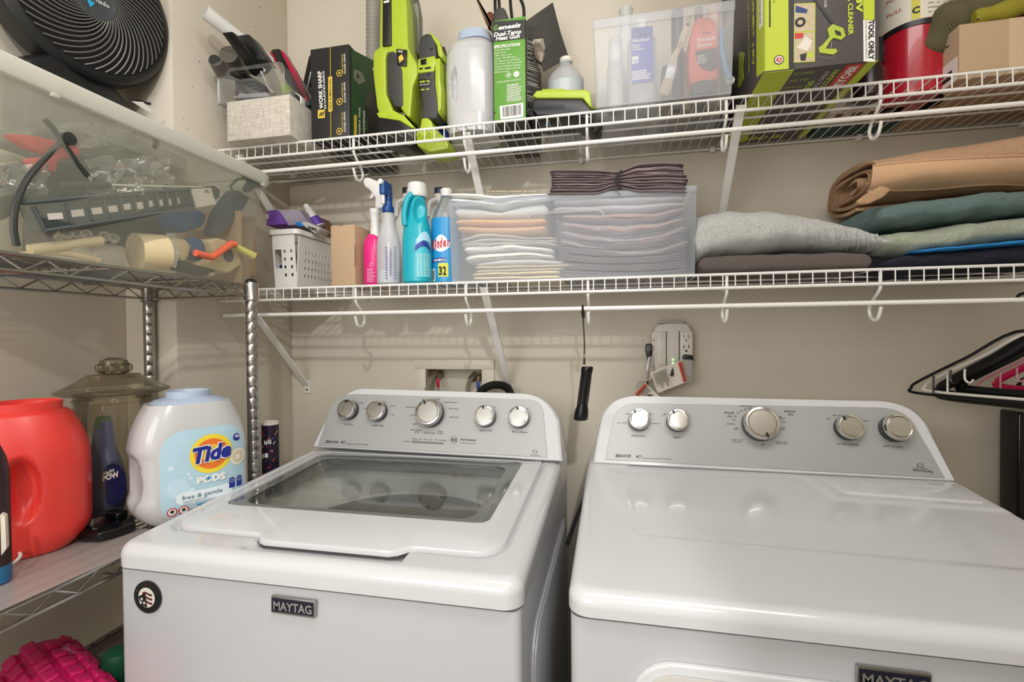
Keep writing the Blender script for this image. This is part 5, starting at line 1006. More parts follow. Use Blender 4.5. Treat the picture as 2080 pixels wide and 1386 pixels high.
for i in range(6): cyl_patch(g, X, yv, .0406, 1, A(-133 + i * 2.2), A(-132 + i * 2.2), LZ + .012, LZ + .036, 2, sq=2, sy=1, off=.0008)
part('label', g, T)
# long frosted bin
x0, x1, yf, yb = at(913, 572, y=-.308).x, at(1416, 556, y=-.308).x, -.308, -.02; zt = at(1200, 391, y=yf).z; z0 = LZ
T = thing('long_frosted_bin', 'long frosted bin of folded cloths with scooped handle on the lower shelf', 'bin', ((x0 + x1) / 2, -.17, LZ)); frosted(T, x0, x1, yf, yb, z0, zt, frost, .004, .014)
g = G(frost); g.pslab([(1072, 447), (1072, 436), (1078, 431), (1216, 423), (1224, 427), (1229, 436), (1229, 448), (1226, 448), (1222, 433), (1214, 429), (1082, 437), (1076, 441), (1075, 447)], .003, .0006, off=.002, y=yf); part('handle_ledge', g, T)
def cloth(name, label, cat, px0, px1, top, bot, yf, depth, m, group=None, folds=1, wob=.003, n=44, seed=0, sq=3.2, nr=28, pad=1.0):
    """folded fabric: top and bottom edges follow the given pixel heights, one rounded slab per fold, fronts rounded like turned cloth"""
    g = G(m); r = random.Random(seed)
    def ev(L, t): s = t * (len(L) - 1); i = min(int(s), len(L) - 2); a = s - i; a = a * a * (3 - 2 * a) * .5 + a * .5; return L[i] * (1 - a) + L[i + 1] * a
    for f_ in range(folds):
        R = []; jf = r.uniform(-.004, .0) if folds > 1 else 0; j0, j1 = r.uniform(-.01, .01) if folds > 1 else 0, r.uniform(-.01, .01) if folds > 1 else 0
        for i in range(n + 1):
            t = i / n; u = px0 + (px1 - px0) * (t + (j0 * (1 - t) + j1 * t)); vt, vb = ev(top, t), ev(bot, t)
            zt_, zb_ = at(u, vt, y=yf).z, at(u, vb, y=yf).z; X = at(u, (vt + vb) / 2, y=yf).x
            h = (zt_ - zb_) / folds; a, b = zb_ + h * f_, zb_ + h * (f_ + 1) * 1.0 + h * .08 * (folds > 1)
            e = min(1, min(t, 1 - t) * n / 3.0); e = math.sqrt(max(0, 1 - (1 - e) ** 2)); e = max(e, .02)
            cz, hz = (a + b) / 2, (b - a) / 2 * (.25 + .75 * e) * pad; cy, hy = yf + depth / 2, depth / 2 * (.93 + .07 * e)
            ring = []
            for q in range(nr):
                an = 2 * PI * q / nr; ca, sa = math.cos(an), math.sin(an); k = (abs(ca) ** sq + abs(sa) ** sq) ** (-1 / sq)
                p = V((X, cy + hy * ca * k + jf, cz + hz * sa * k)); w_ = noise.noise_vector(p * 22 + V((seed, f_, 0))) * wob + noise.noise_vector(p * 70 + V((seed, f_ * 3, 0))) * wob * .35
                ring.append(p + V((w_.x * .6, w_.y, w_.z * (.7 if folds == 1 else .35))))
            R.append(ring)
        g.loft(R)
    return one(name, g, label, cat, group)
def terry(n, c, c2=None):
    m = mat(n, c, .95, var=.24, vs_=300, spec=.1); nt = m.node_tree; N = nt.nodes; L = nt.links; b = N['Principled BSDF']; tc = N.new('ShaderNodeTexCoord')
    no = N.new('ShaderNodeTexNoise'); no.inputs['Scale'].default_value = 340; no.inputs['Detail'].default_value = 3
    vo = N.new('ShaderNodeTexVoronoi'); vo.inputs['Scale'].default_value = 430; vo.feature = 'SMOOTH_F1'
    ds = N.new('ShaderNodeMix'); ds.data_type = 'VECTOR'; ds.inputs['Factor'].default_value = .012
    L.new(tc.outputs['Object'], no.inputs['Vector']); L.new(tc.outputs['Object'], ds.inputs['A']); L.new(no.outputs['Color'], ds.inputs['B']); L.new(ds.outputs['Result'], vo.inputs['Vector'])
    mu = N.new('ShaderNodeMath'); mu.operation = 'SUBTRACT'; L.new(no.outputs['Fac'], mu.inputs[0]); L.new(vo.outputs['Distance'], mu.inputs[1])
    bp = N.new('ShaderNodeBump'); bp.inputs['Strength'].default_value = 1; bp.inputs['Distance'].default_value = .0045; L.new(mu.outputs[0], bp.inputs['Height']); L.new(bp.outputs['Normal'], b.inputs['Normal'])
    b.inputs['Sheen Weight'].default_value = .12; b.inputs['Sheen Roughness'].default_value = .5; return m
cot = lambda n, c: mat(n, c, .9, bump=.25, bs=300, var=.02, spec=.2)
wht = cot('white_cotton', (226, 224, 220)); crm = cot('cream_cotton', (226, 212, 188)); pch = cot('peach_cotton', (232, 184, 132)); grn = striped('grey_mauve_rib', (170, 156, 158), (150, 138, 142), 'X', 45)
ci = yf + .006
cloth('folded_cloth', 'cream folded cloth at the bottom left of the long frosted bin', 'cloth', 958, 1138, [554, 551, 548], [570, 569, 568], ci, .24, crm, 'light cloths in the long frosted bin', 2, seed=1)
cloth('folded_cloth', 'cream cloth with white hem second from the bottom in the frosted bin', 'cloth', 962, 1160, [540, 538, 536], [555, 552, 549], ci + .002, .24, crm, 'light cloths in the long frosted bin', 2, seed=2)
cloth('folded_cloth', 'smooth white cloth with pink corner above the cream cloths in the frosted bin', 'cloth', 966, 1144, [534, 524, 523, 528], [541, 540, 538, 537], ci + .002, .23, wht, 'light cloths in the long frosted bin', 1, seed=3)
cloth('folded_cloth', 'rumpled white cloth with thick front fold in the frosted bin', 'cloth', 944, 1126, [500, 497, 495, 498, 505], [534, 531, 526, 524, 527], ci, .22, wht, 'light cloths in the long frosted bin', 2, .006, seed=4)
cloth('folded_cloth', 'rumpled off-white gathered cloth under the peach cloth in the frosted bin', 'cloth', 934, 1130, [486, 474, 476, 482, 480], [501, 500, 498, 496, 500], ci + .004, .22, cot('off_white_cotton', (218, 208, 198)), 'light cloths in the long frosted bin', 3, .007, seed=5)
cloth('folded_cloth', 'peach-coloured folded cloth in the left half of the frosted bin', 'cloth', 926, 1110, [444, 443, 443, 441], [470, 475, 476, 471], ci, .23, pch, 'light cloths in the long frosted bin', 2, seed=6)
cloth('folded_cloth', 'white cloth sagging just above the peach cloth in the frosted bin', 'cloth', 922, 1112, [418, 420, 428, 414, 406], [443, 444, 444, 443, 442], ci + .001, .23, wht, 'light cloths in the long frosted bin', 1, seed=7)
cloth('folded_cloth', 'white cloth with fringed end topping the left half of the frosted bin', 'cloth', 910, 1116, [390, 391, 395, 393, 391], [412, 416, 424, 412, 405], ci - .004, .24, cot('bright_white_cotton', (232, 232, 230)), 'light cloths in the long frosted bin', 2, .004, seed=8)
g = G(crm); r = random.Random(4)
for i in range(40): u = 992 + i * 2.4; g.tube([at(u, 391, y=-.22), at(u + r.uniform(-2, 2), 388, y=-.23), at(u + r.uniform(-3, 3), 389.5, y=-.24)], .0012, 4)
o = one('cloth_fringe', g, 'short off-white fringe lying on top of the white cloths', 'fringe'); o['kind'] = 'stuff'
grey2 = cot('grey_napkin_cotton', (158, 152, 152)); grey3 = cot('mauve_napkin_cotton', (172, 158, 156))
N = 20
ORD = 'lowest,second,third,fourth,fifth,sixth,seventh,eighth,ninth,tenth,eleventh,twelfth,thirteenth,fourteenth,fifteenth,sixteenth,seventeenth,eighteenth,nineteenth,twentieth'.split(',')
for i in range(N):
    t0, t1 = i / N, (i + 1) / N; sag = 8 + 30 * t1 ** 1.3; sag0 = 8 + 30 * t0 ** 1.3
    vt = 562 - t1 * 100; vb = 562 - t0 * 100
    # cupped stack: centre low, ends curling up
    def bow(v, s): return [v - s * .55, v - s * .12, v + s * .10, v + s * .02, v - s * .30, v - s * 1.0]
    cloth('folded_napkin', 'thin grey folded napkin, %s from the bottom of the curved stack in the frosted bin' % (ORD[i] if i else 'first'), 'napkin', 1128 + 10 * (1 - t1), 1396, bow(vt, sag * .8), bow(vb, sag0 * .8 if i else 2), ci + .004 - .004 * (i % 3), .22, grey2, 'grey napkins stacked in the frosted bin', 1, .0015, n=26, seed=20 + i, nr=16, pad=1.15)
for i, (a, b, lab) in enumerate((([500, 512, 522, 520, 500], [478, 496, 506, 504, 480], 'lowest'), ([478, 494, 502, 496, 470], [462, 474, 480, 474, 452], 'second'), ([462, 472, 478, 470, 450], [448, 452, 454, 450, 434], 'third'), ([446, 450, 450, 446, 432], [432, 432, 430, 428, 418], 'fourth'))):
    cloth('mauve_napkin', 'mauve-grey folded napkin, %s up of the four cupped over the grey stack' % lab, 'napkin', 1136 + 2 * i, 1398 - i * 2, b, a, ci - .002 * i, .22, grey3, 'mauve napkins in the frosted bin', 1, .004, n=30, seed=50 + i)
for i, (a, b, lab) in enumerate((([416, 414, 410, 406], [432, 432, 430, 420], 'lower'), ([400, 398, 396, 394], [417, 415, 411, 407], 'upper'))):
    cloth('pale_napkin', 'pale grey napkin just below the striped bundle, the %s one' % lab, 'napkin', 1122, 1392, a, b, ci + .002, .23, cot('pale_grey_cotton', (196, 190, 188)), 'pale napkins under the bundle', 1, .003, n=30, seed=60 + i)
rib = striped('ribbed_grey_napkin', (150, 134, 136), (104, 92, 96), 'X', 70); rib2 = striped('ribbed_mauve_napkin', (164, 148, 148), (92, 82, 86), 'Y', 60)
B = [(1113, 396, 383, 378, 384, 'lowest'), (1117, 384, 371, 366, 371, 'second'), (1119, 372, 361, 352, 358, 'third'), (1121, 361, 352, 341, 346, 'fourth'), (1117, 353, 346, 330, 334, 'topmost')]
for i, (u0, vb, vt, vtR, vc, lab) in enumerate(B):
    vbR = [393, 381, 368, 355, 343][i]
    cloth('striped_napkin', 'grey-mauve ribbed napkin in the tied bundle above the frosted bin, %s of five' % lab, 'napkin', u0, [1397, 1394, 1396, 1390, 1388][i], [vt, vt, vt + 1, (vc + 356) / 2 + 2, vc - 4, (vtR + vc) / 2 - 5, vtR], [vb, vb, vb, (vb + 366) / 2 + 2, vb - 5, (vb + vbR) / 2 - 3, vbR], ci - .012 - .001 * i, .15, (rib, rib2)[i % 2], 'striped napkins tied in a bundle', 2, .0022, seed=70 + i)
g = G(blackp); g.mats = []; g.use(mc((44, 40, 42), .8)); g.tube(cr([at(1262, 346, y=-.326), at(1257, 356, y=-.332), at(1250, 366, y=-.334), at(1256, 376, y=-.332), at(1262, 386, y=-.326)], 5), .0022, 6); g.tube(cr([at(1250, 354, y=-.330), at(1258, 366, y=-.335), at(1252, 380, y=-.330)], 5), .002, 6); one('dark_tie_cord', g, 'dark twisted cord cinching the striped napkin bundle', 'cord')
# towels
t1 = cloth('bath_towel', 'thick pale mint bath towel with ribbed border on the lower shelf', 'towel', 1412, 1822, [432, 418, 414, 413, 414, 419, 430, 440, 450, 462, 484], [536, 520, 514, 512, 507, 500, 500, 502, 505, 505, 500], -.312, .27, terry('mint_terry', (246, 249, 242)), wob=.006, n=90, seed=90, sq=2.6, nr=40)
g = G(terry('mint_border', (247, 250, 243)))
def ev(L, t): s = t * (len(L) - 1); i = min(int(s), len(L) - 2); a = s - i; return L[i] * (1 - a) + L[i + 1] * a
for i, u in enumerate((1634, 1656, 1676, 1698, 1720, 1740, 1760, 1780)):
    t = (u - 1412) / 410; vt, vb = ev([432, 418, 414, 413, 414, 419, 430, 440, 450, 462, 484], t), ev([536, 520, 514, 512, 507, 500, 500, 502, 505, 505, 500], t)
    zt_, zb_, X = at(u, vt, y=-.312).z, at(u, vb, y=-.312).z, at(u, vt, y=-.312).x; R = []
    for q in range(21): an = PI * .91 + (PI * .40) * q / 20; ca, sa = math.cos(an), math.sin(an); k = (abs(ca) ** 2.6 + abs(sa) ** 2.6) ** (-1 / 2.6); yy_ = -.312 + .135 + .1375 * ca * k; R.append((at(u + 5 * math.sin(q * .157), vt, y=yy_).x, yy_, (zt_ + zb_) / 2 + ((zt_ - zb_) / 2 + .0028) * sa * k))
    g.tube(R, .0022, 6)
# keep the ribs a part of the towel
o = link('ribbed_border', g, t1.location); o.parent = t1
cloth('grey_towel', 'dark taupe-grey towel folded beneath the pale mint towel', 'towel', 1421, 1776, [516, 512, 510, 507, 506, 508], [559, 559, 557, 556, 553, 551], -.306, .26, terry('taupe_terry', (124, 114, 108)), wob=.003, n=70, seed=91, sq=3.6, nr=36)
cloth('patterned_towel', 'dark patterned towel sliver between the grey and navy towels', 'towel', 1766, 1812, [512, 514, 516], [552, 552, 551], -.26, .2, mat('dark_patterned_cloth', (46, 42, 48), .9, bump=.5, var=.8, vs_=60), wob=.003, n=16, seed=92)
cloth('navy_blanket', 'deep navy fleece blanket at the right of the lower shelf', 'blanket', 1800, 2180, [524, 512, 506, 500, 494, 488, 484], [551, 550, 547, 545, 543, 541, 538], -.306, .27, terry('navy_fleece', (20, 26, 50)), wob=.005, n=60, seed=93, sq=3.4, nr=36)
cloth('blue_sheet', 'thin bright blue sheet edge above the navy blanket', 'sheet', 1860, 2180, [506, 498, 490, 483, 478], [514, 508, 501, 495, 490], -.318, .22, mat('bright_blue_cloth', (30, 130, 200), .8, bump=.2), wob=.002, n=40, seed=94)
cloth('sage_towel', 'pale sage green towel folded above the navy blanket', 'towel', 1798, 2180, [466, 462, 452, 442, 434, 428, 424], [512, 516, 508, 500, 492, 484, 478], -.312, .27, terry('sage_terry', (206, 214, 192)), wob=.006, n=70, seed=95, sq=2.8, nr=40)
cloth('teal_towel', 'dusty teal towel lying directly under the peach towel', 'towel', 1786, 2180, [408, 398, 386, 378, 374, 372], [462, 456, 446, 438, 430, 424], -.308, .28, terry('teal_terry', (124, 152, 148)), wob=.006, n=70, seed=96, sq=2.8, nr=40)
cloth('teal_towel_tail', 'dark shaded folded end of the dusty teal towel behind the mint towel', 'towel', 1694, 1800, [396, 398, 404, 410], [428, 432, 446, 462], -.20, .17, terry('dark_teal_terry', (92, 118, 114)), wob=.005, n=30, seed=97, sq=2.6, nr=30) if 0 else None
# rolled peach towel
pt = terry('peach_terry', (250, 192, 150)); T = thing('peach_towel', 'rolled peach towel with woven band on top of the towel pile', 'towel', (.75, -.18, at(1800, 400, y=-.3).z))
g = G(pt); xa = .545; xb = XR - .02
q1, q2, q3, q4 = at(1800, 402, y=-.30), at(2080, 378, y=-.30), at(1800, 296, y=-.28), at(2080, 246, y=-.28); XA1, XA2, ZA1, ZA2, ZB1, ZB2 = q1.x, q2.x, q1.z, q2.z, q3.z, q4.z
SP = []; turns = 3.1; M_ = 120
zlow = lambda x: at(1785 if x < .53 else 2080, 410 if x < .53 else 368, y=-.3).z
cyc = -.165
def spiral(x, th_off):
    out = []; t_ = (x - XA1) / (XA2 - XA1); za, zb_ = ZA1 + (ZA2 - ZA1) * t_, ZB1 + (ZB2 - ZB1) * t_
    cz = (za + zb_) / 2; hz = (zb_ - za) / 2 - .002
    for i in range(M_ + 1):
        s = i / M_; a = -.55 * PI + turns * 2 * PI * s; f_ = 1 - .74 * s
        hy = .145 * f_ - th_off; hzz = hz * (1 - .80 * s) - th_off
        ca, sa = math.cos(a), math.sin(a); k = (abs(ca) ** 2.5 + abs(sa) ** 2.5) ** (-1 / 2.5)
        p = V((x, cyc + hy * ca * k, cz + hzz * sa * k)); w_ = noise.noise_vector(V((x * 9, p.y * 14, p.z * 14))) * .006; out.append(p + V((0, w_.y, w_.z)))
    return out
xsn = 46; rings = []
for i in range(xsn + 1):
    x = xa + (xb - xa) * i / xsn; A_ = spiral(x, 0); B_ = spiral(x, .0075); rings.append([p + V((.008 * math.sin(j * .22) * (i == 0) , 0, 0)) for j, p in enumerate(A_)] + B_[::-1])
g.loft(rings); part('roll', g, T)
g = G(mat('peach_woven_band', (234, 190, 150), .8, bump=.7, bs=900, var=.05, vs_=300)); nx = 50; tri = []
for i in range(nx + 1):
    u = 1786 + (2180 - 1786) * i / nx; vt = 331 - 27 * (i / nx) ** .8 - 3; vb = 375 - 30 * (i / nx) ** .9
    x_ = at(u, vt, y=-.312).x; q = spiral(x_, -.0015); ring = []
    zt_, zb_ = at(u, vt, y=-.312).z, at(u, vb, y=-.312).z
    # follow the outer turn between the two heights on the front
    outer_ = sorted([p for p in q[:int(M_ / turns)] if p.y < cyc + .03], key=lambda p: p.z)
    def onz(z):
        for a_, b_ in zip(outer_, outer_[1:]):
            if a_.z <= z <= b_.z: return a_.y + (b_.y - a_.y) * (z - a_.z) / max(1e-9, b_.z - a_.z)
        return min(outer_, key=lambda p: abs(p.z - z)).y
    tri.append([(x_, onz(zb_ + (zt_ - zb_) * j / 8) - .001, zb_ + (zt_ - zb_) * j / 8) for j in range(9)])
g.loft(tri, cap=False, closed=False); 
for w_ in (0, 8): g.tube([V(r_[w_]) + V((0, -.0008, 0)) for r_ in tri], .0016, 6)
part('woven_band', g, T)
g = G(pt); g.prism([at(1740, 409, y=-.325), at(1762, 392, y=-.325), at(1792, 376, y=-.32), at(1812, 384, y=-.32), at(1796, 400, y=-.32), at(1768, 413, y=-.325), at(1746, 415, y=-.325)], (0, .012, 0), .004, 3); part('loose_corner', g, T)
# ================================================================== HANGING THINGS
T = thing('flashlight', 'black metal flashlight hanging by its wrist cord from the closet rod', 'flashlight', tuple(at(1186, 745, y=-.296))); yv = -.300
a, b = at(1193, 745, y=yv), at(1179, 853, y=yv); d = (b - a); L_ = d.length
g = G(mat('anodised_black', (20, 20, 21), .28, .4, var=.1)); 
g.lathe(a, [(.0125, 0), (.0138, .002), (.0138, .012), (.0128, .014), (.0122, L_ * .68), (.0128, L_ * .70), (.0128, L_ * .74), (.0158, L_ * .82), (.0158, L_ * .87), (.0168, L_ * .88), (.0168, L_ * .98), (.015, L_), (.012, L_), (.011, L_ - .003)], 32, d); part('barrel', g, T)
g = G(blackp); g.lathe(a + d * .34, [(.0126, -.02), (.0130, -.019), (.0130, .045), (.0126, .046)], 8, d); part('grip', g, T)
g = G(blackp); pts = [at(1184, 634, y=yv - .004), at(1185, 660, y=yv), at(1187, 700, y=yv), at(1186, 738, y=yv)]; g.tube(cr(pts, 5), .0019, 6, flat=1.6)
zr = at(1184, 631, y=-.2935); Rr = .0075; g.tube([(at(1184, 631, y=-.2935).x, -.2935 + Rr * math.cos(t), 1.5 - .0683 + Rr * math.sin(t)) for t in [i * 2 * PI / 16 for i in range(16)]], .0024, 8, True)
g.use(blackg).cyl(at(1184, 632, y=yv - .004), at(1185, 646, y=yv - .003), .0045, .0035, 12); g.use(mc((150, 140, 130), .5)).cyl(at(1186.5, 719, y=yv), at(1186.5, 728, y=yv), .0028, n=10); g.use(blackp).cyl(at(1186.5, 728, y=yv), at(1186.5, 741, y=yv), .0026, n=10); part('wrist_cord', g, T)
# hangers seen edge-on, hanging on the rod to the right
def hanger(label, col, x, ang, w_, h_, rt, hooks=False, thick=1.0, drop=.155, dz=0, name='clothes_hanger'):
    """triangle hanger: hook on the rod at x, body turned by ang about the hook"""
    zr = 1.5 - .0683; x += .025; ang += .14; O = V((x, -.2935, zr)); T = thing(name, label, 'hanger', tuple(O + V((0, 0, .01))))
    ca, sa = math.cos(ang), math.sin(ang)
    def Q(s, z): return O + V((s * ca, s * sa, z + dz))
    m = mc(col, .3)
    g = G(m); g.tube(cr([Q(-.016, .000), Q(-.012, .0105), Q(0, .0135), Q(.013, .009), Q(.016, -.008), Q(.006, -.026), Q(0, -.045), Q(0, -.062)], 5), .0030, 8); part('hook', g, T)
    g = G(m); g.tube(cr([Q(0, -.060), Q(-w_ * .5, -.060 - h_ * .42), Q(-w_ * .92, -.060 - h_ * .80), Q(-w_, -.060 - h_ * .92), Q(-w_ * .93, -.060 - h_), Q(0, -.060 - h_), Q(w_ * .93, -.060 - h_), Q(w_, -.060 - h_ * .92), Q(w_ * .92, -.060 - h_ * .80), Q(w_ * .5, -.060 - h_ * .42)], 6, True), rt, 8, True, flat=thick); part('frame', g, T)
    if hooks:
        g = G(m)
        for s in (-.62, .62): g.tube(cr([Q(w_ * s, -.060 - h_ * .60), Q(w_ * s, -.060 - h_ * .60 - .022), Q(w_ * s + .008, -.060 - h_ * .60 - .030), Q(w_ * s + .015, -.060 - h_ * .60 - .022)], 4), .0022, 6)
        g.tube([Q(-w_ * .78, -.060 - h_ * .70), Q(-w_ * .78, -.060 - h_)], .002, 6); part('strap_hooks', g, T)
    return T
H = [('outermost slim black tubular hanger, its tip reaching furthest over the dryer', (14, 14, 14), .775, -1.12, .200, .145, .0032, True, 1.0),
     ('white tubular hanger with strap hooks just behind the outermost black hanger', (222, 216, 206), .800, -1.10, .195, .140, .0032, True, 1.0),
     ('broad thick black hanger behind the white one', (16, 16, 16), .822, -1.20, .195, .150, .009, False, 1.4),
     ('second thick black hanger, half hidden in the bunch', (18, 18, 18), .845, -1.22, .18, .135, .0075, False, 1.4),
     ('pale pink tubular hanger with strap hook in the bunch', (216, 150, 160), .880, -1.30, .19, .135, .003, True, 1.0),
     ('hot pink thick hanger at the back of the bunch', (206, 20, 84), .905, -1.36, .185, .130, .006, False, 1.3)]
for h in H: hanger(*h[:7], hooks=h[7], thick=h[8])
for i, x in enumerate((.945, .975)): hanger(('black slim hanger nearest the right wall side of the bunch', 'black slim hanger second from the right wall side')[i], (16, 16, 16), x, -1.42 - i * .06, .19, .13, .0034, hooks=True)
# black vacuum tube leaning at right
g = G(blackg); a, b = at(2072, 850, y=-.06), at(2066, 1040, y=-.06); X = .945
g.box(X - .018, X + .030, -.09, -.03, FLOOR, 1.18, .006, 3); g.use(greyp).box(X - .003, X + .004, -.0915, -.089, FLOOR + .1, 1.17, .001); one('black_upright_pole', g, 'tall glossy black upright pole against the back wall right of the dryer', 'pole')
# ================================================================== ON THE WALL
g0 = at(842, 730, y=-.004); g1 = at(1004, 736, y=-.004); bx0_, bx1_, bz1 = g0.x, g1.x, g0.z; h0, h1, hz = OB[0], OB[1], OB[3]
ivory = mc((214, 208, 190), .45)
T = thing('laundry_outlet_box', 'ivory recessed laundry valve box in the wall behind the washer', 'outlet box', ((bx0_ + bx1_) / 2, -.002, bz1 - .2))
g = G(ivory); zb_ = bz1 - .22; g.box(bx0_, bx1_, -.007, -.0005, hz, bz1, .002).box(bx0_, h0, -.007, -.0005, zb_, hz, .002).box(h1, bx1_, -.007, -.0005, zb_, hz, .002).box(bx0_, bx1_, -.007, -.0005, zb_, zb_ + .03, .002)
part('face_frame', g, T)
g = G(ivory); d_ = .075
for bb in ((h0 - .002, h0, 0, d_, zb_, hz), (h1, h1 + .002, 0, d_, zb_, hz), (h0, h1, 0, d_, hz, hz + .002), (h0, h1, d_, d_ + .002, zb_, hz)): g.box(bb[0], bb[1], bb[2] - .006, bb[3], bb[4], bb[5])
part('recess', g, T)
brass = mc((150, 132, 104), .35, .8); hose = mat('braided_hose', (170, 164, 154), .3, .9, bump=.8, bs=900)
for (u, v, hc, cu, lab) in ((887, 762, (206, 24, 56), [(884, 762), (878, 768), (871, 782), (866, 800)], 'red lever'), (968, 768, (26, 70, 150), [(962, 766), (955, 774), (951, 786), (950, 806)], 'blue lever')):
    g = G(brass); c = at(u, v, y=.03); g.cyl(c + V((0, .04, 0)), c + V((0, -.01, 0)), .011, n=20).cyl(c + V((0, 0, .012)), c + V((-.012, -.018, -.004)), .0125, .0125, 12); vv = part('valve', g, T)
    g = G(mc(hc, .4)); g.box(c.x + .006, c.x + .016, .010, .016, c.z - .038, c.z - .008, .002); part('lever', g, vv, lab)
    g = G(hose); g.tube(cr([at(p[0], p[1], y=.01 - .025 * i) for i, p in enumerate(cu)] + [V((at(cu[-1][0], cu[-1][1], y=-.06).x, -.06, 1.10))], 6), .0068, 12)
    one('braided_supply_hose', g, 'braided steel water hose from the %s valve' % ('red-levered left' if u < 900 else 'blue-levered right'), 'hose')
g = G(mat('corrugated_black', (18, 18, 18), .5)); pts = cr([at(972, 830, y=-.06), at(975, 800, y=-.06), at(990, 786, y=-.06), at(1012, 782, y=-.06), at(1032, 790, y=-.06), at(1042, 815, y=-.06)], 16); g.tube(pts, [.0125 if i % 2 else .0108 for i in range(len(pts))], 16); one('drain_hose', g, 'black corrugated drain hose arching behind the washer panel', 'hose')
# surge protector
T = thing('surge_protector', 'white wall-mounted surge protector with swivel outlets above the dryer', 'surge protector', tuple(at(1368, 765, y=-.02))); yv = -.045
k = dict(y=yv); sg = mc((218, 212, 204), .4)
g = G(sg); g.pslab([(1329, 672), (1334, 660), (1352, 657), (1384, 656), (1398, 659), (1405, 672), (1405, 765), (1329, 765)], .036, .004, 3, **k); part('housing', g, T)
g = G(sg); g.pslab([(1324, 675), (1333, 674), (1333, 740), (1324, 745)], .030, .002, **k); g.pslab([(1333, 674), (1353, 674), (1353, 742), (1333, 742)], .03, .003, off=.005, **k); g.pslab([(1381, 673), (1407, 673), (1407, 740), (1381, 735)], .03, .003, off=.004, **k); g.use(darkgap).pslab([(1353, 673), (1354.4, 673), (1354.4, 742), (1353, 742)], .002, 0, off=.001, **k).pslab([(1379, 673), (1380.6, 673), (1380.6, 735), (1379, 735)], .002, 0, off=.001, **k); sw = part('swivel_bank', g, T)
g = G(mc((150, 146, 140), .5)); k2 = dict(off=.0046, y=yv); g.pquad([(1387.5, 681), (1389.5, 681), (1389.5, 687), (1387.5, 687)], **k2).pquad([(1397, 681), (1399, 681), (1399, 687), (1397, 687)], **k2).pdisc((1393, 692), 2.2, **k2)
g.use(darkgap).pquad([(1387.8, 701), (1389.6, 701), (1389.6, 708), (1387.8, 708)], **k2).pquad([(1397.6, 701), (1399.4, 701), (1399.4, 707), (1397.6, 707)], **k2).pdisc((1393.5, 713), 2.3, **k2).pquad([(1327, 690), (1328.4, 690), (1328.4, 694), (1327, 694)], off=.0006, y=yv); part('outlet_slots', g, T)
g = G(mc((120, 255, 110), .4, emit=3.0)); g.pdisc((1367, 731), 1.8, off=.0008, **k).pdisc((1367, 738), 1.8, off=.0008, **k); part('indicator_light', g, T)
g = G(mc((190, 186, 178), .5)); g.pslab([(1337, 651), (1392, 651), (1392, 657), (1337, 657)], .01, .001, y=-.014); g.ptext('tripp', (1362, 669), (1372, 668.6), 2.5, off=.001, **k) if 0 else None; part('wall_plate', g, T)
T = thing('power_plug', 'black angled plug in the left side of the surge protector', 'plug', tuple(at(1320, 720, y=-.04))); g = G(blackp); g.pslab([(1311, 702), (1316, 698), (1331, 700), (1332, 711), (1325, 724), (1321, 736), (1316, 736), (1312, 716)], .022, .003, y=-.045); part('plug_body', g, T); g = G(blackp); g.tube(cr([at(1318, 732, y=-.035), at(1318, 750, y=-.035), at(1312, 800, y=-.04), at(1300, 830, y=-.05)], 6), .003, 8); part('cord', g, T)
g = G(blackp); g.pslab([(1385, 722), (1390, 720), (1407, 722), (1408, 732), (1400, 732), (1386, 730)], .02, .003, off=.012, y=yv); one('black_flat_plug', g, 'black flat plug in the right side of the surge protector', 'plug')
def wtag(P4, band, y, seed, label):
    g = G(mc((222, 214, 200), .5)); tl, tr, br, bl = P4; nx = 8; rows = []
    n_ = nrm(y=y); g.prism([at(*q, y=y + (0.0, -.012, -.010, .0)[i]) for i, q in enumerate(P4)], (0, .0008, 0), .0002, 1); T = thing('warning_tag', label, 'tag', tuple(at(*bl, y=y))); part('paper', g, T)
    g = G(mc((196, 74, 50), .5)); yy = y - .0135
    def q(s, t): return L2(L2(tl, tr, s), L2(bl, br, s), t)
    g.pquad([q(band[0], .04), q(band[1], .04), q(band[1], .96), q(band[0], .96)], off=.0005, y=yy); 
    g.use(ink); 
    a_, b_ = q((band[0] + band[1]) / 2 - .02, .12), q((band[0] + band[1]) / 2 - .02, .92); g.ptext('WARNING', a_, b_, 3.4, off=.001, bold=.02, y=yy)
    for i in range(11): s = .06 + i * .038; g.pquad([q(s, .08), q(s + .014, .08), q(s + .014, .75 + .15 * math.sin(i * 5)), q(s, .75 + .15 * math.sin(i * 5))], off=.0005, y=yy)
    g.pquad([q(.50, .03), q(.505, .03), q(.505, .97), q(.50, .97)], off=.0005, y=yy); g.pdisc(q(.60, .45), 4, off=.0006, n=6, y=yy); g.pquad([q(.56, .45), q(.60, .30), q(.70, .15), q(.66, .5)], off=.0007, y=yy); part('print', g, T)
wtag([(1321, 757), (1384, 732), (1396, 776), (1336, 799)], (.88, 1.0), -.062, 1, 'white warning tag with red stripe hanging over the surge protector')
g = G(tape); g.prism([at(1382, 730, y=-.068), at(1404, 730, y=-.066), at(1409, 750, y=-.064), at(1408, 776, y=-.066), at(1394, 778, y=-.07)], (0, .002, 0), .0006); one('tag_sleeve', g, 'clear crinkled sleeve at the right end of the larger warning tag', 'sleeve')
wtag([(1311, 778), (1340, 806), (1318, 830), (1288, 802)], (.0, .18), -.058, 2, 'smaller white warning tag poking up behind the dryer panel')
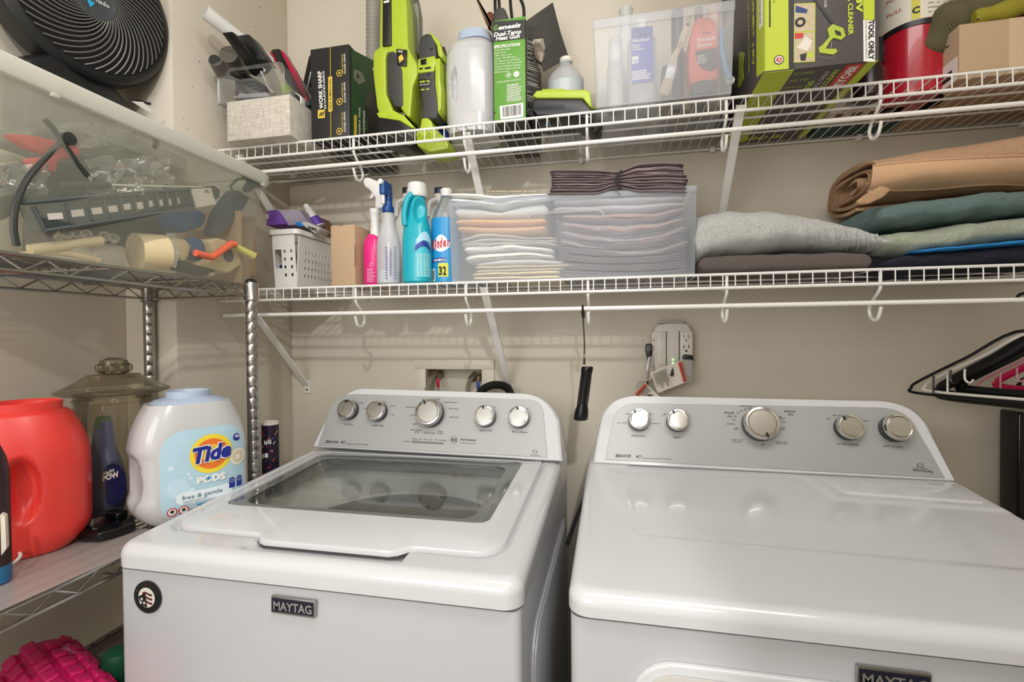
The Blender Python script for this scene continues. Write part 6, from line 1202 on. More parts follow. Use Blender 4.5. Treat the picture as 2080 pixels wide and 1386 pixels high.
g = G(clear('plastic_bag_film', (252, 250, 246), .25, .12, (224, 220, 212), 1.8)); g.prism([at(1316, 726, y=-.05), at(1328, 720, y=-.05), at(1330, 760, y=-.05), at(1322, 775, y=-.05), at(1300, 776, y=-.05), at(1290, 790, y=-.05), at(1312, 750, y=-.05)], (0, .01, 0), .002); one('plastic_film', g, 'crinkled clear plastic film hanging below the angled plug', 'plastic film')
g = G(blackp); g.tube(cr([(-.10, -.40, .92), (-.09, -.30, .935), (-.07, -.15, .95), (-.03, -.05, .97)], 6), .005, 8); one('black_cable', g, 'black cable in the gap between washer and dryer', 'cord')
# ================================================================== LEFT RACK, TOP TIER
RZ = 1.4965
bx0, bx1, by0, by1 = -1.155, -.838, -.955, -.372; bz1 = at(540, 368, x=bx1 + .004).z + .014; tp = .030
T = thing('storage_tote', 'large milky translucent storage tote full of tools on the top tier of the chrome rack', 'storage tote', ((bx0 + bx1) / 2, (by0 + by1) / 2, RZ))
g = G(binclear)
def rect3(ins, z, r): return [V((x, y, z)) for x, y in rr(bx0 + ins, bx1 - ins, by0 + ins, by1 - ins, r, 5)]
g.loft([rect3(tp, RZ, .03), rect3(.006, bz1 - .02, .035), rect3(.004, bz1, .035)], cap=False); n = len(rect3(0, 0, .01)); 
g.add(rect3(tp, RZ + .0006, .03), [tuple(range(n))]); part('tub', g, T)
g = G(binrim); g.loft([rect3(.004, bz1 - .022, .035), rect3(-.004, bz1 - .022, .04), rect3(-.007, bz1 - .017, .04), rect3(-.007, bz1 + .002, .04), rect3(-.002, bz1 + .008, .04), rect3(.012, bz1 + .008, .03)], cap=False); g.loft([rect3(.012, bz1 + .008, .03), rect3(.016, bz1 + .002, .03)], cap=False); g.add(rect3(.016, bz1 + .002, .03), [tuple(range(n))]); part('lid', g, T)
g = G(binrim)
for (u, v) in ((114, 182), (536, 368)): g = G(binrim); p = at(u, v, x=bx1 + .004); g.box(bx1 - .002, bx1 + .005, p.y - .006, p.y + .006, p.z - .012, p.z + .012, .002); part('latch_tab', g, T)
# contents: a bit behind the long face
def xk(z): return bx1 - .012 - tp * (1 - (z - RZ) / (bz1 - RZ))
KX = dict(x=-.862); KX2 = dict(x=-.885)
dg = mc((58, 66, 66), .5, var=.1)
T = thing('socket_tray', 'long dark plastic tray with ten graduated slots inside the storage tote', 'tray', tuple(at(240, 430, **KX))); g = G(dg)
g.pslab([(66, 419), (415, 380), (436, 377), (447, 385), (446, 402), (395, 424), (92, 470), (88, 468)], .03, .003, **KX); part('tray_body', g, T)
g = G(mc((82, 90, 90), .4)); g.ppoly([(44, 412), (66, 411), (300, 389), (386, 383)], .003, x=-.860); g.ppoly([(66, 419), (92, 469), (250, 445), (395, 423)], .0035, x=-.860); 
for (a, b, c, d) in ((130, 411, 144, 455), (172, 406, 186, 447), (210, 402, 222, 443), (242, 398, 252, 436), (270, 396, 279, 431), (296, 393, 303, 427), (318, 391, 324, 423), (338, 389, 343, 421), (357, 388, 361, 418)): g.ppoly([(a, b), (c, d)], .0016, x=-.860)
part('rim_and_dividers', g, T)
g = G(mc((214, 206, 200), .4))
for (a, b, c, d) in ((95, 434, 125, 447), (143, 427, 168, 441), (184, 423, 205, 436), (218, 419, 236, 432), (249, 415, 263, 427), (276, 412, 288, 426), (299, 409, 308, 421), (321, 407, 328, 419), (340, 405, 345, 418), (357, 403, 362, 415)): g.pquad([(a, b), (c, b - 2), (c + 3, d - 2), (a + 3, d)], off=.0012, **KX)
part('slot_label', g, T)
g = G(mc((220, 214, 204), .6)); g.pquad([(386, 384), (425, 382), (436, 415), (397, 422)], off=.004, **KX); g.use(ink); blurb(g, [(412, 386), (424, 385), (425, 392), (413, 393)], 3, off=.0046, **KX); part('paper_label', g, T)
def tied(name, label, pts, r, x, m=None):
    g = G(m or mc((44, 46, 44), .4)); g.tube(cr([at(u, v, x=x) for u, v in pts], 5), r, 8); return g, name, label
g, nm, lb = tied('cable_tie', 'black cable strap curving down the left inside the storage tote', [(143, 284), (122, 292), (85, 328), (55, 365), (38, 400), (30, 430), (28, 465), (34, 500)], .0045, -.856); one(nm, g, lb, 'cable tie')
g, nm, lb = tied('cable_tie', 'black cable strap crossing diagonally inside the storage tote', [(90, 242), (108, 262), (125, 286), (142, 310), (158, 334), (178, 358)], .0042, -.854); g.add(*[[], []]); P_ = at(138, 282, x=-.852); g.lathe(P_, [(.001, -.006), (.010, -.005), (.010, .005), (.001, .006)], 20, (1, 0, 0)); one(nm, g, lb, 'cable tie')
g = G(mc((206, 84, 76), .5)); g.pslab([(18, 272), (60, 273), (120, 287), (160, 298), (168, 312), (148, 322), (118, 318), (60, 300)], .02, .003, **KX2); g.pslab([(60, 322), (120, 314), (140, 316), (118, 330), (116, 350), (78, 342)], .02, .003, **KX2); one('red_handled_pliers', g, 'faded red tool handles inside the upper left of the storage tote', 'pliers')
def lump(name, label, cat, px, depth, col, k, b=.012, rough=.6, bump=.6):
    g = G(mc(col, rough, bump=bump, bs=60, var=.12)); g.pslab(px, depth, b, 3, **k); return one(name, g, label, cat)
KB = dict(x=-.93); KC = dict(x=-1.0)
lump('tool_pouch', 'dark grey-blue tool pouch in the middle of the storage tote', 'pouch', [(60, 330), (110, 322), (170, 328), (196, 345), (240, 345), (262, 372), (240, 400), (120, 412), (50, 410), (40, 372)], .09, (66, 78, 80), KB)
lump('green_work_glove', 'dark olive cloth bundle at the left end of the storage tote', 'glove', [(-60, 335), (10, 330), (34, 352), (40, 400), (30, 440), (0, 452), (-60, 440)], .10, (60, 62, 48), KB)
lump('grey_case', 'flat grey case low in the middle of the storage tote', 'case', [(90, 440), (330, 430), (345, 470), (340, 500), (90, 520)], .06, (96, 92, 84), KC)
lump('plastic_bag', 'crumpled grey plastic bag under the lid of the storage tote', 'plastic bag', [(60, 255), (160, 262), (300, 290), (330, 330), (300, 350), (190, 330), (120, 300), (60, 280)], .12, (150, 152, 146), KC, rough=.25, bump=1)
lump('cable_coil', 'black cable coil behind the slotted tray in the storage tote', 'cable', [(130, 455), (260, 440), (330, 450), (340, 480), (240, 486), (130, 480)], .05, (44, 44, 42), KB)
g = G(mc((216, 214, 208), .4)); a, b, c = at(124, 377, x=-.87), at(222, 376, x=-.87), at(444, 382, x=-.87); g.cyl(b, c, .0022, n=10); g.use(dg).cyl(a, b, .0055, n=12); one('long_screwdriver', g, 'long thin white-shafted screwdriver above the slotted tray', 'screwdriver')
g = G(mc((84, 92, 94), .5)); g.cyl(at(196, 347, x=-.88), at(290, 354, x=-.88), .008, .005, 12).cyl(at(290, 354, x=-.88), at(332, 360, x=-.88), .004, .001, 12); g.use(mc((190, 192, 190), .4)).cyl(at(198, 350, x=-.872), at(228, 353, x=-.872), .003, n=8); one('marking_pen', g, 'dark pen in a film sleeve above the slotted tray', 'pen')
for i, (u, v) in enumerate(((136, 474), (153, 472), (176, 476), (213, 480), (232, 484))):
    g = G(chrome); p = at(u, v, x=-.875); g.lathe(p, [(.0085, -.03), (.0085, 0), (.006, 0), (.006, -.012)], 20, (.9, -.3, .1)); one('chrome_socket', g, 'small chrome socket below the slotted tray inside the tote, %s from the left' % ('leftmost', 'second', 'third', 'fourth', 'fifth')[i], 'socket', 'chrome sockets under the slotted tray')
g = G(mc((226, 208, 168), .5)); g.tube(cr([at(60, 508, x=-.89), at(120, 500, x=-.885), at(170, 492, x=-.88), at(205, 489, x=-.878)], 5), .0085, 12); one('cream_stick', g, 'cream plastic handle lying low left in the storage tote', 'handle')
g = G(mc((222, 204, 168), .5)); g.tube(cr([at(40, 520, x=-.895), at(110, 512, x=-.89), at(160, 520, x=-.885), at(200, 530, x=-.885)], 5), .006, 10); one('cream_rod', g, 'thin cream rod along the bottom left of the storage tote', 'rod')
g = G(mc((222, 204, 164), .5, var=.05)); a, b = at(276, 514, x=-.905), at(315, 510, x=-.90); g.lathe(at(275, 512, x=-.895), [(.036, 0), (.036, .05), (.031, .05), (.031, .002)], 32, (.25, .93, .1)); g.pslab([(300, 488), (340, 482), (380, 485), (392, 500), (384, 530), (370, 534), (352, 512), (330, 545), (300, 540)], .05, .008, 3, x=-.885); g.pslab([(350, 484), (384, 492), (388, 512), (378, 532), (366, 528), (356, 500)], .04, .006, 3, x=-.878); one('tape_dispenser', g, 'beige tape gun with open round end at the bottom right of the tote', 'tape dispenser')
g = G(mc((226, 224, 218), .6)); g.pslab([(320, 491), (366, 511), (358, 546), (312, 523)], .004, .0012, x=-.868); g.pslab([(318, 488), (350, 486), (364, 500), (362, 512)], .010, .002, x=-.874); one('white_card', g, 'white folded card standing against the beige tape gun', 'card')
g = G(mc((226, 208, 168), .5)); g.pslab([(426, 488), (444, 483), (462, 488), (470, 502), (490, 520), (492, 538), (466, 556), (404, 540), (440, 520)], .05, .006, 3, x=-.880); g.use(mc((72, 76, 120), .4)).pdisc((464, 519), 13, off=.001, x=-.879); one('cream_tool_holder', g, 'cream moulded holder with blue knob at the right end of the tote', 'holder')
g = G(mc((240, 116, 84), .35)); g.tube([at(397, 514, x=-.858), at(430, 523, x=-.857), at(470, 495, x=-.857), at(478, 497, x=-.857)], .0075, 10); one('orange_bent_tool', g, 'bright orange bent plastic piece at the right end of the storage tote', 'tool')
g = G(mc((224, 222, 130), .4)); g.cyl(at(470, 497, x=-.868), at(514, 520, x=-.866), .0085, .0095, 16); g.use(mc((232, 150, 110), .4)).cyl(at(514, 520, x=-.866), at(521, 516, x=-.866), .008, .003, 14); one('yellow_tube', g, 'pale yellow tube with orange tip beside the orange bent piece', 'tube')
g = G(mc((44, 100, 160), .4)); g.pslab([(384, 485), (404, 482), (418, 492), (420, 512), (404, 530), (392, 520)], .03, .006, x=-.90); one('blue_dispenser', g, 'blue plastic dispenser between the two cream holders in the tote', 'dispenser')
g = G(mc((56, 110, 166), .4, bump=.5, bs=50)); g.pslab([(362, 430), (410, 425), (424, 440), (416, 460), (378, 474), (364, 456)], .06, .010, x=-.925); one('blue_bundle', g, 'blue bundled strap behind the right end of the slotted tray', 'strap')
g = G(mc((70, 84, 96), .5, var=.1)); g.pslab([(432, 472), (446, 430), (470, 396), (480, 385), (490, 388), (496, 394), (510, 402), (496, 426), (470, 458), (440, 482)], .03, .008, x=-.90); g.pslab([(494, 351), (504, 352), (520, 364), (546, 372), (548, 378), (524, 378), (508, 392), (500, 384), (510, 368)], .016, .004, x=-.872); g.ppoly(cr([V((480, 386, 0)), V((470, 372, 0)), V((490, 362, 0)), V((505, 362, 0))], 4) and [(474, 392), (468, 378), (482, 364), (505, 362)], .003, x=-.875); one('caulk_gun', g, 'dark blue-grey caulking gun slanting at the right end of the tote', 'caulk gun')
g = G(kraft); g.pslab([(468, 442), (520, 440), (520, 560), (470, 560)], .004, .0008, x=-.93); g.box(-1.08, -.885, -.425, -.420, RZ + .004, at(520, 442, x=-.9).z, .001); one('cardboard_divider', g, 'brown cardboard sheet at the right end inside the storage tote', 'cardboard')
g = G(mc((60, 66, 66), .5)); g.pslab([(358, 534), (372, 530), (436, 549), (438, 556), (420, 560), (360, 545)], .03, .002, x=-.884); g.use(mc((206, 200, 184), .4)).pslab([(426, 555), (436, 553), (439, 558), (430, 562)], .02, .002, x=-.880); one('dark_flat_file', g, 'dark flat tool with pale tip on the floor of the tote, right side', 'file')
g = G(mc((190, 184, 172), .3, .3)); g.box(-1.0, -.885, at(195, 520, x=-.885).y, at(255, 520, x=-.885).y, RZ + .006, RZ + .045, .003); one('clear_parts_box', g, 'pale clear parts box with dark lid band at the bottom centre of the tote', 'parts box')
def film(label, u0, u1, v0, v1, x, sd):
    g = G(tape)
    def fn(s, t): 
        p = at(u0 + (u1 - u0) * s, v0 + (v1 - v0) * t, x=x); w_ = noise.noise(p * 34 + V((sd, 0, 0))) * .022 + noise.noise(p * 90 + V((sd, 5, 0))) * .010; return p + V((w_, 0, w_ * .3))
    g.grid(40, 26, fn); return one('clear_film_bag', g, label, 'plastic bag')
film('crinkled clear film bag around the pen inside the storage tote', 178, 345, 322, 402, -.872, 3)
film('crinkled clear film bag at the far left inside the storage tote', -20, 92, 334, 398, -.880, 9)
film('long clear film wrap under the red tool handles in the tote', 120, 330, 250, 300, -.885, 14)
# fan
FC = V((-1.10, -.592, 2.102)); FN = V((math.cos(-.114) * math.cos(-.2), math.cos(-.114) * math.sin(-.2), math.sin(-.114))).normalized(); FR_ = .140
T = thing('air_circulator_fan', 'black round air circulator fan tilted down on top of the storage tote', 'fan', (FC.x, FC.y, bz1 + .008))
fb = mat('fan_black', (24, 24, 25), .38, var=.15); FX = V((0, 0, 1)).cross(FN).normalized(); FY_ = FN.cross(FX).normalized()
g = G(fb); g.lathe(FC, [(FR_ + .001, -.010), (FR_ + .018, -.014), (FR_ + .020, -.006), (FR_ + .010, .004), (FR_ + .003, .006), (FR_ + .001, .003)], 64, FN); g.lathe(FC, [(.05, -.105), (.10, -.102), (.150, -.085), (FR_ + .026, -.05), (FR_ + .019, -.012), (FR_ + .002, -.006), (.125, -.05), (.09, -.09), (.02, -.10)], 64, FN); part('housing', g, T)
g = G(mat('fan_grill', (104, 103, 101), .28, var=.1))
for i in range(46):
    a0 = 2 * PI * i / 46; P_ = []
    for j in range(12):
        s = j / 11; r = .038 + (FR_ - .038) * s; a = a0 - 1.25 * s ** .8; hgt = .013 * math.sqrt(max(0, 1 - (s * .98) ** 2.4)) + .003; P_.append(FC + FX * (r * math.cos(a)) + FY_ * (r * math.sin(a)) + FN * hgt)
    g.tube(P_, .0016, 5)
part('grill', g, T)
g = G(mat('fan_hub', (62, 68, 72), .25, coat=.3)); g.lathe(FC + FN * .010, [(.038, 0), (.040, .003), (.038, .007), (.034, .007), (.032, .0058), (.001, .0058)], 48, FN); 
hub = part('hub_badge', g, T)
g = G(mc((40, 170, 220), .4)); q = FC + FN * .0170; g.add([q + FX * -.020 + FY_ * -.008, q + FX * -.004 + FY_ * -.008, q + FX * -.012 + FY_ * -.022], [(0, 1, 2)]) ; g.use(mc((206, 210, 212), .4)).text('vornado', q + FX * -.022 + FY_ * -.004, (FX * 1.0), (FY_), .009, .044, bold=.02); part('logo', g, hub)
g = G(mc((28, 28, 29), .4)); 
for i in range(5):
    a = 2 * PI * i / 5; R__ = []
    for s in (.03, .06, .09, .115):
        c_, t_ = FX * math.cos(a) + FY_ * math.sin(a), -FX * math.sin(a) + FY_ * math.cos(a); o_ = FC + c_ * s - FN * .035
        R__.append([o_ + t_ * (.035 * s / .115 + .012) + FN * .014, o_ - t_ * (.035 * s / .115 + .012) - FN * .014, o_ - t_ * (.035 * s / .115 + .012) - FN * .016, o_ + t_ * (.035 * s / .115 + .012) + FN * .012])
    g.loft(R__)
g.lathe(FC - FN * .05, [(.034, 0), (.034, .03), (.001, .032)], 24, FN); part('blades', g, T)
g = G(fb); bzt = bz1 + .0085; g.prism([(x, y, bzt) for x, y in rr(-1.16, -.99, -.66, -.44, .05, 6)], (0, 0, .022), .006, 3); g.prism([(-1.20, -.70, bzt + .004), (-1.20, -.46, bzt + .004), (-1.20, -.48, 1.93), (-1.20, -.54, 1.97), (-1.20, -.64, 1.97), (-1.20, -.70, 1.93)], (.07, 0, 0), .015, 4); part('stand', g, T)
g = G(blackp); g.tube(cr([at(262, 203, x=-.862), at(276, 203, x=-.862), at(292, 208, x=-.86), at(304, 211, x=-.86)], 5), .004, 8, flat=.6); one('fan_power_plug', g, 'short black cord end hanging behind the fan over the tote lid', 'cord')
g = G(mc((214, 212, 204), .6)); g.pslab([(268, 206), (290, 207), (314, 227), (304, 229)], .001, 0, x=-.848); one('care_label', g, 'small white care tag on the tote lid behind the fan', 'tag')
# ================================================================== LEFT RACK, MIDDLE TIER
MZ = .9962
# glass jar
X, Y = -1.055, -.600; JZ = at(232, 1048, y=Y).z; JZ = MZ
c = at(232, 770, y=Y); X = c.x; zl = at(232, 787, y=Y).z; zl -= .012; zk0, zk1 = at(232, 757, y=Y).z - .012, at(232, 728, y=Y).z - .012; mm = mpp(c) * .80
T = thing('glass_jar', 'large smoky glass jar with flared lid and round knob on the rack', 'jar', (X, Y, MZ))
g = G(glassm); rb = 84 * mm; g.lathe((X, Y, MZ), [(rb * .5, .004), (rb * .85, .003), (rb * .97, .015), (rb, .05), (rb, zl - MZ - .05), (rb * .95, zl - MZ - .03), (rb * .93, zl - MZ - .02), (rb * .99, zl - MZ - .014), (rb * .93, zl - MZ - .006), (rb * .98, zl - MZ)], 64); g.lathe((X, Y, MZ + .012), [(rb * .82, 0), (rb * .9, .015), (rb * .92, .05), (rb * .92, zl - MZ - .07)], 64) if 0 else None; part('body', g, T)
g = G(glassm); rl = 116 * mm; g.lathe((X, Y, zl), [(rl * .9, 0), (rl, .004), (rl, .008), (rl * .86, .014), (rl * .62, .028), (rl * .46, .040), (rl * .42, zk0 - zl), (rl * .27, zk0 - zl + .004), (rl * .22, zk0 - zl + .008)], 64); g.lathe((X, Y, zk0 + .008), [(rl * .2, 0), (rl * .24, .004), (rl * .27, .018), (rl * .24, .030), (rl * .12, .036), (.001, .037)], 40)
for i in range(8): a = i * PI / 4; g.lathe((X + rl * .25 * math.cos(a), Y + rl * .25 * math.sin(a), zk0 + .022), [(.001, -.010), (.007, -.006), (.008, 0), (.007, .006), (.001, .010)], 12)
part('lid', g, T)
# dish soap bottle in the jar
X2, Y2 = at(222, 950, y=Y - .02).x, Y - .03; k = dict(y=Y2 - .026)
T = thing('dish_soap_bottle', 'blue dish soap bottle with green top visible in the glass jar', 'bottle', (X2, Y2, MZ + .006)); g = G(mc((22, 66, 150), .35, var=.2)); Zs = lambda v: at(213, v, y=Y2).z
g.lathe((X2, Y2, MZ + .006), dense_prof([(.030, 0), (.036, .010), (.042, .04), (.040, .08), (.033, .115), (.024, .14), (.017, Zs(862) - MZ)], 4), 40, sy=.7, sq=2.4); part('body', g, T)
g = G(mc((30, 90, 60), .4)); g.lathe((X2, Y2, Zs(870)), [(.015, 0), (.013, Zs(848) - Zs(870)), (.010, Zs(846) - Zs(870))], 24); part('cap', g, T)
g = G(mc((18, 26, 78), .4)); g.add([at(230 + 27 * math.cos(a), 984 + 42 * math.sin(a), **k) for a in [2 * PI * i / 28 for i in range(28)]], [tuple(range(28))]); g.use(white_ink).ptext('Melts', (211, 968), (234, 956), 7, off=.0008, shear=.2, bold=.02, **k); g.ptext('POW', (210, 978), (244, 967), 10, off=.0008, bold=.06, **k); part('label', g, T)
# tide style tub
def pods(name, label, cu, y, x_c, prof, col, lidc, lidprof, mouth, base, sxy, rot, hollow):
    pass
TX, TY = at(385, 950, y=-.575).x, -.575; ang = math.radians(60)     # front face turned towards the room
tz = at(385, 800, y=TY - .05).z - MZ
T = thing('laundry_pods_tub', 'white laundry pods tub with pale blue collar and round orange logo on the rack', 'tub', (TX, TY, MZ))
def tubbody(cx, cy, w_, d_, h_, rot, waist=None, n=72, rows=44, sq=3.0, top=.55):
    """rounded jug body; returns lathe-like rings and frame"""
    ca, sa = math.cos(rot), math.sin(rot); U_ = V((ca, sa, 0)); W_ = V((-sa, ca, 0)); R = []
    for j in range(rows + 1):
        t = j / rows; z = h_ * t
        if t < .2: k = 1 - .30 * (1 - t / .2) ** 2.2
        elif t > top: k = 1 - .30 * ((t - top) / (1 - top)) ** 2.0
        else: k = 1
        ring = []
        for i in range(n):
            a = 2 * PI * i / n; c_, s_ = math.cos(a), math.sin(a); q = (abs(c_) ** sq + abs(s_) ** sq) ** (-1 / sq)
            x = w_ / 2 * k * c_ * q; y_ = d_ / 2 * (1 - (1 - k) * .6) * s_ * q
            if waist: x, y_ = waist(x, y_, z)
            ring.append(V((cx, cy, MZ + z)) + U_ * x + W_ * y_)
        R.append(ring)
    return R, U_, W_
def tw(x, y_, z):
    # grip hollow at the left end of the tub
    d = ((z - .100) / .052) ** 2
    if d < 1 and x < -.03: x += .005 * sstep(0, 1, (1 - d) * 1.6)
    e = ((z - .090) / .060) ** 2 + ((y_ + .02) / .028) ** 2
    if e < 1 and x < -.05: x += .012 * sstep(0, 1, (1 - e) * 1.2)
    return x, y_
TW, TD, TH = .212, .140, .240
R, U_, W_ = tubbody(TX, TY, TW, TD, TH, ang, tw); g = G(glosswhite); g.loft(R); part('body', g, T)
g = G(palebl); O = V((TX, TY, MZ + TH)); 
def ring2(w_, d_, dz, sq=2.6, n=56): return [O + V((0, 0, dz)) + U_ * (w_ / 2 * math.cos(a) * (abs(math.cos(a)) ** sq + abs(math.sin(a)) ** sq) ** (-1 / sq)) + W_ * (d_ / 2 * math.sin(a) * (abs(math.cos(a)) ** sq + abs(math.sin(a)) ** sq) ** (-1 / sq)) for a in [2 * PI * i / n for i in range(n)]]
g.loft([ring2(.150, .118, -.014), ring2(.146, .116, -.004), ring2(.118, .098, .006), ring2(.080, .080, .011, 2), ring2(.080, .080, .022, 2), ring2(.076, .076, .0235, 2), ring2(.070, .070, .020, 2), ring2(.068, .068, .008, 2)]); part('collar', g, T)
# label on the front face
g = G(mc((176, 208, 222), .4, var=.06)); F0 = O - V((0, 0, TH)) - W_ * .0006; LH, LS, LT = TH, 3.0, .55
def lp(s, t, off=0): 
    # s across from the face centre, t height; bows with the body
    q = t / LH; k = 1 - .30 * (1 - q / .2) ** 2.2 if q < .2 else (1 - .30 * ((q - LT) / (1 - LT)) ** 2.0 if q > LT else 1)
    x_ = min(.97, abs(s) / (TW / 2 * k)); y_ = TD / 2 * (1 - (1 - k) * .6) * (1 - x_ ** LS) ** (1 / LS)
    return F0 + U_ * s + V((0, 0, t)) - W_ * (y_ + off)
outline = rr(-.066, .088, .022, .190, (.022, .020, .040, .045), 8)
def lpoly(P_, off): 
    n_ = len(P_); c_ = (sum(p[0] for p in P_) / n_, sum(p[1] for p in P_) / n_)
    rings_ = [[lp(c_[0] + (x - c_[0]) * q, c_[1] + (z - c_[1]) * q, off) for x, z in P_] for q in (1, .8, .6, .4, .2, .05)]; return rings_
g.use(glosswhite).loft(lpoly(rr(-.071, .093, .017, .195, (.025, .024, .044, .049), 8), .0010)); g.use(mc((176, 208, 222), .4, var=.06)).loft(lpoly(outline, .0016))
def ldisc(s, t, r, off, c, r2=None, n=32):
    g.use(c); 
    if r2 is None: g.loft([[lp(s + r * q * math.cos(2 * PI * i / n), t + r * q * math.sin(2 * PI * i / n), off) for i in range(n)] for q in (1, .5, .1)])
    else: g.loft([[lp(s + q * math.cos(2 * PI * i / n), t + q * math.sin(2 * PI * i / n), off) for i in range(n)] for q in (r, r2)], cap=False)
r = random.Random(9)
for i in range(26): ldisc(-.055 + r.random() * .05, .04 + r.random() * .135, .001 + r.random() ** 3 * .006, .0018, mc((206, 226, 236), .2), n=14)
ldisc(-.038, .075, .020, .0018, mc((190, 216, 230), .2))
cx_, cz_ = .022, .135
ldisc(cx_, cz_, .040, .0021, mc((236, 212, 60), .4)); ldisc(cx_, cz_, .031, .0024, mc((232, 116, 48), .4)); ldisc(cx_, cz_, .019, .0027, mc((240, 196, 60), .4))
tcol = mc((26, 40, 140), .35); g.use(white_ink)
for col_, of_, bo in ((white_ink, .0030, .09), (tcol, .0036, .045)): g.use(col_).text('Tide', lp(cx_ - .036, cz_ - .014, of_ + .004), lp(cx_ + .036, cz_, 0) - lp(cx_ - .036, cz_ - .004, 0), (0, 0, 1), .030, .072, shear=.2, bold=bo)
g.use(white_ink).text('PODS', lp(-.006, .078, .0034), U_, (0, 0, 1), .013, .052, bold=.05); ldisc(.0155, .086, .0034, .0036, mc((40, 130, 190), .4))
g.use(mc((222, 232, 236), .4)).loft(lpoly(rr(-.042, .060, .042, .066, .011, 6), .0022)); g.use(mc((60, 90, 120), .5)).text('free & gentle', lp(-.032, .051, .0034), U_, (0, 0, 1), .0085, .072); g.text('designed for sensitive skin', lp(-.030, .0455, .0034), U_, (0, 0, 1), .0028, .04)
for s in (.060, .076): g.use(tcol).loft(lpoly(rr(s - .006, s + .006, .054, .076, (.001, .001, .005, .005), 4), .0024)); ldisc(s, .069, .0036, .0028, white_ink, .0028); g.use(white_ink)
ldisc(.072, .160, .0078, .0024, tcol); g.use(white_ink).text('*', lp(.067, .154, .0034), U_, (0, 0, 1), .012, .010)
for rr_ in (.018, .012, .006): ldisc(.074, .118, rr_, .0022 + (.018 - rr_) * .03, mc((232, 226, 206) if rr_ != .012 else (214, 202, 170), .5))
for s in (-.048, -.029): ldisc(s, .031, .0085, .0026, mc((200, 40, 50), .4)); ldisc(s, .031, .0066, .0029, white_ink); ldisc(s, .032, .0034, .0032, ink)
for s, t, w_ in ((.0, .034, .07), (-.012, .027, .08), (-.012, .0225, .08)): g.use(mc((40, 140, 180), .4)).loft([[lp(s + w_ * i / 8 - .006, t, .0024) for i in range(9)], [lp(s + w_ * i / 8 - .006, t + .003, .0024) for i in range(9)]], cap=False, closed=False)
part('label', g, T)
# red tub
RXc, RYc = at(50, 950, y=-.775).x, -.775
redt = mat('red_tub_plastic', (222, 62, 54), .34, var=.05); T = thing('red_detergent_tub', 'large red detergent tub with open mouth ring and moulded handle on the rack', 'tub', (RXc, RYc, MZ)); ang = math.radians(44)
def rw(x, y_, z):
    e = ((z - .118) / .062) ** 2 + ((x - .012) / .026) ** 2
    if e < 1 and y_ < 0: y_ += .026 * sstep(0, 1, (1 - e) * 1.1)
    f_ = ((z - .118) / .085) ** 2 + ((x + .020) / .018) ** 2
    if f_ < 1 and y_ < 0: y_ -= .006 * (1 - f_)
    return x, y_
RW, RD, RH = .180, .14, .242
R, U_, W_ = tubbody(RXc, RYc, RW, RD, RH, ang, rw, sq=2.5, n=160, rows=90, top=.6); g = G(redt); g.loft(R)
part('body', g, T); O = V((RXc, RYc, MZ + RH)); g = G(redt); g.loft([ring2(.131, .118, -.020), ring2(.127, .114, -.002), ring2(.112, .104, .004), ring2(.104, .096, .007, 2), ring2(.106, .098, .020, 2), ring2(.103, .095, .0215, 2), ring2(.096, .088, .018, 2), ring2(.094, .086, .004, 2)]); part('mouth_ring', g, T)
TWo = TW; TW = RW; F0 = O - V((0, 0, RH)) - W_ * .0008; TD = RD; LH, LS, LT = RH, 2.5, .6
g = G(mc((196, 74, 56), .4)); g.loft(lpoly([(-.080, .03), (-.060, .030), (-.040, .030), (-.024, .045), (-.022, .070), (-.040, .095), (-.040, .13), (-.024, .155), (-.028, .172), (-.046, .178), (-.066, .178), (-.074, .165), (-.080, .12), (-.080, .08)], .0030)); g.use(mc((232, 170, 150), .5))
for i in range(24): 
    w_ = (.03, .045, .038, .052)[i % 4]; t = .040 + i * .0058; g.loft([[lp(-.074 + w_ * .7 * j / 5, t, .0036) for j in range(6)], [lp(-.074 + w_ * .7 * j / 5, t + .0012, .0036) for j in range(6)]], cap=False, closed=False)
for s in (-.072, -.060, -.048): ldisc(s, .118, .0052, .0040, ink); ldisc(s, .118, .0040, .0044, mc((196, 74, 56), .4)); ldisc(s, .118, .0024, .0048, ink)
part('label', g, T); TW = TWo
# black gadget
T = thing('black_stapler_tool', 'gloss black handheld gadget lying on the liner in front of the jar', 'gadget', tuple(at(215, 1085, z=MZ + .002)))
g = G(blackg); z0 = MZ + .002; P4 = [at(u, v, z=z0) for u, v in ((156, 1100), (200, 1101), (240, 1090), (276, 1078), (272, 1060), (232, 1066), (160, 1086))]; g.prism([V((p.x, p.y, z0)) for p in P4], (0, 0, .016), .004, 3); g.box(P4[5].x - .02, P4[5].x + .02, P4[5].y - .01, P4[5].y + .015, z0 + .012, z0 + .028, .006, 3); part('body', g, T)
g = G(mc((40, 14, 18), .08, coat=1)); p = at(190, 1068, z=z0 + .012); g.lathe((p.x, p.y, z0 + .004), [(.001, -.001), (.018, .002), (.022, .014), (.018, .026), (.001, .030)], 28); part('dome_lens', g, T)
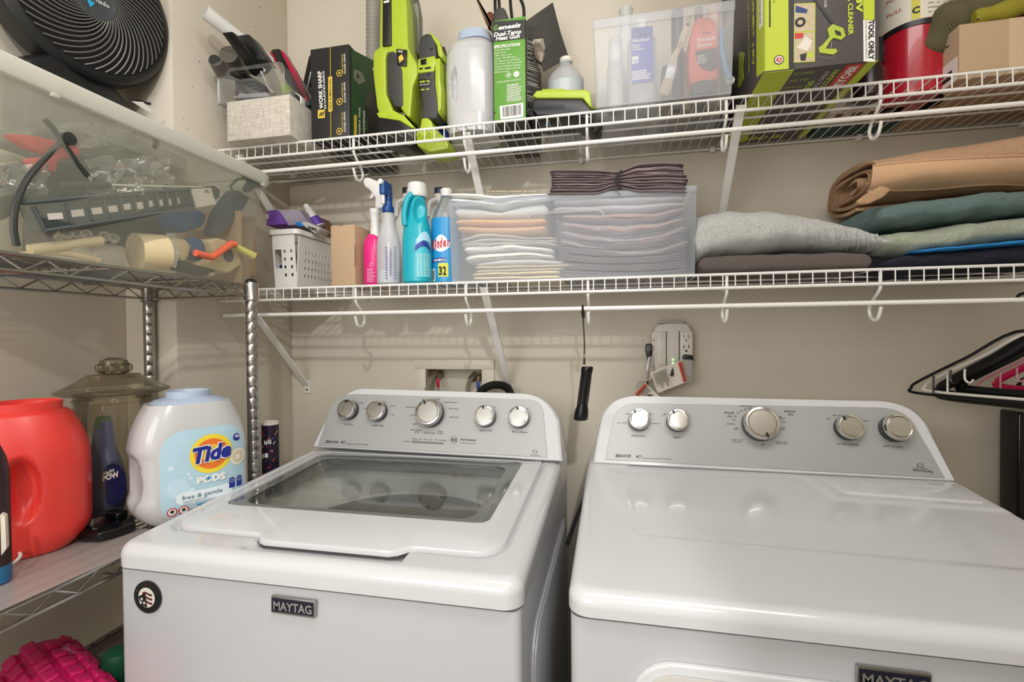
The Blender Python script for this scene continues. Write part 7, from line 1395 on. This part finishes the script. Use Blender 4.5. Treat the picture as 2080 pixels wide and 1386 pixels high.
# left-edge bottle and cord
g = G(mc((46, 24, 26), .4, var=.4, vs_=60)); X = at(-14, 1100, y=-.88).x; Y = -.88; r_ = .020
T = thing('dark_spray_bottle', 'dark patterned bottle with blue base cut off at the left edge of the frame', 'bottle', (X, Y, MZ)); zz = lambda v: at(0, v, y=-.88).z
g.lathe((X, Y, zz(1150)), [(r_, 0), (r_, zz(960) - zz(1150)), (r_ * .8, zz(930) - zz(1150)), (.008, zz(900) - zz(1150))], 32); part('body', g, T)
g = G(mc((40, 104, 150), .4)); g.lathe((X, Y, MZ), [(r_ * .95, 0), (r_, .004), (r_, zz(1150) - MZ)], 32); part('base_band', g, T); g = G(mc((214, 204, 190), .5)); g.prism([at(0, 1045, y=-.90), at(10, 1050, y=-.90), at(13, 1115, y=-.90), at(2, 1130, y=-.90)], (-.01, .01, 0), .001); part('paper_tag', g, T)
g = G(mc((226, 220, 214), .4)); pts = [at(-20, 1140, z=MZ + .004), at(5, 1128, z=MZ + .010), at(18, 1108, z=MZ + .014), at(20, 1100, z=MZ + .016), at(8, 1118, z=MZ + .006), at(10, 1128, z=MZ + .006), at(34, 1122, z=MZ + .012), at(42, 1128, z=MZ + .012), at(30, 1142, z=MZ + .004), at(-10, 1165, z=MZ + .004)]; g.tube(cr(pts, 6), .0026, 8); one('white_cable', g, 'thin white looped cable at the front left of the rack liner', 'cable')
# confetti tube behind the rack post
Xc, yc = at(549, 900, y=-.36).x, -.36; R_ = .0205; zc_ = at(549, 862, y=-.36).z; MZ2 = .95
T = thing('party_tube_can', 'dark tube can with confetti pattern standing between rack post and washer', 'can', (Xc, yc, MZ2)); g = G(mc((34, 20, 44), .35, var=.3, vs_=50)); g.lathe((Xc, yc, MZ2), [(R_, 0), (R_, zc_ - MZ2)], 40); part('can', g, T)
g = G(mc((226, 214, 206), .4)); g.lathe((Xc, yc, zc_), [(R_ * 1.02, 0), (R_ * 1.02, .006), (R_ * .94, .0065), (R_ * .92, .004), (.001, .004)], 40); part('rim', g, T)
g = G(white_ink); cols = [mc(c_, .4) for c_ in ((214, 40, 50), (236, 200, 60), (224, 110, 60), (230, 120, 130), (80, 110, 190), (240, 236, 230))]; r = random.Random(2)
for i in range(34):
    a = -PI * .95 + r.random() * PI * .9; z = MZ2 + .035 + r.random() * (zc_ - MZ2 - .05); X_ = V((-math.sin(a), math.cos(a), 0)); p = V((Xc + (R_ + .0006) * math.cos(a), yc + (R_ + .0006) * math.sin(a), z)); g.use(r.choice(cols))
    if i % 2: s = .0012 + r.random() * .0016; g.add([p + X_ * s * math.cos(q) + V((0, 0, s * math.sin(q))) for q in [j * PI / 5 for j in range(10)]], [tuple(range(10))])
    else: l = .006 + r.random() * .006; d = (X_ + V((0, 0, 1.3))).normalized(); e = (X_ - V((0, 0, .6))).normalized() * .0008; g.add([p - d * l * .5 - e, p - d * l * .5 + e, p + d * l * .5 + e, p + d * l * .5 - e], [(0, 1, 2, 3)])
g.use(cols[0]); ctext(g, 'O', -1.9, zc_ - .022, .009, rad=R_ + .001, bold=.06); g.use(white_ink)
for t, z in (('BI', zc_ - .082), ('NG', zc_ - .048)):
    for i, ch in enumerate(t): ctext(g, ch, -1.75 + i * .42 + (.35 if t == 'NG' else 0), z + i * .002, .010, .008, rad=R_ + .001, bold=.05)
part('print', g, T)
g = G(kraft); g.box(Xc - .035, Xc + .021, yc - .03, yc + .03, .60, MZ2 - .0005, .002) ; g.box(Xc - .035, Xc + .021, yc - .03, yc + .03, FLOOR, .5995, .002); one('tall_carton', g, 'tall brown carton standing on the floor under the confetti tube can', 'box')
# ================================================================== LEFT RACK, LOWER TIER
pink_f = mat('magenta_foam', (214, 22, 104), .5, var=.05)
A_ = at(70, 1345, x=-.98); r_ = .064; zc0 = at(150, 1300, x=-.95).z
c0 = at(75, 1368, x=-1.07); d = V((.93, -.37, 0)).normalized()
c1 = c0 + d * .30; T = thing('foam_roller', 'hot pink ribbed foam roller on the lowest visible tier of the rack', 'foam roller', tuple(c0))
SHZ = c0.z - r_ - .006
g = G(pink_f); g.lathe(c0, [(r_ * .55, 0), (r_ * .88, 0), (r_ * .93, .006), (r_ * .93, .254), (r_ * .88, .26), (r_ * .55, .26)], 48, d)
S_ = d.cross(V((0, 0, 1))).normalized()
for k_ in range(14):
    a = 2 * PI * k_ / 14; nn = S_ * math.cos(a) + V((0, 0, 1)) * math.sin(a); tt = d.cross(nn)
    if k_ % 3 == 0: segs = [(.004, .254)]
    else: segs = [(.006 + j * .042 + (.021 if k_ % 3 == 1 else 0), .006 + j * .042 + .030 + (.021 if k_ % 3 == 1 else 0)) for j in range(8)]
    for s0, s1 in segs:
        if s1 > .256: continue
        if k_ % 3 == 0:
            for q in range(6): M_ = Matrix((( *(tt), 0), (*(nn), 0), (*(d), 0), (0, 0, 0, 1))).transposed(); M_ = Matrix.Translation(c0 + nn * (r_ * .95) + d * (.020 + q * .0425)) @ M_; g.box(-.0105, .0105, -.006, .006, -.018, .018, .004, 3, M=M_)
        else:
            M_ = Matrix((( *(tt), 0), (*(nn), 0), (*(d), 0), (0, 0, 0, 1))).transposed(); M_ = Matrix.Translation(c0 + nn * (r_ * .95) + d * ((s0 + s1) / 2)) @ M_; g.box(-.0105, .0105, -.006, .006, -(s1 - s0) / 2, (s1 - s0) / 2, .004, 3, M=M_)
part('roller_body', g, T)
g = G(mc((244, 150, 190), .4)); a = 1.25; nn = S_ * math.cos(a) * -1 + V((0, 0, 1)) * math.sin(a); g.text('TriggerPt', c0 + nn * (r_ * .95 + .0068) + d * .06, d, d.cross(nn) * -1, .010, .05, bold=.02); part('logo_print', g, T)
g = G(mc((24, 90, 60), .5)); p = at(240, 1328, x=-.90); g.lathe((p.x, p.y, p.z - .02), [(.001, -.03), (.02, -.026), (.03, 0), (.022, .026), (.001, .03)], 28); one('green_ball', g, 'dark green rounded object tucked behind the pink foam roller', 'ball')
g = G(mc((110, 100, 92), .8, var=.1)); g.box(-1.10, -.85, -1.25, -.50, .7045, SHZ, .008); one('grey_storage_case', g, 'grey storage case under the pink foam roller', 'case')
